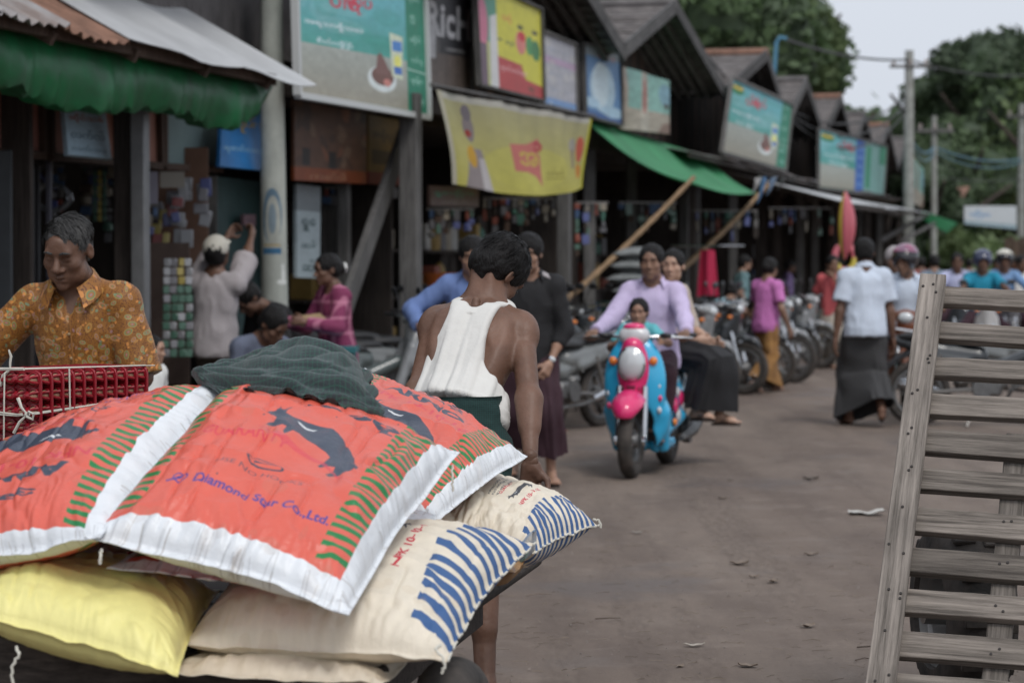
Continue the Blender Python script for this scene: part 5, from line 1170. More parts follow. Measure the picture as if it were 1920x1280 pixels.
# ================================================================== SACKS ON THE HANDCART
RED1, RED2 = (0.68, 0.115, 0.075), (0.62, 0.08, 0.07)
BUF = [(.02, .62), (.0, .56), (.03, .53), (.09, .54), (.13, .50), (.135, .36), (.10, .22), (.13, .20), (.17, .30), (.22, .34), (.27, .30), (.27, .17), (.30, .10), (.34, .22), (.40, .27), (.55, .22), (.68, .16), (.74, .08), (.73, -.10), (.70, -.22), (.73, -.24), (.79, -.12), (.83, -.08), (.84, -.20), (.80, -.32), (.84, -.33), (.93, -.14), (.985, .0), (1.0, -.04), (1.015, .03), (.97, .12), (.90, .34), (.80, .52), (.66, .70), (.58, .74), (.48, .70), (.36, .68), (.24, .68), (.16, .72), (.155, .82), (.17, .95), (.145, .88), (.13, .80), (.11, .78), (.07, .90), (.085, .77), (.07, .69)]
def buffalo(c, x, y, w, h, col, flip=False):
    c.poly([((x + w * (1 - p[0] if flip else p[0])), y + h * p[1]) for p in BUF], col)
    c.poly([(x + w * a, y + h * b) for a, b in ((.30, .60), (.33, .54), (.40, .50), (.47, .54), (.49, .61), (.46, .57), (.40, .555), (.34, .585))], C8(215, 218, 220))
def red_sack(face):
    c = Cv(820, 1180, C8(222, 226, 230), .69); m = .085
    m0 = .03; c.rect(m0 if face == 1 else m, m * .8, 1 - m * .9, 1 - m * .5, RED1)
    DK = C8(58, 66, 82); PK = (0.62, .03, .07); BL = C8(70, 62, 140); G = C8(20, 122, 62)
    for side in (0, 1):
        for i in range(26):
            y = .09 + i * .0335; x0, x1 = ((m0, m0 + .09) if face == 1 else (m, m + .10)) if side == 0 else (1 - m * .9 - .115, 1 - m * .9); k = .022
            a, b = (y + k, y) if side == 0 else (y, y + k * 1.2)
            c.poly([(x0, a), (x1, b), (x1, b + .016), (x0, a + .016)], G)
    if face == 1:
        c.text('အာမို', .42, .715, .085, DK, w=.40, bold=.045); buffalo(c, .33, .465, .44, .225, DK); c.poly([(.34, .51), (.48, .48), (.66, .44), (.80, .38), (.64, .43), (.45, .46)], PK, .55)
        c.text('GUARANTY', .16, .43, .032, PK, w=.34, bold=.015, al=.8); c.ell(.47, .335, .075, .018, DK); c.ell(.47, .335, .065, .013, RED1); c.line([(.43, .33), (.51, .342)], .006, DK)
        c.text('USE NO HOOKS', .30, .285, .018, DK, w=.34, al=.9); c.ell(.215, .205, .028, .017, BL); c.ell(.215, .205, .022, .012, RED1); c.line([(.17, .19), (.20, .195), (.22, .215)], .007, BL); c.text('Diamond Star Co.,Ltd.', .27, .18, .036, BL, w=.53, bold=.025)
    else:
        c.text('အာမို', .34, .80, .075, DK, w=.34, bold=.035); c.text('ARMO', .26, .705, .062, DK, w=.48, bold=.05); c.text('NPK 10-10-10', .2, .63, .045, PK, w=.60, bold=.02, al=.75)
        buffalo(c, .24, .40, .52, .20, DK, False); c.poly([(.3, .44), (.5, .415), (.72, .37), (.5, .39)], PK, .6); c.text('50 KGS NET', .30, .31, .035, DK, w=.40, bold=.02); c.text('Diamond Star Co.,Ltd.', .2, .175, .03, BL, w=.58, bold=.015, al=.8); c.text('MADE IN THAILAND', .28, .12, .02, BL, w=.4, al=.8)
    for i in range(6): r = random.Random(i + face); c.ell(r.uniform(.2, .8), r.uniform(.15, .9), .004, .003, DK)
    for i in range(150):
        r = random.Random(i * 3 + face); s_ = i % 4; a_ = r.random(); l_ = r.uniform(.02, .08); k_ = r.uniform(-.02, .02); P_ = [(a_, 0), (a_ + k_, l_)] if s_ == 0 else [(a_, 1), (a_ + k_, 1 - l_ * .7)] if s_ == 1 else [(1, a_), (1 - l_, a_ + k_)] if s_ == 2 else [(0, a_), (l_ * .6, a_ + k_)]
        c.line(P_, r.uniform(.002, .006), C8(158, 160, 164) if i % 3 else C8(140, 130, 118), .4)
    for i in range(40): r = random.Random(i + 300 + face); c.ell(r.random(), r.choice((r.uniform(0, .09), r.random())), r.uniform(.01, .05), r.uniform(.006, .03), C8(150, 128, 108), .13)
    c.speck(.035, 22, face); return c.image('red_sack_print')
RS1, RS2 = red_sack(1), red_sack(2)
def cream_sack():
    c = Cv(900, 620, C8(220, 210, 192), 1.45); B = C8(50, 88, 138); DK = C8(62, 64, 70); PK = C8(190, 30, 55)
    for side in (1,):
        for i in range(13):
            y = .04 + i * .073; L = .21 - .008 * abs(i - 6) ; x0 = 1 - L if side else 0.0; x1 = 1.0 if side else L
            k = .03 * math.sin(i); c.poly([(x0, y + .045 + k), (x1, y + .012), (x1, y + .052), (x0, y + .085 + k)] if side else [(x0, y + .012), (x1, y + .045 + k), (x1, y + .085 + k), (x0, y + .052)], B)
    t = Cv(300, 420, C8(220, 210, 192), .7); buffalo(t, .12, .42, .76, .16, DK); t.poly([(.2, .42), (.8, .36), (.4, .40)], PK); t.text('NPK 10-10-10', .12, .26, .07, PK, w=.76, bold=.03); t.text('GUARANTY', .22, .68, .05, PK, w=.56, bold=.03)
    for i, q in enumerate(('NITROGEN 10%', 'K2O 10% P2O5 10%', 'NET WEIGHT 50 KG')): t.text(q, .14, .86 - i * .07, .035, DK, w=.72, bold=.02)
    a = np.rot90(t.a[::2, ::2], -1)[:, :]; h, w = a.shape[:2]; y0 = (c.h - h * 2) // 2; x0 = int(c.w * .37); a = np.repeat(np.repeat(a, 2, 0), 2, 1); a = a[:min(a.shape[0], c.h - max(y0, 0)), :min(a.shape[1], int(c.w * .42))]; c.a[max(y0, 0):max(y0, 0) + a.shape[0], x0:x0 + a.shape[1]] = a
    for i in range(26): r = random.Random(i); c.ell(r.random(), r.random() ** 2 * .3, r.uniform(.01, .05), .02, C8(185, 160, 125), .15)
    c.speck(.05, 26, 7); return c.image('cream_sack_print')
CR = cream_sack()
def blank_sack(col, name, st):
    c = Cv(300, 300, col, 1.2)
    for i in range(18): r = random.Random(i + 7); c.ell(r.random(), r.random(), r.uniform(.02, .1), r.uniform(.01, .05), st, .25)
    c.speck(.06, 18, 3); return c.image(name)
YL = blank_sack(C8(232, 223, 146), 'yellow_sack_cloth', C8(205, 190, 120)); CB = blank_sack(C8(214, 202, 182), 'plain_cream_cloth', C8(165, 140, 105)); BB = blank_sack(C8(150, 116, 78), 'brown_blue_sack_cloth', C8(48, 80, 120))
def sack_mat(name, im, rough=.42, coat=.0, weave=True, spec=.6, bump=.42):
    m = mat(name, img=im, rough=rough, coat=coat, spec=spec)
    N, Lk = m.node_tree.nodes, m.node_tree.links; b = N['Principled BSDF']; tc = N.new('ShaderNodeTexCoord')
    wv = N.new('ShaderNodeTexChecker'); wv.inputs['Scale'].default_value = 300; Lk.new(tc.outputs['UV'], wv.inputs[0])
    n = N.new('ShaderNodeTexNoise'); n.inputs['Scale'].default_value = 26; n.inputs['Detail'].default_value = 7; n.inputs['Roughness'].default_value = .62; Lk.new(tc.outputs['Object'], n.inputs['Vector'])
    ml = N.new('ShaderNodeMath'); ml.operation = 'MULTIPLY_ADD'; ml.inputs[1].default_value = .05; Lk.new(wv.outputs[1], ml.inputs[0]); Lk.new(n.outputs[0], ml.inputs[2])
    bp = N.new('ShaderNodeBump'); bp.inputs['Strength'].default_value = bump; bp.inputs['Distance'].default_value = .012; Lk.new(ml.outputs[0], bp.inputs['Height']); Lk.new(bp.outputs[0], b.inputs['Normal'])
    return m
SM = {1: sack_mat('red_sack_a', RS1, .3), 2: sack_mat('red_sack_b', RS2, .3), 'c': sack_mat('cream_sack', CR, .62), 'y': sack_mat('yellow_sack', YL, .45), 'p': sack_mat('plain_cream', CB, .65), 'b': sack_mat('brown_sack', BB, .65)}
TWINE = mat('pale_twine', (.62, .60, .53), rough=.8, var=.2)
def sack(label, NL, NR, FR, FL, m, top=.09, bot=.09, seed=0, margin=.04, uvrot=0, bow=.03, lump=.010, crease=.008, nu=120, nv=120, pw=.62, group='filled sacks piled on the handcart', sag=0.0, ears=None, flap=0.0, name='sack'):
    NL, NR, FR, FL = (to_np(p) for p in (NL, NR, FR, FL)); base = (NL + NR + FR + FL) / 4; nrm = np.cross(NR - NL, FL - NL) + np.cross(FR - NR, FL - FR); nrm /= np.linalg.norm(nrm)
    if nrm[2] < 0: nrm = -nrm
    root = thing(name, label, 'sack', tuple(base - nrm * bot), 0, group)
    u = np.linspace(0, 1, nu + 1); v = np.linspace(0, 1, nv + 1); U, Vv = np.meshgrid(u, v); U_ = U[..., None]; V_ = Vv[..., None]
    bu = U - .5; bv = Vv - .5
    Ub = U - bow * np.sign(bu) * (np.abs(bu) * 2) ** 3 * np.cos(PI * bv); Vb = Vv - bow * np.sign(bv) * (np.abs(bv) * 2) ** 3 * np.cos(PI * bu)
    Ub, Vb = Ub[..., None], Vb[..., None]
    base_p = (NL * (1 - Ub) + NR * Ub) * (1 - Vb) + (FL * (1 - Ub) + FR * Ub) * Vb
    prof = lambda t: np.clip(1 - np.abs(2 * np.clip((t - margin) / (1 - 2 * margin), 0, 1) - 1) ** 2.5, 0, 1) ** pw
    H = prof(U) * prof(Vv); S3 = np.stack([U * 2.0, Vv * 2.0, U * 0 + seed * 1.37], -1)
    edge = np.minimum(np.minimum(U, 1 - U), np.minimum(Vv, 1 - Vv)); near = np.exp(-((edge - .07) / .07) ** 2)
    du, dv = np.minimum(U, 1 - U), np.minimum(Vv, 1 - Vv); al = np.where(du < dv, Vv, U) * 2
    puck = (np.sin(al * 30 + 7 * vnoise(S3, 2.5, seed + 4)) * .003 * (1 + vnoise(S3, 2, seed + 6)) + np.sin(al * 71 + 9 * vnoise(S3, 4, seed + 8)) * .0012) * near
    n1 = vnoise(S3, 1.7, seed, 2); ri = 1 - 2 * np.abs(vnoise(S3 * np.array([.8, 2.0, 1]) + .3 * vnoise(S3, 2, seed + 1)[..., None], 1.9, seed + 2)); ri2 = 1 - 2 * np.abs(vnoise(S3 * np.array([2.2, .9, 1]), 2.6, seed + 9)); ri3 = 1 - 2 * np.abs(vnoise(S3 + .25 * vnoise(S3, 3, seed + 21)[..., None], 6.5, seed + 11))
    disp = (lump * n1 + crease * np.maximum(ri, 0) ** 2 * .9 - crease * np.maximum(ri2, 0) ** 3 * .8 + crease * .28 * ri3) * np.clip(H * 1.3, 0, 1) + puck
    sg = -sag * ((2 * U - 1) ** 2 + (2 * Vv - 1) ** 2) / 2
    wob = (.010 * vnoise(S3, 2.2, seed + 31) + .004 * vnoise(S3, 7, seed + 33)) * np.exp(-edge / .03)
    up = base_p + nrm * (top * H + disp + sg + wob)[..., None]; dn = base_p + nrm * (-bot * H + disp * .5 * np.clip(H, 0, 1) + sg + wob - .0015)[..., None]
    W = nu + 1; A = up.reshape(-1, 3); B = dn.reshape(-1, 3); n = len(A)
    F = np.array([(j * W + i, j * W + i + 1, (j + 1) * W + i + 1, (j + 1) * W + i) for j in range(nv) for i in range(nu)], dtype=np.int32)
    rim = [i for i in range(W)] + [j * W + nu for j in range(1, nv + 1)] + [nv * W + i for i in range(nu - 1, -1, -1)] + [j * W for j in range(nv - 1, 0, -1)]
    R = np.array([(rim[k], rim[k] + n, rim[(k + 1) % len(rim)] + n, rim[(k + 1) % len(rim)]) for k in range(len(rim))], dtype=np.int32)
    uvx, uvy = U, Vv
    if uvrot == 2: uvx, uvy = 1 - U, 1 - Vv
    elif uvrot == 1: uvx, uvy = Vv, 1 - U
    elif uvrot == 3: uvx, uvy = 1 - Vv, U
    uv = np.stack([uvx, uvy], -1).reshape(-1, 2)
    mesh_obj('bag', np.concatenate([A, B]), np.concatenate([F, F[:, ::-1] + n, R]), m, root, True, True, np.concatenate([uv, uv]), ang=None)
    return root, lambda a, b_: Vector(up[int(b_ * nv), int(a * nu)])
sA, fA = sack('red sack printed with a buffalo, in the middle on top of the pile', at(158, 1006, 5.04), at(655, 1148, 4.93), at(862, 850, 5.85), at(432, 704, 5.97), SM[1], .125, .095, 3, .02, pw=.5, crease=.012, lump=.013, nu=190, nv=190, bow=.02)
sB, fB = sack('red sack with upside down ARMO print, left on top of the pile', at(-215, 1085, 5.25), at(190, 1012, 5.02), at(446, 712, 5.96), at(0, 860, 6.2), SM[2], .11, .095, 11, .02, pw=.5, uvrot=2, crease=.010, lump=.012, nu=190, nv=190, bow=.015)
sC, fC = sack('red sack with upright ARMO print, lying behind at the right', at(500, 850, 6.2), at(806, 990, 5.92), at(990, 852, 6.5), at(684, 690, 6.92), SM[2], .09, .09, 21, .02, pw=.5, crease=.009, nu=170, nv=170, bow=.02)
sD = sack('cream sack with blue stripes and a knotted ear, hanging over the cart edge', at(336, 1214, 5.12), at(838, 1232, 5.0), at(1003, 1018, 5.92), at(500, 1000, 6.05), SM['c'], .125, .085, 5, .012, pw=.5, nu=160, nv=160, crease=.009, bow=.035)
sE = sack('cream sack with blue stripes pointing furthest right on the pile', at(800, 1010, 6.2), at(1000, 1036, 6.13), at(1123, 981, 6.46), at(860, 905, 6.95), SM['c'], .105, .09, 8, .012, pw=.52, nu=140, nv=140, crease=.007, bow=.03)
sack('bright yellow sack at the lower left corner of the pile', at(-80, 1146, 5.05), at(334, 1264, 4.86), at(412, 1110, 5.5), at(0, 1050, 5.75), SM['y'], .105, .08, 31, .018, pw=.5, nu=140, nv=120, crease=.007, bow=.03)
sack('thin plain cream sack lowest under the striped cream sack', at(300, 1258, 5.03), at(712, 1288, 4.96), at(860, 1180, 5.9), at(440, 1170, 5.9), SM['p'], .05, .03, 41, .03, nu=80, nv=80)
sack('brown and blue sack sagging under the rightmost cream sack', at(800, 1075, 5.95), at(965, 1075, 5.98), at(1010, 1032, 6.35), at(850, 1020, 6.5), SM['b'], .04, .06, 43, .03, nu=70, nv=70)
sack('red sack squeezed flat under the middle red sack', at(200, 1062, 5.16), at(640, 1128, 5.1), at(820, 960, 5.9), at(430, 900, 5.95), SM[1], .05, .045, 47, .04, nu=70, nv=70)
sack('plain cream sack buried under the left red sack', at(-300, 1130, 5.35), at(170, 1070, 5.2), at(420, 930, 6.0), at(-20, 960, 6.3), SM['p'], .06, .07, 49, .04, nu=70, nv=70)
sack('plain cream sack buried in the back of the pile', at(520, 1010, 6.1), at(900, 1060, 6.0), at(960, 940, 6.8), at(600, 880, 6.9), SM['p'], .08, .10, 53, .04, nu=70, nv=70)
for q_, f_ in (sD, sE):
    b = MB()
    for k in range(40):
        if k % 3 != 2: b.tube([f_(1, k / 40) + Vector((.002, -.002, .002)), f_(1, (k + 1) / 40) + Vector((.002, -.002, .002))], .0026, 5)
    b.build('stitching', TWINE, q_, True, kind='stuff')
# loose twine ends on the sacks
def twine(label, pts, r=.0022):
    q = thing('twine', label, 'twine', tuple(pts[0])); P = []
    for a, b_ in zip(pts[:-1], pts[1:]):
        for k in range(5): t = k / 5; P.append(Vector(a) * (1 - t) + Vector(b_) * t + Vector((.002 * math.sin(k * 2.2), 0, .0015 * math.cos(k * 3))))
    P.append(Vector(pts[-1])); MB().tube(P, r, 6).build('strand', TWINE, q, True)
twine('frayed white twine at the tip of the rightmost cream sack', [at(1112, 973, 6.42), at(1122, 975, 6.42), at(1126, 982, 6.42), at(1126, 989, 6.42)], .003)
twine('pale green twine hanging off the ear of the striped cream sack', [at(826, 1208, 4.98), at(816, 1216, 4.96), at(830, 1232, 4.95), at(834, 1248, 4.95), at(828, 1262, 4.95)], .003)
twine('short white twine hanging off the corner of the right red sack', [at(848, 872, 5.8), at(848, 898, 5.78), at(849, 921, 5.78)], .0028)
twine('white thread hanging from the corner where two red sacks meet', [at(190, 1030, 4.98), at(188, 1045, 4.97), at(187, 1057, 4.97)], .003)
twine('pale twine dangling by the beam at the far left', [at(30, 1212, 4.95), at(36, 1226, 4.94), at(22, 1250, 4.94), at(24, 1290, 4.94)], .003)
# the ear of the striped sack, folded and tied
q = thing('knotted_sack_ear', 'blue and cream sack ear twisted and tied beside the hand', 'sack end', tuple(at(985, 1030, 6.0)))
def earf(u, v): a = at(940 + 62 * u, 1050 - 34 * u + 10 * math.sin(4 * u), 5.98); r = .024 * (1 - .45 * math.sin(PI * min(u * 1.25, 1)) ** 2); t = 2 * PI * v; return a + Vector((.25 * r * math.cos(t), r * math.cos(t) * .7, r * math.sin(t) * (1 + .35 * math.sin(3 * t + 6 * u))))
MB().grid(earf, 20, 20).build('twist', mat('blue_cream_cloth', (.10, .22, .40), rough=.6, var=.1, vs=30, col2=(.55, .50, .42)), q, True)
MB().tube([at(978, 1026, 5.94), at(990, 1034, 5.93), at(984, 1046, 5.93), at(976, 1052, 5.94)], .003, 6).build('tie', mat('green_twine', (.35, .5, .45), rough=.8), q, True)

# ---- draped longyi cloth on the sacks
CHK = mat('green_check_cloth', (0.030, 0.042, 0.046), rough=.92, uvmap=True, weave=(85, (0.03, 0.11, 0.08), .45), sheen=.2, bump=.3, bs=220)
def cat(P, t):
    n = len(P) - 1; t = min(max(t, 0), 1) * n; i = min(int(t), n - 1); f = t - i; p0, p1, p2, p3 = P[max(i - 1, 0)], P[i], P[i + 1], P[min(i + 2, n)]
    return .5 * ((2 * p1) + (p2 - p0) * f + (2 * p0 - 5 * p1 + 4 * p2 - p3) * f * f + (3 * p1 - p0 - 3 * p2 + p3) * f ** 3)
rows = [[(358, 697, 5.93), (420, 732, 5.78), (490, 738, 5.72), (560, 738, 5.70), (640, 757, 5.70), (719, 788, 5.74)], [(362, 694, 5.95), (430, 712, 5.84), (500, 714, 5.78), (575, 715, 5.76), (650, 728, 5.76), (716, 776, 5.78)],
        [(372, 690, 6.02), (440, 688, 5.97), (505, 684, 5.90), (585, 682, 5.86), (655, 696, 5.86), (706, 742, 5.88)], [(395, 687, 6.15), (455, 676, 6.10), (520, 655, 6.05), (595, 648, 6.00), (655, 672, 6.00), (696, 715, 6.02)],
        [(415, 688, 6.3), (470, 672, 6.25), (535, 648, 6.2), (600, 639, 6.16), (652, 658, 6.16), (690, 698, 6.16)], [(420, 700, 6.5), (475, 700, 6.5), (540, 690, 6.5), (600, 680, 6.5), (650, 690, 6.5), (690, 725, 6.45)]]
RW = [[to_np(at(*p)) for p in r] for r in rows]
NU, NV = 200, 120; G = np.zeros((NV + 1, NU + 1, 3))
for i in range(NU + 1):
    col_ = [cat(r, i / NU) for r in RW]
    for j in range(NV + 1): G[j, i] = cat(col_, j / NV)
ln = np.cumsum(np.r_[0, np.linalg.norm(np.diff(G[NV // 2], axis=0), axis=1)]); lv = np.cumsum(np.r_[0, np.linalg.norm(np.diff(G[:, NU // 2], axis=0), axis=1)])
UU, VV = np.meshgrid(np.linspace(0, 1, NU + 1), np.linspace(0, 1, NV + 1)); S3 = np.stack([UU * 3, VV * 3, UU * 0], -1)
ph = VV * 26 - UU * 7 + 2.2 * vnoise(S3, 1.0, 2) ; fold = (np.abs(np.sin(ph * .5)) ** .55) * .020 + .010 * np.abs(np.sin(ph * 1.15 + 3 * vnoise(S3, 1.3, 31))) ** .6 - .006 + .006 * np.sin(ph * 1.7 + UU * 12 + 2 * vnoise(S3, 2, 8)) + .008 * (1 - 2 * np.abs(vnoise(S3, 1.6, 12))) + .003 * vnoise(S3, 7, 3)
e = np.minimum(1, np.minimum(UU, 1 - UU) * 12 + .25); fold = fold - .020; G[..., 2] += fold * e; G[..., 1] -= fold * e * .6
G[0, :, 2] += .006 * np.sin(UU[0] * 60) * 1.0; G[..., 0] += (.01 * np.sin(VV * 30))[...] * (UU > .9)
F = np.array([(j * (NU + 1) + i, j * (NU + 1) + i + 1, (j + 1) * (NU + 1) + i + 1, (j + 1) * (NU + 1) + i) for j in range(NV) for i in range(NU)], dtype=np.int32)
uv = np.stack([np.broadcast_to(ln, UU.shape) + .02 * VV, np.broadcast_to(lv[:, None], UU.shape) + .03 * np.sin(UU * 5)], -1).reshape(-1, 2)
q = thing('draped_cloth', 'dark green checked cloth thrown over the top of the red sacks', 'cloth', tuple(at(560, 700, 6.0)))
V2 = G.reshape(-1, 3); k = len(V2); mesh_obj('cloth', np.concatenate([V2, V2 - (0, -.003, .005)]), np.concatenate([F, F[:, ::-1] + k]), CHK, q, True, True, np.concatenate([uv, uv]), ang=None)

# ================================================================== THE HANDCART
OAK = wood('cart_timber', (0.02, 0.017, 0.015), (0.075, 0.062, 0.055), 'X', bump=.6); RUB = mat('tyre_rubber', (0.018, 0.017, 0.016), rough=.82, var=.3, vs=12, col2=(0.07, 0.058, 0.05), bump=.3, bs=50)
STEEL = mat('worn_steel', (.25, .24, .23), rough=.45, metal=.8, var=.3)
cart = thing('handcart', 'dark wooden two wheeled handcart loaded with sacks, pulled by the man in the vest', 'handcart', (-.55, 6.0, 0))
cx = Vector((.985, -.17, 0)); cy = Vector((.17, .985, 0)); c0 = Vector((-1.30, 5.42, 0))
for i in range(7): o_ = c0 + cx * 0 + cy * (i * .215); MB().beam(o_ + Vector((0, 0, .535)), o_ + cx * 1.02 + Vector((0, 0, .485)), .185, .03, bev=.004).build('deck_plank', OAK, cart, True)
MB().beam(c0 - cy * .10 - cx * .05 + Vector((0, 0, .530)), c0 - cy * .10 + cx * 1.06 + Vector((0, 0, .47)), .09, .11, bev=.008).build('end_beam', OAK, cart, True)
for s_ in (.08, .94): MB().beam(c0 + cx * s_ - cy * .1 + Vector((0, 0, .42)), c0 + cx * s_ + cy * 1.5 + Vector((0, 0, .42)), .08, .09, bev=.008).build('side_beam', OAK, cart, True)
hR = at(1003, 1040, 7.25); hL = at(800, 1010, 7.35)
MB().tube([c0 + cx * .94 + cy * 1.2 + Vector((0, 0, .44)), hR + Vector((0, -.12, 0)), hR + Vector((.01, .22, .01))], [.026, .021, .018], 10).build('shaft', OAK, cart, True)
MB().tube([c0 + cx * .5 + cy * 1.5 + Vector((0, 0, .46)), hL, hL + Vector((.03, .3, .01))], [.026, .021, .018], 10).build('shaft', OAK, cart, True)
def wheel(parent, c, ax, R, wd, tread=False, lug=28, rimr=.6, hubm=STEEL):
    """tyre, rim and hub about the axis ax"""
    ax = Vector(ax).normalized(); M = Matrix.Translation(Vector(c)) @ ax.to_track_quat('Z', 'Y').to_matrix().to_4x4(); b = MB(M); pr = []
    for i in range(17): t = PI * i / 16; k = math.cos(t); pr.append((R - wd * .52 + wd * .52 * math.sin(t) ** (.45 if tread else .8), k * wd / 2))
    pr += [(R * rimr, -wd * .42), (R * rimr, wd * .42)]; b.lathe(pr, n=64, closed=True)
    if tread:
        for i in range(lug):
            a = 2 * PI * i / lug
            for s_ in (-1, 1): b.box((math.cos(a + s_ * .03) * (R + .001), math.sin(a + s_ * .03) * (R + .001), s_ * wd * .22), (.018, 2 * PI * R / lug * .55, wd * .34), Matrix.Rotation(a + s_ * .03, 3, 'Z'), .004)
    ty = b.build('tyre', RUB, parent, True)
    b = MB(M); b.lathe([(R * rimr + .004, -wd * .42), (R * rimr - .01, -wd * .3), (R * rimr - .02, 0), (R * rimr - .01, wd * .3), (R * rimr + .004, wd * .42), (R * rimr - .002, wd * .43), (R * rimr - .025, 0), (R * rimr - .002, -wd * .43)], n=40, closed=True)
    b.lathe([(0, -wd * .6), (R * .13, -wd * .6), (R * .15, 0), (R * .13, wd * .6), (0, wd * .6)], n=14)
    for i in range(10): a = 2 * PI * i / 10; b.tube([(math.cos(a) * R * .12, math.sin(a) * R * .12, 0), (math.cos(a + .2) * (R * rimr - .012), math.sin(a + .2) * (R * rimr - .012), 0)], .006 if R > .25 else .004, 5)
    b.build('rim', hubm, parent, True)
wheel(cart, (-.135, 5.28, .262), (1, -.2, 0), .262, .13, False)
wheel(cart, (-1.35, 5.62, .262), (1, -.17, 0), .262, .13, False)
MB().tube([(-1.35, 5.62, .262), (-.135, 5.28, .262)], .025, 8).build('axle', STEEL, cart, True)
for xx in (-1.15, -.34): MB().box((xx, 5.42, .36), (.07, .08, .2)).build('axle_block', OAK, cart, True)

# ================================================================== EGG TRAYS
REDP = mat('red_plastic', (0.30, 0.012, 0.022), rough=.32, var=.2, vs=10, spec=.5, trans=.12); EGG = mat('egg_shell', (0.32, 0.17, 0.11), rough=.55, var=.15)
ta = math.radians(35); th = Vector((math.cos(ta), -math.sin(ta), 0)); tn = Vector((math.sin(ta), math.cos(ta), 0)); tc0 = at(76, 697, 7.3); TS, TP = .292, .046
def tray_mesh():
    b = MB(); r = .022; s = TS; pts = []
    for (cx_, cz_, a0) in ((s - r, s - r, 0), (r, s - r, PI / 2), (r, r, PI), (s - r, r, 1.5 * PI)):
        for k in range(6): a = a0 + PI / 2 * k / 5; pts.append((cx_ + r * math.cos(a), 0, cz_ + r * math.sin(a)))
    for i in range(len(pts)): p, q_ = pts[i], pts[(i + 1) % len(pts)]; b.beam(p, q_, .006, .009, (0, 1, 0))
    b.tube(pts, .0042, 6, True)
    n = 6; pc = s / n
    for i in range(n + 1):
        for w in (0, 1):
            x = min(max(i * pc, .004), s - .004)
            if w: b.beam((x, .002, .006), (x, .002, s - .006), .002, .013, (1, 0, 0))
            else: b.beam((.006, .002, x), (s - .006, .002, x), .002, .013, (0, 0, 1))
    for i in range(n):
        for j in range(n):
            c_ = Vector(((i + .5) * pc, 0, (j + .5) * pc)); kb = c_ + Vector((-.010, -.030, 0))
            b.tube([c_ + Vector((.021 * math.cos(t), -.004, .021 * math.sin(t))) for t in np.linspace(0, 2 * PI, 12, endpoint=False)], .0035, 4, True)
            b.lathe([(0, -.006), (.0075, -.005), (.009, .001), (.0125, .008), (.004, .009)], tuple(kb), 'Y', 8)
            for t in (.55, 2.6, 3.7, 5.75): b.tube([c_ + Vector((.021 * math.cos(t), -.004, .021 * math.sin(t))), c_ + Vector((.018 * math.cos(t) - .004, -.016, .017 * math.sin(t))), kb + Vector((.006 * math.cos(t), .006, .007 * math.sin(t)))], [.0052, .0046, .004], 5)
            b.lathe([(.006, .02), (.012, .018), (.02, .006)], tuple(c_), 'Y', 8)
    return b
stack = thing('egg_tray_stack', 'stack of red plastic egg trays standing on edge, tied with white string', 'egg trays', tuple(tc0 + Vector((0, 0, -TS))))
tm = tray_mesh().build('egg_tray', REDP, stack); em = MB().ell((0, 0, 0), (.0165, .021, .0165), None, 12, 8).build('egg', EGG, tm)
M0 = Matrix((( th.x, tn.x, 0), (th.y, tn.y, 0), (0, 0, 1))); RQ = M0.to_euler(); pc = TS / 6; first = True; eggo = em
allegg = MB()
for i in range(6):
    for j in range(6): allegg.ell(((i + .5) * pc, -.002, (j + .5) * pc), (.0165, .021, .0165), None, 8, 6)
egs = None
for tier in range(2):
    for k in range(11):
        o = tm if first else tm.copy()
        if not first: COL.objects.link(o)
        P_ = tc0 - th * TS + tn * (k * TP) + Vector((0, 0, -TS * (1 + tier) - .006 * tier)) - stack.location
        o.location = P_; o.rotation_euler = RQ; o.parent = stack
        if k == 0:
            for i in range(6):
                for j in range(6):
                    g = eggo if first else eggo.copy()
                    if not first: COL.objects.link(g)
                    first = False; g.parent = o; g.location = ((i + .5) * pc, -.002, (j + .5) * pc)
        else:
            if egs is None: egs = allegg.build('eggs', EGG, o, kind='stuff'); g = egs
            else: g = egs.copy(); COL.objects.link(g)
            g.parent = o
def stp(a, b_, c): return tc0 - th * TS * (1 - a) + tn * (b_) + Vector((0, 0, -TS * (1 - c)))       # along face, back, up
b = MB(); e_ = -.042
b.tube([stp(-.05, e_, .98), stp(.3, e_, 1.0), stp(.62, e_ * .6, 1.018), stp(.75, .05, 1.02), stp(.98, .46, 1.015)], .0028, 5); b.tube([stp(-.05, e_ + .01, 1.0), stp(.5, e_ * .5, 1.02), stp(.8, .2, 1.022), stp(.99, .5, 1.01)], .0022, 5)
b.tube([stp(.62, e_ * .5, 1.02), stp(.62, e_, .98), stp(.61, e_, .6), stp(.60, e_, .1), stp(.6, e_, -.6)], .0028, 5)
b.tube([stp(-.05, e_, .58), stp(.5, e_, .575), stp(.8, e_, .56), stp(.99, -.01, .58), stp(1.01, .2, .62), stp(1.01, .5, .70)], .003, 5); b.tube([stp(-.05, e_, .56), stp(.8, e_, .545), stp(1.0, -.01, .57), stp(1.01, .5, .68)], .0025, 5)
b.tube([stp(1.0, .12, 1.02), stp(1.01, .12, .5), stp(1.01, .12, -.2)], .0025, 5)
b.build('string', TWINE, stack, True)
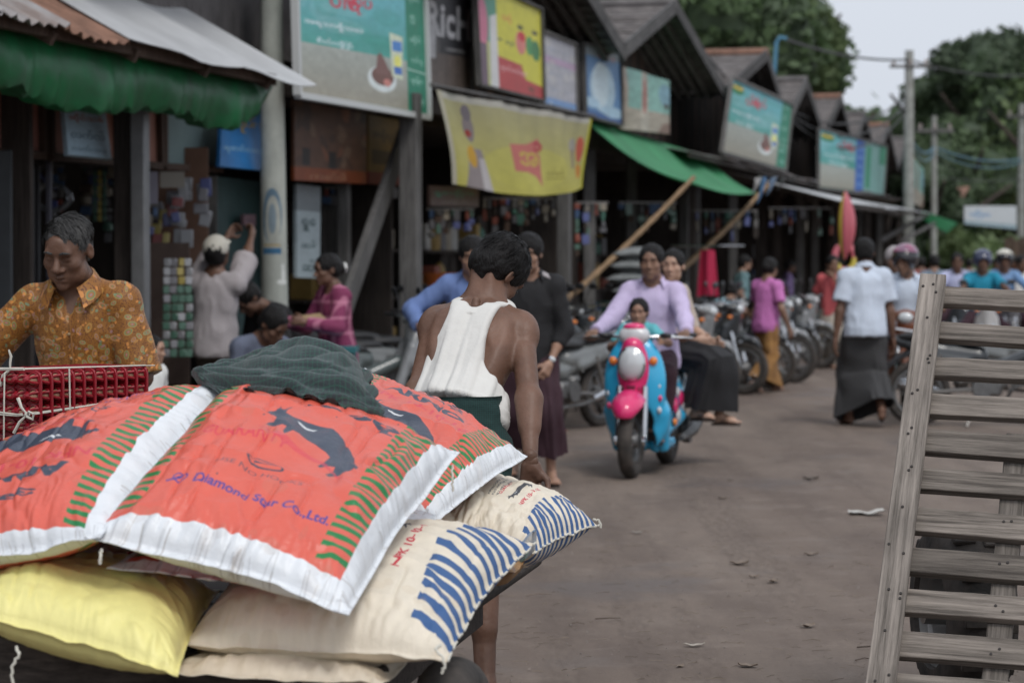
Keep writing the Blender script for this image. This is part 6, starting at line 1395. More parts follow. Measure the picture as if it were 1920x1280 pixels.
def bow_(c, s, sc_=1.0):
    b = MB(); c = Vector(c); X = th * sc_; Z = Vector((0, 0, 1)) * sc_; Y = -tn * .012
    b.tube([c, c + X * -.012 + Z * .022 + Y, c + X * -.026 + Z * .05 + Y], [.003, .0045, .006], 6); b.tube([c, c + X * -.02 - Z * .022 + Y, c + X * -.045 - Z * .056 + Y], [.003, .0045, .005], 6)
    b.tube([c, c + X * .02 + Z * .01 + Y, c + X * .04 + Z * .004 + Y, c + X * .035 - Z * .012 + Y, c + X * .012 - Z * .006 + Y, c], .004, 6); b.ell(c, (.009, .009, .008)); b.build('bow', TWINE, s, True)
bow_(stp(.98, -.05, .565), stack)
b = MB(); c_ = stp(.66, -.03, 1.02); b.tube([c_, c_ + Vector((0, 0, .02)), c_ + Vector((.003, 0, .04)), c_ + Vector((-.004, 0, .06))], [.003, .004, .0045, .003], 6); b.tube([c_, c_ - th * .03 - Vector((0, 0, .02)), c_ - th * .045 - Vector((0, 0, .05))], [.004, .006, .007], 6); b.tube([c_ - th * .05, c_ + th * .06 + Vector((0, 0, .003))], .005, 6); b.build('bow', TWINE, stack, True)
tb = thing('low_table', 'rough low wooden table under the egg tray stack', 'table', (-1.4, 7.6, 0)); zt = tc0.z - 2 * TS - .012
for i in range(5): a = stp(-.3, -.1 + i * .15, 0); b_ = stp(1.3, -.1 + i * .15, 0); a.z = b_.z = zt - .016; MB().beam(a, b_, .14, .03).build('table_board', OAK, tb, True)
for a, c_ in ((-.2, -.05), (1.2, -.05), (-.2, .5), (1.2, .5)): p = stp(a, c_, 0); MB().beam((p.x, p.y, 0), (p.x, p.y, zt - .03), .05, .05).build('leg', OAK, tb, True)

# ================================================================== THE UPTURNED SLATTED CART ON THE RIGHT
SL = wood('slat_timber', (0.085, 0.073, 0.063), (0.30, 0.262, 0.228), 'X', bump=1.0); RL = wood('rail_timber', (0.095, 0.083, 0.072), (0.32, 0.282, 0.25), 'Z', bump=1.0)
NAIL = mat('rusty_nail', (.025, .02, .018), rough=.7)
rv = Vector((-.293, -.92, -1.07)); PL = rv.length; rvn = rv.normalized(); sv = Vector((1, -.26, -.05)); sv = (sv - rvn * sv.dot(rvn)).normalized(); nv3 = sv.cross(-rvn).normalized()   # nv3 = away from the camera? checked below
if nv3.y < 0: nv3 = -nv3
P0 = at(1757, 532, 7.6)
Mx = Matrix((sv, nv3, sv.cross(nv3))).transposed()
bed = thing('slatted_handcart', 'weathered grey handcart tipped up on end, its slats facing the street', 'handcart', tuple(P0)); bed.rotation_euler = Mx.to_euler(); 
up_ = Mx @ Vector((0, 0, 1)); sg_ = 1 if up_.z > 0 else -1
pitch_ = PL / 10.0
def worn(b, amp, sd):
    V = np.array(b.v); V = V + np.stack([vnoise(V + k * 5, 14, sd + k, 2) * amp for k in range(3)], 1); b.v = [tuple(p) for p in V]; return b
def plank_mesh(x0, x1, y0, y1, z0, z1, ax, n=40, sd=0, amp=.0008):
    """a sawn board with worn edges, cut fine enough to be uneven"""
    b = MB(); prof = []; w, h = ((y1 - y0), (z1 - z0)) if ax == 'X' else ((x1 - x0), (y1 - y0)); e = min(w, h) * .07
    prof = [(-w / 2 + e, -h / 2), (w / 2 - e, -h / 2), (w / 2, -h / 2 + e), (w / 2, h / 2 - e), (w / 2 - e, h / 2), (0, h / 2), (-w / 2 + e, h / 2), (-w / 2, h / 2 - e), (-w / 2, 0), (-w / 2, -h / 2 + e)]; m = len(prof); vs = []; fs = []
    for i in range(n + 1):
        t = i / n
        for p in prof: vs.append((x0 + (x1 - x0) * t, (y0 + y1) / 2 + p[0], (z0 + z1) / 2 + p[1]) if ax == 'X' else ((x0 + x1) / 2 + p[0], (y0 + y1) / 2 + p[1], z0 + (z1 - z0) * t))
    for i in range(n):
        for j in range(m): fs.append((i * m + j, i * m + (j + 1) % m, (i + 1) * m + (j + 1) % m, (i + 1) * m + j))
    fs.append(tuple(range(m))[::-1]); fs.append(tuple(range(n * m, (n + 1) * m))); b.add(vs, fs); return worn(b, amp, sd)
ws = [.071, .069, .073, .080, .084, .078, .086, .086, .080, .086, .09, .08]
for i in range(12):
    r_ = random.Random(i + 3); z = -sg_ * (pitch_ * i + .045 + r_.uniform(-.005, .005))
    tl_ = r_.uniform(-.02, .02); sg2 = r_.uniform(-.006, .006); b = plank_mesh(-.02, .98, .0, .028, z - ws[i] / 2, z + ws[i] / 2, 'X', 60, i * 3); b.v = [(p[0], p[1], p[2] + p[0] * tl_ + sg2 * math.sin(p[0] * 3.2)) for p in b.v]; b.build('slat', SL, bed)
plank_mesh(-.052, .028, -.034, -.003, -sg_ * 1.9, sg_ * .01, 'Z', 120, 77, .001).build('rail', RL, bed)
plank_mesh(.255, .325, .031, .095, -sg_ * 1.9, -sg_ * .55, 'Z', 60, 78).build('under_rail', RL, bed)
plank_mesh(.93, 1.0, -.034, -.003, -sg_ * 1.9, sg_ * .01, 'Z', 60, 79).build('rail', RL, bed)
for i in range(12):
    r_ = random.Random(i * 5 + 1)
    for k in range(r_.choice((1, 2, 2, 3) if i else (3,))):
        x, z = r_.uniform(-.042, .018), -sg_ * (pitch_ * i + .03 + k * .018 + r_.uniform(-.006, .006)); MB().cyl((x, -.0375, z), (x, -.02, z), .0042, None, 8).build('nail', NAIL, bed)
    for k in range(2 if i > 5 else 0): x, z = .275 + k * .022, -sg_ * (pitch_ * i + .04 + r_.uniform(-.01, .02)); MB().cyl((x, -.0022, z), (x, .01, z), .0042, None, 8).build('nail', NAIL, bed)
XF[bed.name] = Matrix.Translation(P0) @ Mx.to_4x4()
wheel(bed, (1.425, 7.62, .292), (1, .12, .0), .292, .215, True, 26)
MB().tube([(1.42, 7.62, .292), (2.2, 7.7, .292)], .03, 8).build('axle', STEEL, bed, True)
# ================================================================== MOTORCYCLES AND THE SCOOTER
CHROME = mat('chrome', (.62, .63, .65), rough=.16, metal=1.0); BLKP = mat('black_plastic', (.018, .018, .02), rough=.38); SEATM = mat('seat_vinyl', (.016, .016, .017), rough=.5, bump=.2, bs=200)
ENG = mat('engine_alloy', (.18, .18, .18), rough=.5, metal=.7, var=.3, vs=20); GLASS = mat('lamp_glass', (.55, .58, .60), rough=.06, spec=.8, coat=.6); REDL = mat('red_lens', (.35, .01, .015), rough=.15, coat=.5); ORL = mat('amber_lens', (.75, .22, .04), rough=.2, coat=.4)
def moto(name, label, loc, rz, paint, group=None, second=None, cat='motorcycle', light=False, stand=True, lean=0.0):
    """underbone motorcycle, front towards local -Y, standing on its wheels"""
    root = thing(name, label, cat, loc, rz, group); P = mat('paint_' + '_'.join('%02d' % int(c * 99) for c in paint), paint, rough=.28, coat=.5); P2 = P if second is None else mat('paint_' + '_'.join('%02d' % int(c * 99) for c in second), second, rough=.3, coat=.4)
    for y in (-.61, .61):
        w = thing_wheel(root, (0, y, .285))
    b = MB()
    for x in (-.075, .075): b.tube([(x, -.61, .285), (x, -.53, .55), (x * .9, -.47, .72)], [.022, .022, .018], 8)
    b.build('fork', CHROME, root)
    V, F = sdf([('c', (0, -.62, .60), (0, -.52, .60), .06, .055, .03), ('c', (0, -.85, .42), (0, -.72, .57), .03, .05, .03), ('c', (0, -.72, .57), (0, -.50, .58), .055, .045, .03), ('-c', (-.1, -.61, .285), (.1, -.61, .285), .305, .305, .005)], .012); mesh_obj('front_mudguard', V, F, P, root)
    V, F = sdf([('c', (0, -.49, .86), (0, -.46, .62), .085, .07, .05), ('c', (.10, -.42, .74), (.13, -.30, .42), .04, .045, .04), ('c', (-.10, -.42, .74), (-.13, -.30, .42), .04, .045, .04), ('c', (.06, -.46, .78), (.1, -.42, .62), .05, .05, .04), ('c', (-.06, -.46, .78), (-.1, -.42, .62), .05, .05, .04)], .012); mesh_obj('leg_shield', V, F, P, root)
    V, F = sdf([('c', (0, -.34, .62), (0, .0, .48), .055, .06, .05), ('c', (0, .0, .5), (0, .2, .56), .07, .085, .06)], .014); mesh_obj('frame_cover', V, F, P2, root)
    V, F = sdf([('c', (0, .10, .60), (0, .55, .66), .095, .09, .05), ('c', (0, .5, .66), (0, .86, .76), .085, .035, .06), ('c', (.07, .2, .54), (.06, .62, .62), .05, .04, .04), ('c', (-.07, .2, .54), (-.06, .62, .62), .05, .04, .04)], .013); mesh_obj('side_fairing', V, F, P2, root)
    V, F = sdf([('e', (0, .12, .72), (.11, .20, .055), None, .03), ('e', (0, .50, .77), (.115, .30, .055), None, .05), ('p', (0, 0, .70), (0, 0, -1))], .011); mesh_obj('seat', V, F, SEATM, root)
    V, F = sdf([('e', (0, -.50, .93), (.10, .075, .075), None, .03), ('c', (-.1, -.45, .95), (.1, -.45, .95), .04, .04, .03)], .010); mesh_obj('handlebar_cover', V, F, P, root)
    hl = MB().ell((0, -.565, .925), (.07, .035, .05), None, 16, 10).build('headlight', GLASS if not light else mat('lit_headlight', (1, 1, 1), rough=.2), root)
    if light:
        N = hl.data.materials[0].node_tree.nodes['Principled BSDF']; N.inputs['Emission Color'].default_value = (1, .97, .9, 1); N.inputs['Emission Strength'].default_value = 1.6
    MB().tube([(-.34, -.36, 1.0), (-.20, -.42, .99), (-.06, -.46, .97), (.06, -.46, .97), (.20, -.42, .99), (.34, -.36, 1.0)], .011, 8).build('handlebar', CHROME, root)
    for x in (-1, 1):
        MB().tube([(x * .22, -.41, .99), (x * .35, -.355, 1.0)], .017, 8).build('grip', BLKP, root); MB().tube([(x * .2, -.44, .985), (x * .34, -.42, .985)], .006, 6).build('lever', CHROME, root)
        m = MB(); m.tube([(x * .19, -.42, .99), (x * .24, -.43, 1.12), (x * .27, -.42, 1.17)], .006, 6); m.ell((x * .29, -.41, 1.19), (.055, .012, .032), None, 12, 8); m.build('mirror', BLKP, root)
        MB().ell((x * .13, -.5, .84), (.03, .03, .022), None, 10, 8).build('turn_signal', ORL, root)
    b = MB(); b.box((0, .02, .34), (.20, .26, .16), None, .03); b.cyl((0, -.16, .38), (0, .0, .36), .062, .07, 14); b.cyl((-.13, .06, .33), (.13, .06, .33), .085, None, 18); b.tube([(.06, -.2, .32), (.09, -.14, .2), (.11, .2, .22), (.13, .45, .27)], .016, 8); b.build('engine', ENG, root)
    MB().tube([(.12, .34, .26), (.14, .62, .33), (.145, .82, .38)], [.03, .045, .04], 12).build('exhaust', CHROME, root)
    b = MB(); b.tube([(.09, .08, .32), (.09, .61, .285)], .018, 6); b.tube([(-.09, .08, .32), (-.09, .61, .285)], .018, 6)
    for x in (-.1, .1): b.tube([(x, .55, .32), (x, .42, .62)], .02, 8)
    b.tube([(-.22, .08, .25), (.22, .08, .25)], .011, 6); b.build('swingarm', STEEL, root)
    V, F = sdf([('c', (0, .66, .62), (0, .9, .46), .06, .055, .03), ('-c', (-.1, .61, .285), (.1, .61, .285), .32, .32, .01)], .014); mesh_obj('rear_mudguard', V, F, BLKP, root)
    MB().ell((0, .90, .73), (.06, .03, .035), None, 12, 8).build('tail_light', REDL, root); MB().box((0, .93, .60), (.16, .008, .11)).build('number_plate', mat('plate', (.35, .05, .04), rough=.4), root)
    if stand: MB().tube([(-.08, .12, .26), (-.24, .2, .01)], .011, 6).build('stand', STEEL, root)
    b = MB(); b.tube([(-.13, .55, .80), (-.12, .80, .84), (.12, .80, .84), (.13, .55, .80)], .009, 6); b.build('grab_rail', CHROME, root)
    return root
_wm = {}
def thing_wheel(root, c, R=.285, wd=.085, rimr=.76):
    k = (R, wd)
    if k not in _wm:
        pr = [(R - wd * .5 + wd * .5 * math.sin(PI * i / 12) ** .8, math.cos(PI * i / 12) * wd / 2) for i in range(13)] + [(R * rimr, -wd * .35), (R * rimr, wd * .35)]
        b = MB(); b.lathe(pr, axis='X', n=44, closed=True)
        t = bpy.data.meshes.new('tyre'); t.from_pydata(b.v, [], b.f); t.materials.append(RUB); set_smooth(t)
        b = MB(); b.lathe([(R * rimr + .002, -wd * .36), (R * rimr - .012, 0), (R * rimr + .002, wd * .36), (R * rimr - .03, wd * .2), (R * rimr - .03, -wd * .2)], axis='X', n=36, closed=True); b.cyl((-.05, 0, 0), (.05, 0, 0), .05, None, 14); b.cyl((-.02, 0, 0), (.02, 0, 0), .075, None, 16)
        r_ = bpy.data.meshes.new('rim'); r_.from_pydata(b.v, [], b.f); r_.materials.append(ENG); set_smooth(r_)
        b = MB()
        for i in range(20): a = 2 * PI * i / 20; s_ = .03 if i % 2 else -.03; b.tube([(s_, math.cos(a) * .05, math.sin(a) * .05), (0, math.cos(a + .3) * (R * rimr - .02), math.sin(a + .3) * (R * rimr - .02))], .0025, 4)
        s = bpy.data.meshes.new('spokes'); s.from_pydata(b.v, [], b.f); s.materials.append(CHROME)
        _wm[k] = (t, r_, s)
    w = link_mesh('wheel', _wm[k][0], root); w.location = c
    link_mesh('rim', _wm[k][1], w); q = link_mesh('spokes', _wm[k][2], w, kind='stuff'); return w
def moto_copy(src, label, loc, rz, paint=None):
    c = copy_tree(src, loc, rz, label)
    return c
GP = 'motorcycles parked along the shopfronts'
def gxy(px, Y): p = at(px, 500, Y); return (p.x, Y, gz(p.x, Y))
mb1 = moto('motorcycle', 'black and grey motorcycle nearest the black shirted youth, its front wheel out', gxy(1048, 20.3), rad(-35), (.03, .035, .04), GP, (.16, .17, .17))
mb2 = moto('motorcycle', 'silver and red motorcycle third in the row behind the scooter', gxy(1092, 22.6), rad(-40), (.22, .23, .24), GP, (.09, .11, .11))
index_kids()
P_ = [(1072, 21.4, -38, mb1, 'dark motorcycle second in the row left of the scooter'), (1120, 23.9, -42, mb1, 'dark motorcycle close behind the left arm of the scooter driver'), (700, 20.2, 120, mb2, 'pale motorcycle with a rounded fairing, behind the left shoulder of the man in the vest'), (745, 21.3, 118, mb1, 'dark motorcycle with its seat showing left of the man in the vest'),
      (1345, 27.2, 78, mb1, 'dark motorcycle side on, right behind the scooter passenger'), (1395, 29.0, 70, mb2, 'silver motorcycle side on, left of the woman in the pink blouse'), (1300, 26.4, 60, mb1, 'dark motorcycle behind the scooter, its seat end to the street'), (1420, 31.5, 64, mb1, 'dark motorcycle half hidden by the woman in the pink blouse'),
      (1490, 34.5, 72, mb1, 'dark motorcycle right of the woman in the pink blouse'), (1530, 37.0, 66, mb2, 'silver motorcycle beside the girl in the coral blouse'), (1560, 40.5, 60, mb1, 'dark motorcycle far off behind the girl in the coral blouse'), (1250, 25.2, 55, mb2, 'silver motorcycle mostly hidden behind the scooter riders')]
P_ += [(1100, 25.2, -44, mb2, 'silver motorcycle deep in the row left of the scooter'), (1145, 26.0, -40, mb1, 'dark motorcycle at the back of the row above the scooter bars'), (1318, 28.6, 72, mb2, 'silver motorcycle second behind the scooter passenger'), (1368, 30.4, 68, mb1, 'dark motorcycle between the scooter passenger and the woman in pink'), (1455, 33.0, 70, mb2, 'silver motorcycle just right of the woman in pink'), (1512, 36.0, 74, mb1, 'dark motorcycle left of the girl in coral'), (1590, 43.0, 62, mb2, 'silver motorcycle far off right of the girl in coral'), (1275, 27.4, 66, mb1, 'dark motorcycle wedged close behind the scooter driver'), (670, 19.2, 112, mb2, 'pale motorcycle right of the woman in plaid')]
for px, Y, rz, src, lab in P_: copy_tree(src, gxy(px, Y), rad(rz), lab)

# ---- the scooter
def scooter():
    f = ground(1183, 895); b_ = Vector((f.x + .257 * 1.2, f.y + .966 * 1.2, 0)); c = (f + b_) / 2; c.z = gz(c.x, c.y); rz = math.atan2(-(b_.x - f.x), (b_.y - f.y))
    root = thing('scooter', 'sky blue and pink scooter with a big round headlamp, ridden towards the viewer', 'scooter', tuple(c), rz)
    BLUE = mat('scooter_blue', (.035, .42, .72), rough=.22, coat=.6); PINK = mat('scooter_pink', (.72, .03, .16), rough=.22, coat=.6); W_ = mat('scooter_white', (.6, .6, .62), rough=.3, coat=.4)
    thing_wheel(root, (0, -.6, .245), .245, .10, .6); thing_wheel(root, (0, .6, .245), .245, .11, .6)
    b = MB()
    for x in (-.085, .085): b.tube([(x, -.6, .245), (x, -.585, .42), (x, -.56, .6)], [.022, .024, .02], 10); b.cyl((x * 1.1 - .01, -.62, .245), (x * 1.1 + .01, -.62, .245), .035, None, 12)
    b.build('fork', CHROME, root)
    V, F = sdf([('e', (0, -.64, .465), (.122, .20, .095), None, .03), ('c', (0, -.80, .43), (0, -.66, .50), .06, .08, .05), ('-c', (-.075, -.6, .245), (.075, -.6, .245), .262, .262, .01), ('p', (0, 0, .40), (0, 0, -1))], .009); mesh_obj('front_mudguard', V, F, PINK, root, label='glossy pink front mudguard')
    MB().ell((0, -.815, .455), (.03, .012, .022), None, 12, 8).build('badge', W_, root)
    # leg shield: blue wings either side of an arch over the wheel
    o = [('e', (0, -.47, .62), (.208, .085, .32), None, .03), ('e', (0, -.40, .42), (.205, .10, .30), None, .05)]
    for x in (-1, 1): o += [('c', (x * .165, -.40, .42), (x * .15, -.28, .19), .055, .045, .05)]
    o += [('-c', (0, -.80, .36), (0, -.2, .38), .128, .118, .02), ('-c', (0, -.80, .24), (0, -.2, .24), .135, .125, .02), ('-c', (0, -.80, .1), (0, -.2, .1), .14, .13, .02), ('-e', (0, -.25, .65), (.3, .17, .4), None, .02), ('p', (0, 0, .15), (0, 0, -1))]
    V, F = sdf(o, .009); mesh_obj('leg_shield', V, F, BLUE, root)
    V, F = sdf([('c', (0, -.535, .86), (0, -.53, .53), .066, .070, .03), ('e', (0, -.535, .71), (.108, .060, .20), None, .02)], .008); mesh_obj('centre_panel', V, F, PINK, root, label='pink front panel around the headlamp')
    b = MB(); b.ell((0, -.592, .745), (.098, .04, .120), None, 28, 16); b.build('headlight_rim', CHROME, root); b = MB(); b.ell((0, -.608, .745), (.083, .042, .103), None, 28, 16); b.build('headlight', GLASS, root)
    b = MB()
    for i in range(3): b.box((0, -.604 + i * .004, .598 - i * .018), (.058 - i * .006, .012, .008))
    for x in (-.06, .06): b.ell((x * .9, -.598, .585), (.009, .006, .009), None, 8, 6)
    b.build('vent', BLKP, root)
    for (x, z, mc) in ((.165, .60, W_), (.172, .52, PINK), (.168, .44, W_), (.15, .68, W_), (-.17, .55, W_), (-.165, .47, PINK)): MB().ell((x, -.50, z), (.016, .022, .024), RZ(x * 2.5), 12, 8).build('sticker', mc, root)
    for x in (-1, 1): MB().ell((x * .135, -.535, .765), (.028, .02, .03), RY(x * .5), 12, 8).build('turn_signal', ORL, root)
    V, F = sdf([('c', (-.05, -.5, .93), (.05, -.5, .93), .055, .055, .03), ('c', (0, -.5, .86), (0, -.49, .95), .06, .065, .03)], .009); mesh_obj('headset', V, F, W_, root); MB().ell((0, -.505, .985), (.075, .05, .03), None, 18, 10).build('headset_cap', PINK, root)
    MB().tube([(-.35, -.30, .93), (-.22, -.40, .925), (-.08, -.47, .92), (.08, -.47, .92), (.22, -.40, .925), (.35, -.30, .93)], .012, 10).build('handlebar', CHROME, root)
    for x in (-1, 1):
        MB().tube([(x * .24, -.385, .925), (x * .37, -.29, .93)], .018, 10).build('grip', BLKP, root); MB().tube([(x * .18, -.46, .93), (x * .25, -.46, .92), (x * .37, -.39, .915)], [.012, .009, .006], 8).build('brake_lever', CHROME, root)
        MB().ell((x * .20, -.455, .93), (.05, .028, .02), RZ(-x * .5), 12, 8).build('brake_reservoir', BLKP, root)
    V, F = sdf([('e', (0, -.27, .45), (.15, .03, .3), None, .02), ('p', (0, 0, .2), (0, 0, -1))], .012); mesh_obj('inner_panel', V, F, BLKP, root)
    V, F = sdf([('c', (-.1, -.28, .19), (-.1, .15, .19), .045, .05, .04), ('c', (.1, -.28, .19), (.1, .15, .19), .045, .05, .04), ('c', (0, -.25, .2), (0, .15, .2), .05, .05, .05), ('p', (0, 0, .225), (0, 0, 1))], .010); mesh_obj('floorboard', V, F, BLUE, root)
    V, F = sdf([('c', (.07, .05, .42), (.08, .55, .52), .09, .10, .06), ('c', (-.07, .05, .42), (-.08, .55, .52), .09, .10, .06), ('c', (0, .1, .6), (0, .6, .62), .12, .12, .06), ('c', (0, .6, .6), (0, .85, .62), .11, .05, .06), ('c', (0, .02, .35), (0, .05, .55), .12, .11, .05), ('c', (.1, .0, .28), (.14, .35, .36), .05, .05, .04), ('c', (-.1, .0, .28), (-.14, .35, .36), .05, .05, .04), ('-c', (-.2, .6, .245), (.2, .6, .245), .275, .275, .01)], .011); mesh_obj('rear_body', V, F, BLUE, root)
    for (y, z, mc, r) in ((.08, .44, PINK, .07), (.17, .37, W_, .06), (.26, .48, PINK, .07), (.36, .42, W_, .06), (.14, .53, W_, .045), (.05, .33, ORL, .035)): MB().ell((.165, y, z), (.018, r, r * .8), None, 14, 8).build('sticker', mc, root)
    V, F = sdf([('e', (0, .22, .74), (.13, .24, .06), None, .05), ('e', (0, .58, .765), (.125, .24, .06), None, .05), ('p', (0, 0, .715), (0, 0, -1))], .010); mesh_obj('seat', V, F, SEATM, root)
    b = MB(); b.box((0, .45, .27), (.22, .36, .16), None, .03); b.cyl((.12, .60, .25), (.17, .60, .25), .1, None, 16); b.tube([(.16, .3, .2), (.18, .6, .24), (.18, .85, .3)], [.02, .045, .04], 10); b.build('engine', ENG, root)
    MB().ell((0, .885, .66), (.07, .03, .04), None, 12, 8).build('tail_light', REDL, root)
    return root, c, rz
scoot, sc_c, sc_rz = scooter()
# ================================================================== PEOPLE
def cl(name, c, rough=.85, var=.12, vs=3.0, **k): return mat(name, c, rough=rough, var=var, vs=vs, bump=k.pop('bump', .25), bs=k.pop('bs', 25), **k)
WHITE = cl('white_cotton', (.70, .70, .68), sheen=.1); TANK = cl('white_vest_cotton', (.64, .63, .60), var=.07, vs=6, bump=.35, bs=30); LAV = cl('lavender_cotton', (.55, .47, .68)); PBLUE = cl('pale_blue_cotton', (.56, .63, .74)); MAUVE = cl('mauve_grey_cotton', (.36, .33, .34)); CHAR = cl('charcoal_longyi', (.045, .045, .047)); MAR = cl('maroon_longyi', (.035, .012, .02)); BLKC = cl('black_cotton', (.012, .012, .014)); DENIM = cl('denim_blue', (.13, .20, .42)); PINKB = cl('orchid_blouse', (.50, .16, .42)); OCH = cl('ochre_longyi', (.36, .19, .06), var=.35, vs=7, col2=(.22, .11, .04)); CORAL = cl('coral_blouse', (.55, .11, .12)); CREAMP = cl('cream_longyi', (.45, .40, .34), var=.4, vs=14); TEALT = cl('teal_tshirt', (.01, .22, .34)); BLUES = cl('mid_blue_shirt', (.16, .28, .48)); OLIVE = cl('brown_trousers', (.06, .045, .035)); GREYB = cl('blue_grey_shirt', (.12, .14, .20)); NAVY = cl('navy_cloth', (.02, .03, .06)); GREENT = cl('green_tshirt', (.08, .30, .20)); STRP = cl('striped_cloth', (.10, .11, .12), weave=(16, (.5, .5, .5), .8)); PLAID = cl('magenta_plaid', (.20, .03, .09), weave=(9, (.55, .22, .32), .55)); LBL = cl('powder_blue', (.30, .45, .52))
GRNL = mat('green_check_longyi', (0.012, 0.030, 0.030), rough=.95, weave=(150, (0.02, 0.07, 0.062), .7), bump=.3, bs=60)
def gl(px, Y): p = at(px, 500, Y); return (p.x, Y, gz(p.x, Y))
def phi(px, Y): return 0.0

# ---- the man in the white vest, pulling the cart
def strands(J, root, n, spec, m, seed=1, r=.0016, name='hair_strand'):
    """short locks rooted over the scalp: spec(rng) -> (root dir, comb dir, length)"""
    g = random.Random(seed); s = J['s']; Rh = J['Rh']; c = J['Hd']; b = MB(); vs = []; fs = []
    for i in range(n):
        q = spec(g)
        if q is None: continue
        d, comb, L = q; d = Vector(d).normalized(); p = Vector((d.x * .081, .02 + d.y * .102, .036 + d.z * .091)); nrm = Vector((d.x / .081, d.y / .102, d.z / .091)).normalized(); t = Vector(comb); t = (t - nrm * t.dot(nrm)); t = t.normalized() if t.length > 1e-4 else Vector((0, 0, -1))
        side = nrm.cross(t).normalized(); w = r * g.uniform(1.2, 2.6); pts = []; lift = g.uniform(.1, .45); cur = p - nrm * .003
        for k in range(5):
            pts.append(cur); dv = (t + nrm * (lift * (1 - k * .42))).normalized(); cur = cur + dv * (L / 4) + side * (g.uniform(-1, 1) * L * .05)
        b0 = len(vs)
        for k, pt in enumerate(pts):
            ww = w * (1 - k / 4.6); h = nrm * (ww * .5); vs += [pt - side * ww, pt + side * ww, pt + h]
        for k in range(4):
            a = b0 + 3 * k; fs += [(a, a + 1, a + 4, a + 3), (a + 1, a + 2, a + 5, a + 4), (a + 2, a, a + 3, a + 5)]
    vs = [tuple(c + Rh @ (v * s)) for v in vs]
    o = mesh_obj(name, vs, fs, m, root, True); return o
def hero():
    Y = 7.5; lc = at(850, 500, Y); H = 1.60; yaw = -14
    # local +Y faces the camera because the figure is turned by 180 degrees
    def Lp(px, py, d): p = at(px, py, d); return Vector((-(p.x - lc.x), -(p.y - Y), p.z))
    pel = Vector((.025, .0, .83))
    J = skel(H, pz=.86, lean=37, side=-3, yaw=yaw, head=(46, -44, -14), handL=Lp(745, 950, 7.3), handR=Lp(1003, 985, 7.22), footL=(.08, -.26, .10), footR=(-.10, .16, .10), elbL=(.9, .25, .0), elbR=(-.35, .5, .0), kneeL=(.1, -1, 0), kneeR=(-.1, -1, 0), broad=.86, neck=(-.30, -.36, .86))
    T, R, s = J['T'], J['R'], J['s']
    def muscles(J):
        o = []
        for x, d in ((1, 'L'), (-1, 'R')):
            sh, el, wr = J['sh' + d], J['el' + d], J['wr' + d]
            o += [('e', T(x * .09, .075, .37), (.052 * s, .022 * s, .062 * s), R @ RY(x * .4), .022), ('e', T(x * .075, .082, .36), (.012 * s, .014 * s, .07 * s), R @ RY(-x * .25), .01),     # shoulder blade
                  ('c', T(x * .145, .05, .41), T(x * .05, .075, .455), .022 * s, .022 * s, .02), ('e', T(x * .12, .035, .27), (.035 * s, .06 * s, .11 * s), R @ RY(x * .2), .03),
                  ('e', sh + (el - sh) * .12 + Vector((x * .012, .006, .004)), (.043 * s, .046 * s, .056 * s), None, .02), ('c', sh + (el - sh) * .35 + Vector((0, .018, 0)), sh + (el - sh) * .72 + Vector((0, .016, 0)), .028 * s, .022 * s, .015),
                  ('e', el + Vector((0, .020, 0)), (.022 * s, .018 * s, .026 * s), None, .012), ('c', el + (wr - el) * .05 + Vector((x * .012, .012, 0)), el + (wr - el) * .5 + Vector((x * .006, .008, 0)), .030 * s, .018 * s, .016)]
            a = Vector((x * .002, .026, 0)); P0_, P1_, P2_ = el + (wr - el) * .15 + a * 1.25, el + (wr - el) * .5 + a + Vector((x * .008, 0, 0)), el + (wr - el) * .9 + a * .8
            o += [('c', P0_, P1_, .0035, .003, .005), ('c', P1_, P2_, .003, .0028, .005), ('c', el + (wr - el) * .2 + a + Vector((-x * .014, -.002, 0)), P1_, .003, .003, .005), ('c', wr + Vector((x * .014, .01, .0)), wr + Vector((x * .014, .01, .006)), .011 * s, .011 * s, .008)]
        o += [('-c', T(0, .112, .05), T(0, .112, .40), .010 * s, .012 * s, .028), ('e', T(0, .098, .462), (.014 * s, .012 * s, .014 * s), R, .012), ('e', T(0, .094, .44), (.012 * s, .01 * s, .01 * s), R, .012)]
        for k in range(5):
            for x in (-1, 1): o.append(('c', T(x * .10, .078, .30 - k * .032), T(x * .145, .02, .272 - k * .034), .0045 * s, .0045 * s, .010))
        for x in (-1, 1): o.append(('c', J['N'] + Vector((x * .03, .03, 0)), J['Hd'] + J['Rh'] @ Vector((x * .035, .07, -.03)), .016 * s, .014 * s, .016))
        return o
    def nohair(J, root):
        HV, HF = sdf(hair_ops(J, th=.009, back=-.062, front=-.004), .0045, .01); hn = normals(HV, HF); Q = (HV - to_np(J['Hd'])) @ np.array(J['Rh']); HV = HV + hn * (.005 * vnoise(Q * np.array([1, 1, .35]) , 60, 3, 2) + .003 * vnoise(Q, 20, 5))[:, None]
        o = mesh_obj('hair', HV, HF, HAIR, root)
        def spec(g):
            d = Vector((g.gauss(0, 1), g.gauss(0, 1), g.gauss(0, 1))).normalized()
            if d.z < -.75 or (d.y < -.55 and d.z < .42) or (abs(d.x) > .75 and d.z < -.05 and d.y < .2): return None
            comb = Vector((d.x * .9 + .25 * math.sin(9 * d.y), d.y * .9 + .2, -1.0 + .3 * math.sin(7 * d.x))); return d, comb, g.uniform(.02, .045) * (1 if d.z > -.3 else .4)
        strands(J, root, 2600, spec, HAIR, 4)
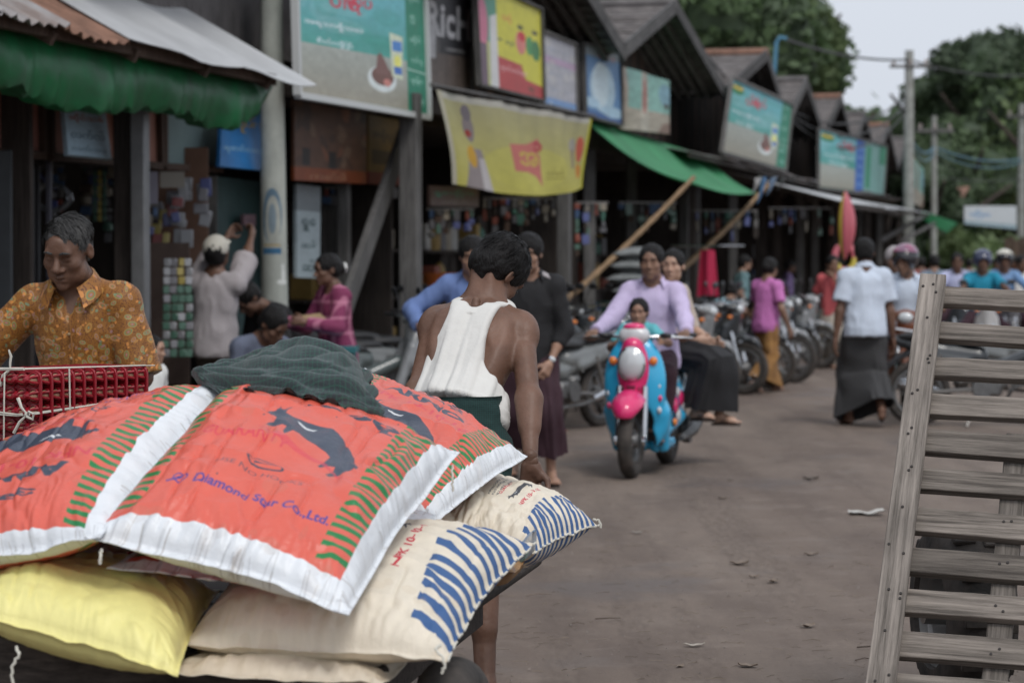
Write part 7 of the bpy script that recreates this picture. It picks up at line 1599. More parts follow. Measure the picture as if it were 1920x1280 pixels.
    def ex(J, root):
        # the vest: a thin cloth round the trunk, scooped at neck and armholes
        e = .012; o = [('e', T(.0, .004, .02), ((.140 + e * 1.8) * s, (.112 + e * 2.2) * s, .19 * s), R, .06), ('e', T(0, -.0, .13), ((.134 + e) * s, (.102 + e) * s, .15 * s), R, .06), ('e', T(0, .003, .28), ((.136 + e) * s, (.103 + e) * s, .17 * s), R, .05), ('e', T(0, .018, .38), ((.138 + e) * s, (.088 + e) * s, .105 * s), R, .04),
             ('c', T(.080, .034, .43), T(.062, -.01, .495), .056 * s, .052 * s, .03), ('c', T(-.080, .034, .43), T(-.062, -.01, .495), .056 * s, .052 * s, .03),
             ('p', T(0, 0, .055), -(R @ Vector((-.10, -.15, 1)))),
             ('-e', T(.188, .03, .40), (.090 * s, .22 * s, .125 * s), R, .006), ('-e', T(-.178, .03, .345), (.102 * s, .22 * s, .19 * s), R @ RY(-.12), .006), ('-e', T(0, .07, .515), (.047 * s, .13 * s, .088 * s), R, .006)]
        V, F = sdf(o, .004, .02, iters=2); N = normals(V, F); Q = (V - to_np(J['P'])) @ np.array(R) / s
        x, z = Q[:, 0], Q[:, 2]
        f = .007 * np.maximum(0, np.cos((x + .03 * (z - .3)) * 2 * PI / .055 + 1.5 * vnoise(Q, 9, 3))) * np.exp(-((z - .18) / .16) ** 2) * (Q[:, 1] > 0) - .006 * np.exp(-((x - .012 + .05 * (z - .25)) / .012) ** 2) * (z < .40) * (Q[:, 1] > 0)
        f += .007 * (1 - 2 * np.abs(vnoise(Q * (1, 1, .35), 15, 6))) + .0035 * (1 - 2 * np.abs(vnoise(Q * (.7, 1, 1.6) + (z * .5)[:, None], 22, 9))) * (z < .08)
        f += .006 * np.exp(-((z - .0) / .02) ** 2) * (1 + .8 * np.sin(x * 60))
        V = V + N * f[:, None]; mesh_obj('vest', V, F, TANK, root, ang=None)
        b = MB()
        for x, dx in ((.02, 0), (-.062, .0)): q = T(x, .15, -.005); b.ell(q, (.004, .003, .003), None, 6, 5)
        # short wrapped longyi, tucked up
        W = []
        V, F = loft_legs(J, top=1.25, drop=.56, thick=.015, flare=.012, fold=.006, seed=3, n=90, m=50, hips=.012); P = V; N = normals(V, F); az = np.arctan2(V[:, 1] - J['P'].y, V[:, 0] - J['P'].x)
        V = V + N * (.005 * np.abs(np.sin(V[:, 2] * 55 + 2.5 * az + 1.2 * vnoise(V, 8, 2))) * (V[:, 2] > .66) + .003 * vnoise(V, 14, 4))[:, None]
        mesh_obj('longyi', V, F, GRNL, root, ang=None)
    return figure('thin man in a white vest and green longyi, seen from behind pulling the cart', J, (lc.x, Y, 0), PI, skin=1, shirt=None, fine=True, hv=.0042, body_extra=muscles, hair_fn=nohair, extra=ex, hands=({'curl': 1.1, 'palm': (0, 0, -1), 'dir': (0, -.4, -1)}, {'curl': 1.15, 'palm': (0, 1, -.2), 'dir': (0, -.1, -1)}), g=.93, sandals=True, eyes=True, hs=.94)
SKINS[1] = mat('weathered_skin', (0.155, 0.083, 0.056), rough=.5, var=.38, vs=5, bump=.25, bs=55, spec=.38, sss=.05)
hero()

# ---- the man in the yellow patterned shirt
def paisley():
    c = Cv(1100, 1100, C8(138, 88, 24), 1.0); g = random.Random(11)
    h, w = c.h // 2, c.w // 2; X, Y_ = np.meshgrid(np.arange(w), np.arange(h)); n = vnoise(np.stack([X, Y_, X * 0], -1) / w, 300, 5, 1); n = np.repeat(np.repeat(n, 2, 0), 2, 1)[..., None]; c.a = np.where(n > .34, np.array(C8(92, 48, 14), np.float32), c.a)
    cols = [C8(96, 120, 84), C8(150, 112, 112), C8(172, 122, 60), C8(112, 134, 104), C8(160, 116, 98)]; pts = []
    for i in range(900):
        x, y = g.random(), g.random()
        if any((x - a) ** 2 + (y - b) ** 2 < .036 ** 2 for a, b in pts): continue
        pts.append((x, y)); r = g.uniform(.010, .019); ro = g.uniform(0, PI); k = g.randrange(5)
        c.ell(x, y, r * 1.55, r * .95, C8(160, 122, 55), 1, ro, 14); c.ell(x, y, r * 1.3, r * .75, cols[k], .9, ro, 14); c.ell(x, y, r * .9, r * .48, C8(150, 100, 40), 1, ro, 12); c.ell(x, y, r * .45, r * .24, cols[(k + 1) % 5], 1, ro, 10)
    for i in range(500):
        x, y = g.random(), g.random(); r = g.uniform(.004, .008); c.ell(x, y, r * g.uniform(1, 2), r, cols[g.randrange(5)] if i % 2 else C8(200, 130, 60), .85, g.uniform(0, PI), 10)
    c.speck(.06, 30, 2); return c.image('paisley_print')
def yellow_man():
    Y = 8.9; lc = at(163, 500, Y); im = paisley(); m = mat('paisley_shirt', img=im, rough=.6, bump=.2, bs=40, sheen=.1)
    m.node_tree.nodes['Image Texture'].extension = 'REPEAT'
    J = skel(1.64, pz=.83, lean=11, side=-2, yaw=-8, head=(24, -9, 3), handL=(.02, -.26, .93), handR=(-.62, -.12, .98), elbL=(.5, .2, -.4), elbR=(-.3, .3, -.8), broad=1.02)
    T, R, s = J['T'], J['R'], J['s']
    def hf(J, root):
        HV, HF = sdf(hair_ops(J, th=.007, back=-.05, front=.010), .0048, .01); hn = normals(HV, HF); HV = HV + hn * (.004 * vnoise(HV, 60, 3, 2))[:, None]; mesh_obj('hair', HV, HF, HAIRG, root)
        def spec(g):
            d = Vector((g.gauss(0, 1), g.gauss(0, 1), g.gauss(0, 1))).normalized()
            if d.z < -.35 or (d.y < -.45 and d.z < .62) or (abs(d.x) > .7 and d.z < 0 and d.y < .25): return None
            return d, Vector((d.x + .5, d.y - .3, .3 + .5 * math.sin(6 * d.x + 4 * d.y))), g.uniform(.022, .052)
        strands(J, root, 5200, spec, mat('grey_strands', (.040, .039, .038), rough=.6, var=.6, vs=60), 9, .0017)
    def ex(J, root):
        q = lambda x, y, z: J['Hd'] + J['Rh'] @ Vector((x * s, y * s, z * s)); F_ = mat('lip', (.13, .06, .05), rough=.5); b = MB(); b.tube([q(-.02, -.0895, -.0665), q(-.007, -.0985, -.066), (q(.007, -.0985, -.066)), q(.021, -.089, -.068)], [.0012, .0018, .0018, .0012], 6); b.build('mouth_line', F_, root)
        # collar and open placket
        b = MB(); rows = []
        for a in np.linspace(rad(-150), rad(150), 41):
            sx, cy = math.sin(a), math.cos(a); k = abs(a) / rad(150); rr = .068 + .004 * k; up = .545 - .055 * k ** 1.6; yo = -.002 - .028 * k ** 2
            w = .034 + .022 * k ** 2
            rows.append([T(sx * rr, cy * rr + yo, up - .004), T(sx * (rr + .004), cy * (rr + .004) + yo, up + .014), T(sx * (rr + .010), cy * (rr + .010) + yo, up + .012), T(sx * (rr + .02 + .02 * k), cy * (rr + .018) + yo - .004 * k, up - w * .4), T(sx * (rr + .028 + .034 * k ** 2), cy * (rr + .026) + yo - .014 * k, up - w)])
        V = [tuple(p) for r_ in rows for p in r_]; F = [(i * 5 + j, (i + 1) * 5 + j, (i + 1) * 5 + j + 1, i * 5 + j + 1) for i in range(40) for j in range(4)]; uv = [(i * .011, .3 + j * .02) for i in range(41) for j in range(5)]
        k = len(V); V2 = [tuple(Vector(p) + Vector((0, .0, -.003)) for p in V)]; mesh_obj('collar', V, F, m, root, uv=uv)
        b = MB(); b.tube([T(.008, -.118, .40), T(.010, -.128, .3), T(.008, -.128, .15), T(.0, -.130, 0)], .0035, 6); b.build('placket', m, root)
        b = MB()
        for z in (.34, .25, .16): b.ell(T(.004, -.130, z), (.006, .003, .006), None, 10, 6)
        b.build('button', mat('button', (.3, .2, .1), rough=.3), root)
    def so(J):
        return [('-c', T(0, -.125, .355), T(0, -.085, .54), .010 * s, .082 * s, .006)]
    r = figure('grey haired man in a yellow patterned short sleeved shirt behind the egg trays', J, (lc.x, Y, 0), 0, skin=1, fine=True, hv=.0042, shirt=m, sleeves='elbow', hem=-.14, shirt_ops=so, loose=.021, shirt_uv=True, longyi=NAVY, hair_fn=hf, extra=ex, hairmat=HAIRG, jaw=1.18, eyes=True, noseg=1.25, crump=.0055, g=1.03, hands=({'curl': .6}, {'curl': .5}), hs=1.05)
yellow_man()

# ---- people in the shops on the left
l = gl(402, 17.2)
J = skel(1.62, lean=-2, side=-3, head=(-22, 10, 0), handL=(.10, -.42, 1.62), handR=(-.10, -.38, 1.60), elbL=(.8, .1, -.4), elbR=(-.6, -.1, -.7))
def cap(J, root, m):
    s, q = J['s'], lambda x, y, z: J['Hd'] + J['Rh'] @ Vector((x * J['s'], y * J['s'], z * J['s']))
    V, F = sdf([('e', q(0, .012, .045), (.094 * s, .112 * s, .095 * s), J['Rh'], .01), ('p', q(0, 0, .012), -(J['Rh'] @ Vector((0, .1, 1)))), ('e', q(0, -.12, .03), (.07 * s, .075 * s, .012 * s), J['Rh'], .01)], .007); mesh_obj('cap', V, F, m, root)
CAPM = cl('pale_cap_cloth', (.50, .48, .42))
figure('man in a pale cap and grey shirt reaching up to the hanging goods', J, l, rad(158), skin=1, shirt=MAUVE, sleeves='elbow', trousers=OLIVE, hands=({'curl': .7}, {'curl': .7}), extra=lambda J, r: cap(J, r, CAPM), loose=.03)
J = skel(1.58, pz=.50, lean=34, head=(40, 20, 0), handL=(.12, -.42, .62), handR=(-.05, -.42, .62), footL=(.12, -.38, .08), footR=(-.12, -.35, .08), kneeL=(.2, -1, .6), kneeR=(-.2, -1, .6))
figure('man in a blue grey shirt sitting bent over his work left of the pole', J, gl(462, 16.2), rad(32), skin=1, shirt=GREYB, trousers=NAVY, hands=({'curl': .8}, {'curl': .8}))
l = gl(462, 16.2); st = thing('low_stool', 'low wooden stool under the seated man in the blue grey shirt', 'stool', l); MB().box((0, 0, .40), (.32, .32, .04), None, .005).build('seat', OAK, st)
for x in (-.13, .13):
    for y in (-.13, .13): MB().box((x, y, .19), (.04, .04, .38)).build('leg', OAK, st)
J = skel(1.6, pz=.78, lean=52, head=(50, 0, 0), handL=(.15, -.55, .75), handR=(-.15, -.55, .75))
figure('person in dark clothes bending forward right of the pole', J, gl(566, 18.2), rad(-48), skin=1, shirt=BLKC, sleeves='long', trousers=NAVY)
J = skel(1.50, lean=5, head=(8, 0, 0), handL=(.16, -.32, .98), handR=(-.12, -.34, .98)); 
def wom_ex(J, root):
    c = J['Hd'] + J['Rh'] @ Vector((0, .125, .0)); V, F = sdf([('e', c, (.035, .035, .035), None, .01)] + [('e', c + Vector((.022 * math.cos(a), .012, .022 * math.sin(a))), (.018, .014, .018), None, .006) for a in (0, 1.2, 2.5, 3.8, 5)], .005); mesh_obj('hair_flower', V, F, WHITE, root)
figure('woman in a magenta plaid blouse with a white flower in her hair', J, gl(632, 17.3), rad(-62), skin=1, hair='bun', shirt=PLAID, sleeves='long', hem=-.16, longyi=cl('green_longyi', (.05, .08, .05)), extra=wom_ex, hands=({'curl': .7}, {'curl': .7}), loose=.022)
q = thing('paper_parcel', 'tan paper parcel held by the woman in the plaid blouse', 'parcel', tuple(at(583, 605, 17.1))); MB().box((0, 0, .02), (.20, .16, .035), RX(.3) @ RZ(.4), .008).build('parcel', mat('tan_paper', (.38, .27, .15), rough=.8, var=.2), q)

J = skel(1.02, pz=.51, head=(5, 20, 0)); figure('child in a white shirt between the yellow shirted man and the hanging goods', J, gl(272, 13.8), rad(60), skin=2, shirt=WHITE, sleeves='elbow', trousers=NAVY, hs=1.1)
J = skel(1.5, pz=.62, lean=20, head=(10, 0, 0), handL=(.2, -.3, .8), handR=(-.2, -.3, .8)); figure('shopkeeper in a green t-shirt sitting in the dark shop behind the two youths', J, gl(862, 26.5), rad(10), skin=0, shirt=GREENT, trousers=NAVY)

# ---- the two youths behind the man in the vest
J = skel(1.62, lean=8, side=2, head=(12, 4, 0), handL=(.30, -.32, 1.0), handR=(-.30, -.30, 1.0), elbL=(.9, .3, -.3), elbR=(-.9, .3, -.3), footR=(-.10, .16, .12), footL=(.1, -.2, .08))
figure('youth in a blue denim shirt, half hidden behind the man in the vest', J, gl(884, 15.7), rad(-6), skin=2, shirt=DENIM, sleeves='long', hem=-.12, longyi=MAR, collar=True, loose=.024, hair_kw={'th': .02})
J = skel(1.62, lean=7, side=0, yaw=-6, head=(10, -8, 0), handL=(.12, -.16, .77), handR=(-.20, -.25, .9), elbL=(.8, .5, -.2), footL=(.13, -.12, .085), footR=(-.10, .16, .12))
def watch(J, root):
    w, e = J['wrL'], J['elL']; d = (w - e).normalized(); MB().cyl(w - d * .035, w - d * .015, .029, .028, 14).build('wristwatch', CHROME, root); c = w - d * .025 + Vector((.01, -.026, 0)); MB().ell(c, (.016, .006, .016), None, 10, 8).build('watch_face', GLASS, root)
    for x in (-1, 1): s = J['s']; T = J['T']; MB().grid(lambda u, v: T(x * (.06 + .115 * u), .055 - .09 * v, .512 - .052 * u + .018 * math.sin(PI * v)), 6, 6, .004).build('shoulder_patch', MAUVE, root)
figure('youth in a black shirt with pale shoulders and a wristwatch, in a short maroon longyi', J, gl(993, 15.3), rad(2), skin=2, shirt=BLKC, sleeves='three', hem=-.13, longyi=MAR, drop=.80, collar=True, extra=watch, hands=({'curl': .6, 'palm': (-.4, .6, 0)}, {'curl': .5}), loose=.022, hair_kw={'th': .022})

# ---- scooter riders
def in_scoot(x, y, z): return mat_xf(Vector(sc_c), sc_rz) @ Vector((x, y, z))
def rider(label, y, x=0, H=1.62, pz=.80, lean=8, hands=None, feet=None, rz=None, **k):
    kw = k.pop('sk', {}); J = skel(H, pz=pz, lean=lean, handL=hands[0] if hands else None, handR=hands[1] if hands else None, footL=feet[0], footR=feet[1], **kw); p = in_scoot(x, y, 0); return figure(label, J, (p.x, p.y, sc_c.z), sc_rz if rz is None else sc_rz + rz, **k)

def riderJ(label, loc_y, J, rz=0, x=0, **k):
    p = in_scoot(x, loc_y, 0); return figure(label, J, (p.x, p.y, sc_c.z), sc_rz + rz, **k)
J = skel(1.62, pz=.79, lean=7, head=(4, 2, 0), handL=(.31, -.46, .945), handR=(-.31, -.46, .945), footL=(.12, -.36, .29), footR=(-.12, -.36, .29), elbL=(.3, .3, -1), elbR=(-.3, .3, -1), kneeL=(.4, -1, .9), kneeR=(-.4, -1, .9))
gr = {'curl': 1.0, 'palm': (0, -.3, -1), 'dir': (0, -1, 0)}
riderJ('scooter driver in a lavender shirt and maroon trousers, hands on the bars', .15, J, skin=0, shirt=LAV, sleeves='long', collar=True, trousers=MAR, hem=-.10, loose=.026, hands=(gr, gr))
J = skel(.92, pz=.46, lean=5, head=(6, 3, 0), handL=(.20, -.22, .62), handR=(-.14, -.18, .60), footL=(.07, 0, .055), footR=(-.07, 0, .055))
p = in_scoot(-.02, -.22, .265); figure('small child standing between the driver and the handlebars of the scooter', J, (p.x, p.y, p.z), sc_rz, skin=2, shirt=cl('aqua_cloth', (.12, .45, .50)), trousers=NAVY, hs=1.32, hair_kw={'th': .016, 'hs': 1.32, 'front': -.012})
J = skel(1.52, pz=.80, lean=3, head=(2, -78, 0), handL=(.14, -.28, .86), handR=(-.1, -.26, .88), footL=(.10, -.34, .36), footR=(-.10, -.26, .40), kneeL=(.1, -1, .5), kneeR=(-.1, -1, .5))
riderJ('woman riding side saddle behind the scooter driver in a long black skirt', .56, J, x=.02, rz=rad(76), skin=3, hair='bun', shirt=cl('cream_blouse', (.5, .42, .36)), sleeves='elbow', longyi=BLKC, longyi_kw=dict(thick=.04, flare=.03), feet=((), ()))

# ---- walkers and riders down the street
J = skel(1.52, lean=4, head=(10, 20, 0), handL=(.28, -.34, .90), handR=(-.26, -.1, .72), footL=(.07, -.22, .08), footR=(-.08, .24, .13), elbL=(.7, .4, -.5))
figure('woman in an orchid pink blouse and ochre longyi walking along the parked motorcycles', J, gl(1436, 26.6), rad(128), skin=0, hair='bun', shirt=PINKB, sleeves='short', hem=-.13, longyi=OCH, feet=(((.1, -1, 0), 0), ((-.1, -1, 0), .5)), loose=.024, hair_kw={'th': .016}, hs=1.0)
J = skel(1.66, lean=1, head=(10, -8, 0), handL=(.27, .02, .70), handR=(-.27, -.04, .70), footL=(.10, -.14, .085), footR=(-.09, .24, .15))
figure('man in a white shirt and long charcoal longyi walking away down the street', J, gl(1622, 20.9), rad(186), skin=1, shirt=PBLUE, sleeves='short', hem=-.08, longyi=CHAR, collar=True, loose=.036, feet=(((.2, -1, 0), 0), ((-.3, -1, 0), -.5)), longyi_kw=dict(flare=.05, thick=.025))
def helmet(J, root, c1, c2, visor=True):
    s, q = J['s'], lambda x, y, z: J['Hd'] + J['Rh'] @ Vector((x * J['s'], y * J['s'], z * J['s']))
    V, F = sdf([('e', q(0, .015, .04), (.125 * s, .145 * s, .125 * s), J['Rh'], .01), ('-e', q(0, -.13, -.06), (.095 * s, .10 * s, .12 * s), J['Rh'], .01), ('p', q(0, 0, -.075), -(J['Rh'] @ Vector((0, 0, 1))))], .008); mesh_obj('helmet', V, F, c1, root)
    V, F = sdf([('e', q(0, .01, .055), (.127 * s, .147 * s, .118 * s), J['Rh'], .01), ('p', q(0, 0, .085), -(J['Rh'] @ Vector((0, .35, 1))))], .008); mesh_obj('helmet_stripe', V, F, c2, root)
    b = MB(); b.tube([q(.07, -.03, -.05), q(.03, -.075, -.112), q(-.03, -.075, -.112), q(-.07, -.03, -.05)], .006, 6); b.build('chin_strap', BLKP, root)
HB = mat('helmet_black', (.02, .02, .025), rough=.2, coat=.5); HM = mat('helmet_mauve', (.13, .13, .18), rough=.2, coat=.5, var=.3, vs=9, col2=(.30, .06, .13)); HN = mat('helmet_navy', (.05, .06, .11), rough=.25, coat=.4); HW = mat('helmet_cream', (.6, .58, .5), rough=.25, coat=.4)
def rides(px, Y, rz, label, bikelabel, paint, shirt, skin=0, H=1.62, hat=None, light=False, sleeves='short', pill=None, second=None, hk=None, head=(6, 0, 0), collar=False, lg=None):
    l = gl(px, Y); m = moto('motorcycle', bikelabel, l, rad(rz), paint, None, second, light=light, stand=False)
    J = skel(H, pz=.82, lean=9, head=head, handL=(.32, -.52, 1.02), handR=(-.32, -.52, 1.02), footL=(.17, -.10, .33), footR=(-.17, -.10, .33), elbL=(.8, .3, -.6), elbR=(-.8, .3, -.6), kneeL=(.45, -1, .8), kneeR=(-.45, -1, .8))
    p = mat_xf(Vector(l), rad(rz)) @ Vector((0, .15, 0)); figure(label, J, tuple(p), rad(rz), skin=skin, shirt=shirt, sleeves=sleeves, hem=-.10, trousers=lg or MAR, hands=(gr, gr), extra=hat, collar=collar, loose=.024, hair_kw=hk)
    if pill:
        J = skel(1.55, pz=.84, lean=10, head=(5, 6, 0), handL=(.2, -.25, .9), handR=(-.2, -.25, .9), footL=(.2, -.15, .38), footR=(-.2, -.15, .38), kneeL=(.5, -1, .6), kneeR=(-.5, -1, .6)); p = mat_xf(Vector(l), rad(rz)) @ Vector((pill[2] if len(pill) > 2 else 0, .5, .02)); figure(pill[0], J, tuple(p), rad(rz), skin=0, shirt=pill[1], trousers=NAVY, extra=pill[3] if len(pill) > 3 else None)
def scarf(J, root): V, F = sdf(hair_ops(J, th=.024, front=-.01, back=-.1, long=.1), .007); mesh_obj('headscarf', V, F, MAUVE, root)
rides(1700, 22.4, -10, 'motorcyclist in a pale shirt and a black and mauve open helmet', 'motorcycle with an orange front ridden towards the viewer, right of the walking man', (.16, .05, .02), PBLUE, 0, 1.62, lambda J, r: helmet(J, r, HB, HM), sleeves='short', pill=('passenger in a grey headscarf behind the helmeted motorcyclist', MAUVE, -.12, scarf), second=(.03, .03, .03), collar=True, head=(14, -24, 0))
rides(1795, 33.5, -6, 'rider in a lavender blue shirt beside the teal shirted rider', 'dark motorcycle under the rider in the lavender blue shirt', (.04, .05, .06), cl('lavender_blue', (.42, .44, .62)), 1, 1.62, None, sleeves='elbow', collar=True)
rides(1843, 30.0, -4, 'rider in a bright teal t-shirt and dark cap', 'white fronted motorcycle with its headlamp lit under the teal shirted rider', (.5, .5, .5), TEALT, 1, 1.60, lambda J, r: (helmet(J, r, HN, HN), MB().grid(lambda u, v: J['T'](-.08 + .16 * u, -.128 + .02 * abs(u - .5), .20 + .10 * v), 6, 4, .003).build('shirt_print', MAUVE, r))[-1], light=True)
rides(1884, 34.5, -2, 'rider in a mid blue shirt and a dark helmet with a cream stripe', 'grey motorcycle behind the teal shirted rider', (.1, .1, .11), BLUES, 1, 1.66, lambda J, r: helmet(J, r, HB, HW), sleeves='long')
J = skel(1.58, lean=3, head=(10, 35, 0), handL=(.06, -.17, 1.25), handR=(-.22, -.12, .85), elbL=(.6, -.4, -.8), footL=(.08, -.15, .08), footR=(-.08, .15, .1))
figure('girl in a coral blouse and pale longyi with a hand to her mouth', J, gl(1562, 33.0), rad(-25), skin=0, hair='bun', shirt=CORAL, sleeves='short', hem=-.16, longyi=CREAMP)
walk = dict(footL=(.09, -.2, .08), footR=(-.09, .2, .12))
for (px, Y, rz, H, shirt, lg, skin, lab) in ((1752, 38, 170, 1.60, cl('slate_vest', (.16, .22, .28)), CHAR, 0, 'man in a slate coloured vest walking away behind the helmeted rider'), (1912, 37, 10, 1.60, WHITE, MAR, 1, 'person in a white shirt at the right edge behind the riders'), (1672, 42, 150, 1.62, cl('tan_shirt', (.3, .22, .16)), CHAR, 1, 'person in a tan shirt far off behind the walking man in white'), (1388, 36, 100, 1.6, cl('grey_teal_shirt', (.14, .24, .26)), NAVY, 2, 'person in grey teal far off among the parked motorcycles'), (1728, 46, 190, 1.6, cl('dim_red_shirt', (.24, .08, .07)), CHAR, 1, 'person in dull red far down the street'), (1868, 48, 0, 1.6, cl('lime_shirt', (.30, .42, .08)), CHAR, 1, 'person in lime far down the street between two riders'), (1475, 45, 90, 1.55, cl('violet_blouse', (.28, .2, .4)), MAR, 1, 'person in a violet blouse far off beside the shops'), (1900, 44, 5, 1.62, cl('brick_red', (.35, .06, .05)), CHAR, 1, 'person in brick red far back at the right edge'), (1818, 52, 175, 1.6, cl('grey_shirt', (.3, .3, .32)), CHAR, 1, 'person in a light grey shirt far down the middle of the street')):
    J = skel(H, lean=4, head=(6, 10, 0), **walk); figure(lab, J, gl(px, Y), rad(rz), skin=skin, shirt=shirt, longyi=lg, vox=.013, hv=.007)
J = skel(1.5, pz=.55, lean=26, head=(20, 0, 0), handL=(.2, -.4, .7), handR=(-.2, -.4, .7), footL=(.15, -.35, .08), footR=(-.15, -.35, .08), kneeL=(.2, -1, .5), kneeR=(-.2, -1, .5))
figure('person in a powder blue shirt sitting with back turned behind the parked motorcycles', J, gl(1365, 31.0), rad(165), skin=0, shirt=LBL, trousers=NAVY)
J = skel(1.55, pz=.70, lean=70, head=(60, 0, 0), handL=(.15, -.6, .6), handR=(-.15, -.6, .6)); figure('person in a dark striped shirt bending down behind the scooter passenger', J, gl(1330, 27.8), rad(62), skin=0, shirt=STRP, sleeves='long', trousers=NAVY)
# ================================================================== GOODS, CLUTTER AND LITTER
def sackstack():
    m = mat('grey_sack_cloth', (.20, .215, .22), rough=.7, var=.2, vs=5, bump=.3, bs=30); Y0 = 27.5; r = random.Random(5); k = 0
    words = ['lowest', 'second from the bottom', 'third from the bottom', 'fourth from the bottom', 'fifth from the bottom', 'sixth from the bottom', 'seventh from the bottom', 'eighth from the bottom', 'topmost']
    for col_, px in enumerate((1190,)):
        for i in range(9):
            z = .42 + i * .138; c = at(px + r.uniform(-6, 6), 500, Y0); V = []
            w, d = .30, .26; a = SU * 1; n_ = SN
            f = lambda s_, t_: Vector((c.x, c.y, z)) + SN * (w * s_ * .85) - SU * (d * t_) + SU * .0
            sack('grey sack in the tall shop stack, ' + words[i], f(-1, 1), f(1, 1), f(1, -1), f(-1, -1), m, .075, .075, 60 + i, .03, nu=24, nv=20, group='grey sacks stacked in front of the shops', crease=.01)
sackstack()
pal = thing('low_bench', 'low plank bench under the tall stack of grey sacks', 'bench', tuple(at(1190, 500, 27.5).xy) + (0,)); c_ = at(1190, 500, 27.5)
MB().box((c_.x, c_.y, .31), (1.1, .7, .05)).build('seat', OAK, pal, True)
for x in (-.45, .45): MB().box((c_.x + x, c_.y, .14), (.08, .6, .28)).build('leg', OAK, pal, True)
# hanging inflatable toys
inf = thing('inflatable_toy', 'long pink and yellow striped inflatable hanging under the far eave', 'inflatable', tuple(at(1584, 420, 36)))
c_ = at(1584, 422, 36); PKI = mat('inflatable_pink', (.62, .16, .20), rough=.25, trans=.2); YLI = mat('inflatable_yellow', (.60, .50, .08), rough=.25, trans=.2); BLI = mat('inflatable_blue', (.06, .14, .42), rough=.25, trans=.2)
prof = lambda v: .12 * math.sin(PI * min(max(v, .02), .985)) ** .7
for k in range(8):
    m = (PKI, YLI, PKI, PKI, YLI, PKI, PKI, PKI)[k]; a0, a1 = 2 * PI * k / 8, 2 * PI * (k + 1) / 8
    MB().grid(lambda u, v: c_ + Vector((prof(v) * (1 + .12 * math.sin(PI * u)) * math.cos(a0 + (a1 - a0) * u) + .03 * math.sin(v * 3), prof(v) * (1 + .12 * math.sin(PI * u)) * math.sin(a0 + (a1 - a0) * u), (v - .5) * 1.0)), 6, 24).build('stripe', m, inf, True)
rg = thing('swim_ring', 'yellow and pink swim ring hanging below the long inflatable', 'inflatable', tuple(at(1584, 484, 36))); c_ = at(1584, 484, 36)
for k in range(6): MB().tube([c_ + Vector((.15 * math.cos(a), .05 * math.sin(a), .19 * math.sin(a))) for a in np.linspace(2 * PI * k / 6, 2 * PI * (k + 1) / 6, 7)], .055, 10).build('segment', YLI if k % 2 else PKI, rg, True)
# garment on a stand, ladders of goods
gm = thing('hanging_garment', 'crimson garment hanging on a rail behind the parked motorcycles', 'garment', tuple(at(1327, 500, 33))); c_ = at(1327, 468, 33)
MB().grid(lambda u, v: c_ + Vector(((u - .5) * (.20 + .10 * v) , .05 * math.sin(u * 9), -.62 * v - .03 * abs(u - .5))), 12, 10, .03).build('cloth', cl('crimson', (.45, .02, .07)), gm, True)
MB().tube([c_ + Vector((-.5, 0, .05)), c_ + Vector((.5, 0, .05))], .012, 6).build('rail', CHROME, gm, True)
# goods in the left shop: coil, boards, packets, papers
q = thing('wire_coil', 'coil of shiny grey wire hanging in the dark shop at far left', 'coil', tuple(at(98, 372, 17.5))); c_ = at(98, 370, 17.6)
for i in range(9): r_ = random.Random(i); MB().tube([c_ + Vector(((.13 + r_.uniform(-.02, .02)) * math.cos(a), .02 * i - .08, (.09 + r_.uniform(-.02, .02)) * math.sin(a))) for a in np.linspace(0, 2 * PI, 26, endpoint=False)], .006, 5, True).build('loop', mat('wire_grey', (.30, .31, .33), rough=.35, metal=.8), q, True)
MB().tube([c_, c_ + Vector((0, 0, .7))], .004, 5).build('hook', STEEL, q, True)
pb = thing('peg_board', 'brown peg board hung with small packets beside the teal door', 'board', tuple(at(335, 400, 18.2))); PBM = mat('brown_hardboard', (.19, .105, .07), rough=.8, var=.15)
a, b_ = at(284, 365, 18.4), at(392, 435, 18.5); MB().box((a + b_) / 2, (abs(b_.x - a.x), .03, 1.0)).build('board', PBM, pb, True)
CL_ = [mat('packet_%d' % i, c, rough=.3, coat=.3) for i, c in enumerate(((.35, .36, .38), (.08, .16, .12), (.3, .08, .08), (.4, .33, .1), (.1, .12, .3), (.25, .25, .27)))]
for i in range(26):
    r_ = random.Random(i + 40); p = at(r_.uniform(288, 388), r_.uniform(345, 460), 18.2 - r_.random() * .15); MB().box(p, (r_.uniform(.05, .12), .02, r_.uniform(.06, .14)), RY(r_.uniform(-.2, .2)), .006).build('packet', CL_[[0, 5, 0, 3, 4, 0, 5, 2][i % 8]], pb, True)
ps = thing('packet_strips', 'strips of green and clear packets hanging by the brown post', 'packets', tuple(at(335, 600, 17.0)))
for i in range(11):
    for k in range(4):
        r_ = random.Random(i * 4 + k + 900); p = at(312 + k * 14 + r_.uniform(-2, 2), 492 + i * 17, 17.0); MB().box(p, (.05, .015, .055), RZ(r_.uniform(-.4, .4)), .005).build('packet', CL_[(1, 1, 0, 1, 5, 1)[(i + k) % 6]] if i > 2 else CL_[(0, 5, 3, 0)[k]], ps, True)
for (x0, y0, x1, y1, lab, c) in ((268, 322, 296, 382, 'pale mauve paper sheet pinned by the dark post', (.34, .33, .40)), (300, 322, 346, 352, 'cream paper notice pinned above the peg board', (.36, .34, .30))):
    a, b_ = at(x0, y0, 17.6), at(x1, y1, 17.6); q = thing('paper_notice', lab, 'notice', tuple((a + b_) / 2)); MB().box((a + b_) / 2, (b_.x - a.x, .006, a.z - b_.z)).build('sheet', mat('paper_' + lab[:4], c, rough=.9), q, True)
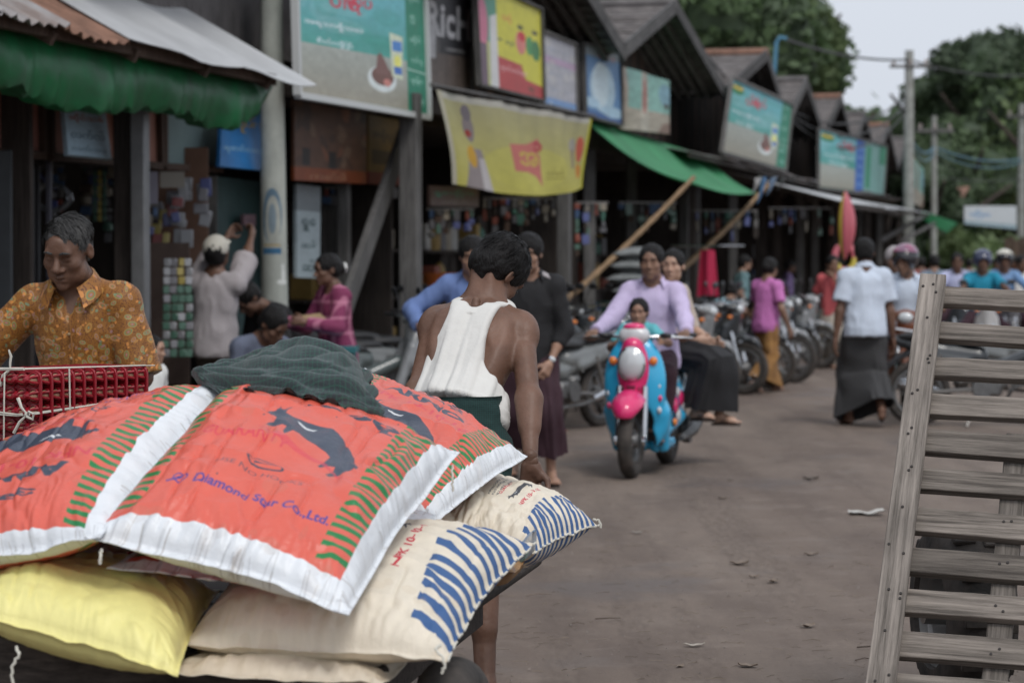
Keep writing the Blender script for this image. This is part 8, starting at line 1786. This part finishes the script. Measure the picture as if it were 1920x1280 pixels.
for i, (px, w, z1, c) in enumerate(((8, .10, 2.0, (.035, .04, .045)), (28, .06, 2.0, (.10, .10, .11)), (50, .10, 2.0, (.03, .03, .035)), (92, .035, 2.0, (.12, .12, .15)), (66, .07, 2.0, (.055, .055, .06)))):
    p = at(px, 500, 15.0 + i * .5); q = thing('metal_upright', ('dark metal folding door leaf at the far left edge', 'grey metal upright next to the far left edge', 'dark door leaf left of the wire coil', 'slim pale pipe hanging beside the wire coil', 'dull metal upright just left of the wire coil')[i], 'upright', (p.x, p.y, 0)); MB().box((0, 0, 1.05), (w, .05, 2.1), None, .006).build('leaf', mat('upright_%d' % i, c, rough=.5, metal=.3, var=.2), q)
q = thing('green_bottle_rack', 'narrow rack of green and yellow packets in the shop above the yellow shirted man', 'rack', tuple(at(190, 350, 18.5)))
for i in range(7):
    for k in range(3): p = at(178 + k * 9, 325 + i * 14, 18.6); MB().box(p, (.03, .02, .05), None, .004).build('packet', CL_[(1, 3, 1)[k]], q, True)
bp = thing('brown_wall_panel', 'tall pinkish brown board standing behind the hanging packets', 'board', tuple(at(300, 600, 17.9))); a, b_ = at(276, 455, 17.9), at(356, 720, 17.9)
MB().box((a + b_) / 2, (b_.x - a.x, .03, a.z - b_.z)).build('board', mat('pink_brown_board', (.13, .09, .075), rough=.85, var=.2), bp, True)
# shop goods glimpsed further along: crates, tins, drums on counters
GC = [mat('goods_%d' % i, c, rough=.55, var=.2) for i, c in enumerate(((.05, .10, .20), (.22, .06, .04), (.28, .25, .20), (.06, .16, .12), (.30, .20, .06), (.12, .12, .13), (.35, .35, .34)))]
gl_names = ['blue', 'rust red', 'cream', 'green', 'amber', 'dark grey', 'pale grey']
spots = [(596, 'beside the white Burmese sign'), (700, 'behind the slanting brace'), (816, 'left of the shopkeeper in green'), (888, 'right of the shopkeeper in green'), (1000, 'behind the youth in black'), (1110, 'left of the grey sack stack'), (1245, 'right of the grey sack stack'), (1330, 'behind the crimson garment'), (1410, 'in the shop behind the woman in pink'), (1480, 'in the shop right of the woman in pink'), (1545, 'in the shop behind the girl in coral'), (1610, 'in the last dark shop before the tall pole')]
for i, (px, where) in enumerate(spots):
    t = tpx(px, 7.6); sh = thing('goods_shelf', 'dark shop shelf stacked with goods, ' + where, 'shelf', tuple(S(t, 7.7)))
    for L_ in (.55, 1.05, 1.55): MB().beam(S(t - .7, 7.7, L_), S(t + .7, 7.7, L_), .4, .03).build('shelf_board', W_DARK, sh, True)
    for s_ in (-.7, .7): MB().beam(S(t + s_, 7.7, 0), S(t + s_, 7.7, 2.0), .05, .4, tuple(SU)).build('side', W_DARK, sh, True)
    for lv in (0, .55, 1.05, 1.55):
        r_ = random.Random(i * 9 + int(lv * 10)); x = -.6; ok = 0
        while x < .55:
            w = r_.uniform(.12, .28); h = r_.uniform(.14, .38); k = r_.randrange(7); p = S(t + x + w / 2, 7.62 + r_.uniform(-.05, .05), lv + .017 + h / 2)
            b = MB()
            if r_.random() < .5: b.box(p, (.24, w * .92, h), Matrix.Rotation(STREET_ROT, 3, 'Z'), .01)
            else: b.lathe([(0, -h / 2), (w * .42, -h / 2), (w * .45, -h * .3), (w * .45, h * .3), (w * .3, h * .42), (w * .12, h / 2), (0, h / 2)], tuple(p), n=12)
            o = b.build('package', GC[k], sh, True); x += w + .02
def hang(px0, px1, Y, ytop, ybot, n, lab, seed):
    q = thing('hanging_goods', lab, 'goods', tuple(at((px0 + px1) / 2, ytop, Y))); r = random.Random(seed); b = MB(); b.beam(at(px0, ytop, Y), at(px1, ytop, Y), .02, .02); b.build('rail', STEEL, q, True)
    for i in range(n):
        px = px0 + (px1 - px0) * (i + r.random()) / n; y = ytop; yb = r.uniform(ytop + 14, ybot); k = 0
        while y < yb:
            h = r.uniform(10, 24); p = at(px, y + h / 2 + 1, Y + .02 * i % .1); w = r.uniform(.03, .09); m = ([GC[0], GC[1], GC[3], GC[5], GC[5], GC[5], CL_[1], CL_[4], GC[2], W_DARK, W_BROWN, W_GREY])[r.randrange(12)]; b = MB()
            if r.random() < .6: b.box(p, (w, .02, h * Y / FPX * .9), RY(r.uniform(-.12, .12)), .004)
            else: b.lathe([(0, -h * Y / FPX * .45), (w * .5, -h * Y / FPX * .3), (w * .5, h * Y / FPX * .2), (w * .2, h * Y / FPX * .45)], tuple(p), n=9)
            b.build('item', m, q, True); y += h
for a_ in ((8, 120, 18.6, 312, 420, 9, 'row of small goods hanging in the dark shop at far left', 1), (150, 236, 18.8, 312, 460, 8, 'row of small goods hanging in the shop behind the grey haired man', 2), (276, 296, 18.0, 385, 470, 2, 'short string of packets hanging beside the dark post', 3), (610, 640, 22.5, 352, 470, 3, 'packets hanging behind the plank post by the white sign', 4), (690, 742, 23.5, 352, 480, 5, 'packets hanging behind the slanting brace', 5), (800, 890, 25.0, 392, 450, 8, 'goods hanging under the small brown board', 6), (905, 1040, 27.0, 372, 440, 12, 'goods hanging in the shop under the yellow banner', 7), (1080, 1140, 29.5, 380, 470, 6, 'goods hanging left of the first bamboo pole', 8), (1160, 1270, 32.0, 380, 425, 10, 'goods hanging over the grey sack stack', 9), (1300, 1420, 36.0, 395, 440, 10, 'goods hanging in the shop behind the second bamboo pole', 10), (1440, 1560, 42.0, 390, 440, 10, 'goods hanging in the far shop left of the striped inflatable', 11)): hang(*a_)
or_ = thing('orange_basket', 'round orange plastic basket in the shop left of the man in the vest', 'basket', tuple(S(tpx(830, 7.0), 7.0, .0)))
c_ = S(tpx(830, 6.9), 6.9, zpx(830, 560, 6.9)); MB().lathe([(0, 0), (.16, 0), (.22, .26), (.235, .27), (.225, .25), (.15, .02)], tuple(c_), n=20).build('basket', mat('orange_plastic', (.45, .12, .03), rough=.4), or_, True); MB().box(c_ - Vector((0, 0, c_.z / 2 + .01)), (.5, .5, c_.z)).build('stand', W_DARK, or_, True)
bt = thing('blue_table', 'teal painted table between the bending person and the woman in plaid', 'table', tuple(at(588, 640, 17.0).xy) + (0,)); c_ = at(588, 640, 17.0)
MB().box((c_.x, c_.y, .80), (.62, .4, .04)).build('table_top', mat('teal_paint', (.02, .13, .15), rough=.5), bt, True); MB().box((c_.x, c_.y, .55), (.58, .36, .45)).build('apron', mat('teal_paint', (.02, .13, .15)), bt, True)
for x in (-.26, .26):
    for y in (-.15, .15): MB().box((c_.x + x, c_.y + y, .17), (.05, .05, .34)).build('leg', W_GREY, bt, True)
# torn plastic hanging from the awning corner
q = thing('torn_plastic', 'torn blue and white plastic hanging from the corner of the green awning', 'plastic sheet', tuple(at(1432, 375, 31))); c_ = at(1450, 335, 31.5)
for k, (dx, L_, c) in enumerate(((0, .32, (.25, .33, .45)), (-.13, .48, (.12, .25, .45)), (.14, .22, (.10, .10, .10)), (.25, .16, (.08, .08, .08)), (-.2, .3, (.5, .5, .5)))):
    MB().grid(lambda u, v: c_ + Vector((dx + (u - .5) * .09 * (1 - .7 * v) - .08 * v * v, .04 * math.sin(u * 6 + k + 3 * v), -L_ * .7 * v + .03 * u)), 6, 8, .002).build('strip', mat('torn_%d' % k, c, rough=.6), q, True)
mw = moto('motorcycle', 'white and green motorcycle parked side on behind the slatted cart', gxy(1856, 20.9), rad(82), (.55, .56, .58), None, (.03, .04, .04))
index_kids(); copy_tree(mb1, gxy(1925, 22.8), rad(70), 'dark motorcycle behind the white one at the right edge')
# ---- a white van far down the street
van = thing('van', 'pale van facing up the far end of the street behind the riders', 'van', tuple(at(1800, 500, 92).xy) + (0,), rad(-4)); WV = mat('van_white', (.55, .57, .60), rough=.3, coat=.4)
V, F = sdf([('c', (-.6, -1.4, .75), (.6, -1.4, .75), .42, .42, .2), ('c', (-.55, .4, 1.2), (.55, .4, 1.2), .62, .62, .25), ('c', (-.6, 1.6, 1.1), (.6, 1.6, 1.1), .65, .65, .2), ('c', (-.6, .4, .8), (.6, .4, .8), .5, .5, .2), ('p', (0, 0, .35), (0, 0, -1))], .06); mesh_obj('body', V, F, WV, van)
MB().grid(lambda u, v: Vector(((u - .5) * 1.15, -1.35 + .9 * v + .05 * abs(u - .5), 1.12 + .55 * v)), 6, 4, .02).build('windscreen', mat('dark_glass', (.03, .04, .05), rough=.08), van)
for x in (-.62, .62):
    MB().ell((x, -1.8, .78), (.14, .05, .09), None, 12, 8).build('headlight', GLASS, van)
    for y in (-1.2, 1.3): w = thing_wheel(van, (x * 1.2, y, .3), .30, .18, .55)
MB().box((0, -1.83, .5), (1.5, .12, .16), None, .03).build('bumper', BLKP, van)
# ---- litter, leaves and straw on the dirt
def litter(label, px, py, kind, size, col, cat='litter', seed=0):
    p = ground(px, py); p.z = gz(p.x, p.y) + .004; q = thing({'leaf': 'dry_leaf', 'plastic': 'plastic_scrap', 'twig': 'twig', 'paper': 'paper_scrap'}[kind], label, cat, tuple(p)); m = mat('litter_%s_%d' % (kind, int(sum(col) * 1000)), col, rough=.7, var=.2, vs=20); r = random.Random(seed); b = MB(); L_, W2 = size
    if kind == 'twig': b.tube([(-L_ / 2, 0, .004), (0, r.uniform(-.03, .03), .01), (L_ / 2, r.uniform(-.03, .03), .004)], [W2, W2, W2 * .5], 5)
    else: b.grid(lambda u, v: Vector(((u - .5) * L_ * (1 if kind != 'leaf' else 1), (v - .5) * W2 * 2 * (math.sin(PI * min(max(u, .04), .96)) ** .6 if kind == 'leaf' else 1) + .2 * W2 * math.sin(u * 11 + seed), .003 + .35 * L_ * (u - .45) ** 2 + .5 * W2 * abs(v - .5) + .08 * W2 * math.sin(u * 13 + seed))), 14, 6, .0015)
    b.build('piece', m, q)
litter('curled dry leaf lying in the middle of the street', 1386, 1057, 'leaf', (.085, .028), (.20, .155, .12), 'leaf')
litter('pale dry leaf near the bottom of the photo', 1302, 1208, 'leaf', (.075, .014), (.42, .38, .33), 'leaf')
litter('crumpled white plastic strip beside the slatted cart', 1625, 966, 'plastic', (.20, .05), (.50, .49, .46), seed=4)
litter('small red scrap on the dirt behind the right arm of the man in the vest', 1052, 814, 'plastic', (.09, .05), (.40, .07, .05), seed=2)
litter('brown leaf left of the white plastic strip', 1520, 903, 'leaf', (.10, .04), (.10, .08, .065), 'leaf')
litter('thin dark twig beside the foot of the cart puller', 1140, 1163, 'twig', (.10, .0025), (.09, .065, .05), 'twig', 1); litter('long straw stalk lying right of the striped sacks', 1010, 1122, 'twig', (.11, .002), (.17, .13, .10), 'twig', 2)
litter('short dark twig at the lower right by the rail', 1630, 1222, 'twig', (.09, .003), (.07, .05, .04), 'twig', 3); litter('pale paper scrap on the road before the motorcycles', 1195, 1000, 'paper', (.05, .015), (.30, .27, .24), seed=6); litter('short straw stalk nearest the left leg of the cart puller', 1082, 1170, 'twig', (.06, .002), (.12, .09, .07), 'twig', 5)
litter('thin brown twig left of the leaning rail', 1622, 1246, 'twig', (.07, .002), (.10, .07, .06), 'twig', 6)
q0 = [o for o in bpy.data.objects if o.name.startswith('dry_leaf')][0]; index_kids()
for i in range(16):
    r = random.Random(i + 70); Y = 6.5 + 22 * r.random() ** 1.3; x = Y * r.uniform(.0, .2); o = copy_tree(q0, (x, Y, gz(x, Y) + .003), r.uniform(0, 6), 'small dry leaf or scrap lying loose on the dirt road'); o['group'] = 'small leaf scraps on the road'; s_ = r.uniform(.35, .8); o.scale = (s_, s_, s_)
g = np.random.default_rng(3); n = 2600; Yv = 5 + 30 * g.random(n) ** 1.6; Xv = Yv * g.uniform(-.05, .26, n); vs = []; fs = []; rr = g.uniform(.002, .008, n)
for i in range(n):
    z = gz(Xv[i], Yv[i]) if i < 900 else 0.0; b0 = len(vs); r_ = rr[i]; a = g.uniform(0, 6)
    vs += [(Xv[i] + r_ * math.cos(a + k * 2.1), Yv[i] + r_ * 1.3 * math.sin(a + k * 2.1), z - .001) for k in range(3)] + [(Xv[i], Yv[i], z + r_ * .7)]; fs += [(b0, b0 + 1, b0 + 3), (b0 + 1, b0 + 2, b0 + 3), (b0 + 2, b0, b0 + 3)]
o = mesh_obj('pebbles', vs, fs, mat('pebble', (.22, .19, .17), rough=.9, var=.4, vs=40), None, False); o['kind'] = 'stuff'
n = 1500; Yv = 5 + 14 * g.random(n) ** 1.5; Xv = Yv * g.uniform(-.03, .24, n); b = MB()
for i in range(n):
    z = gz(Xv[i], Yv[i]) + .002; a = g.uniform(0, PI); L_ = g.uniform(.008, .04); d = Vector((math.cos(a), math.sin(a), 0)) * L_; p = Vector((Xv[i], Yv[i], z)); b.tube([p - d, p + Vector((0, 0, .002)), p + d], .0009, 3)
b.build('straw_bits', mat('straw', (.26, .21, .16), rough=.9, var=.3), kind='stuff')
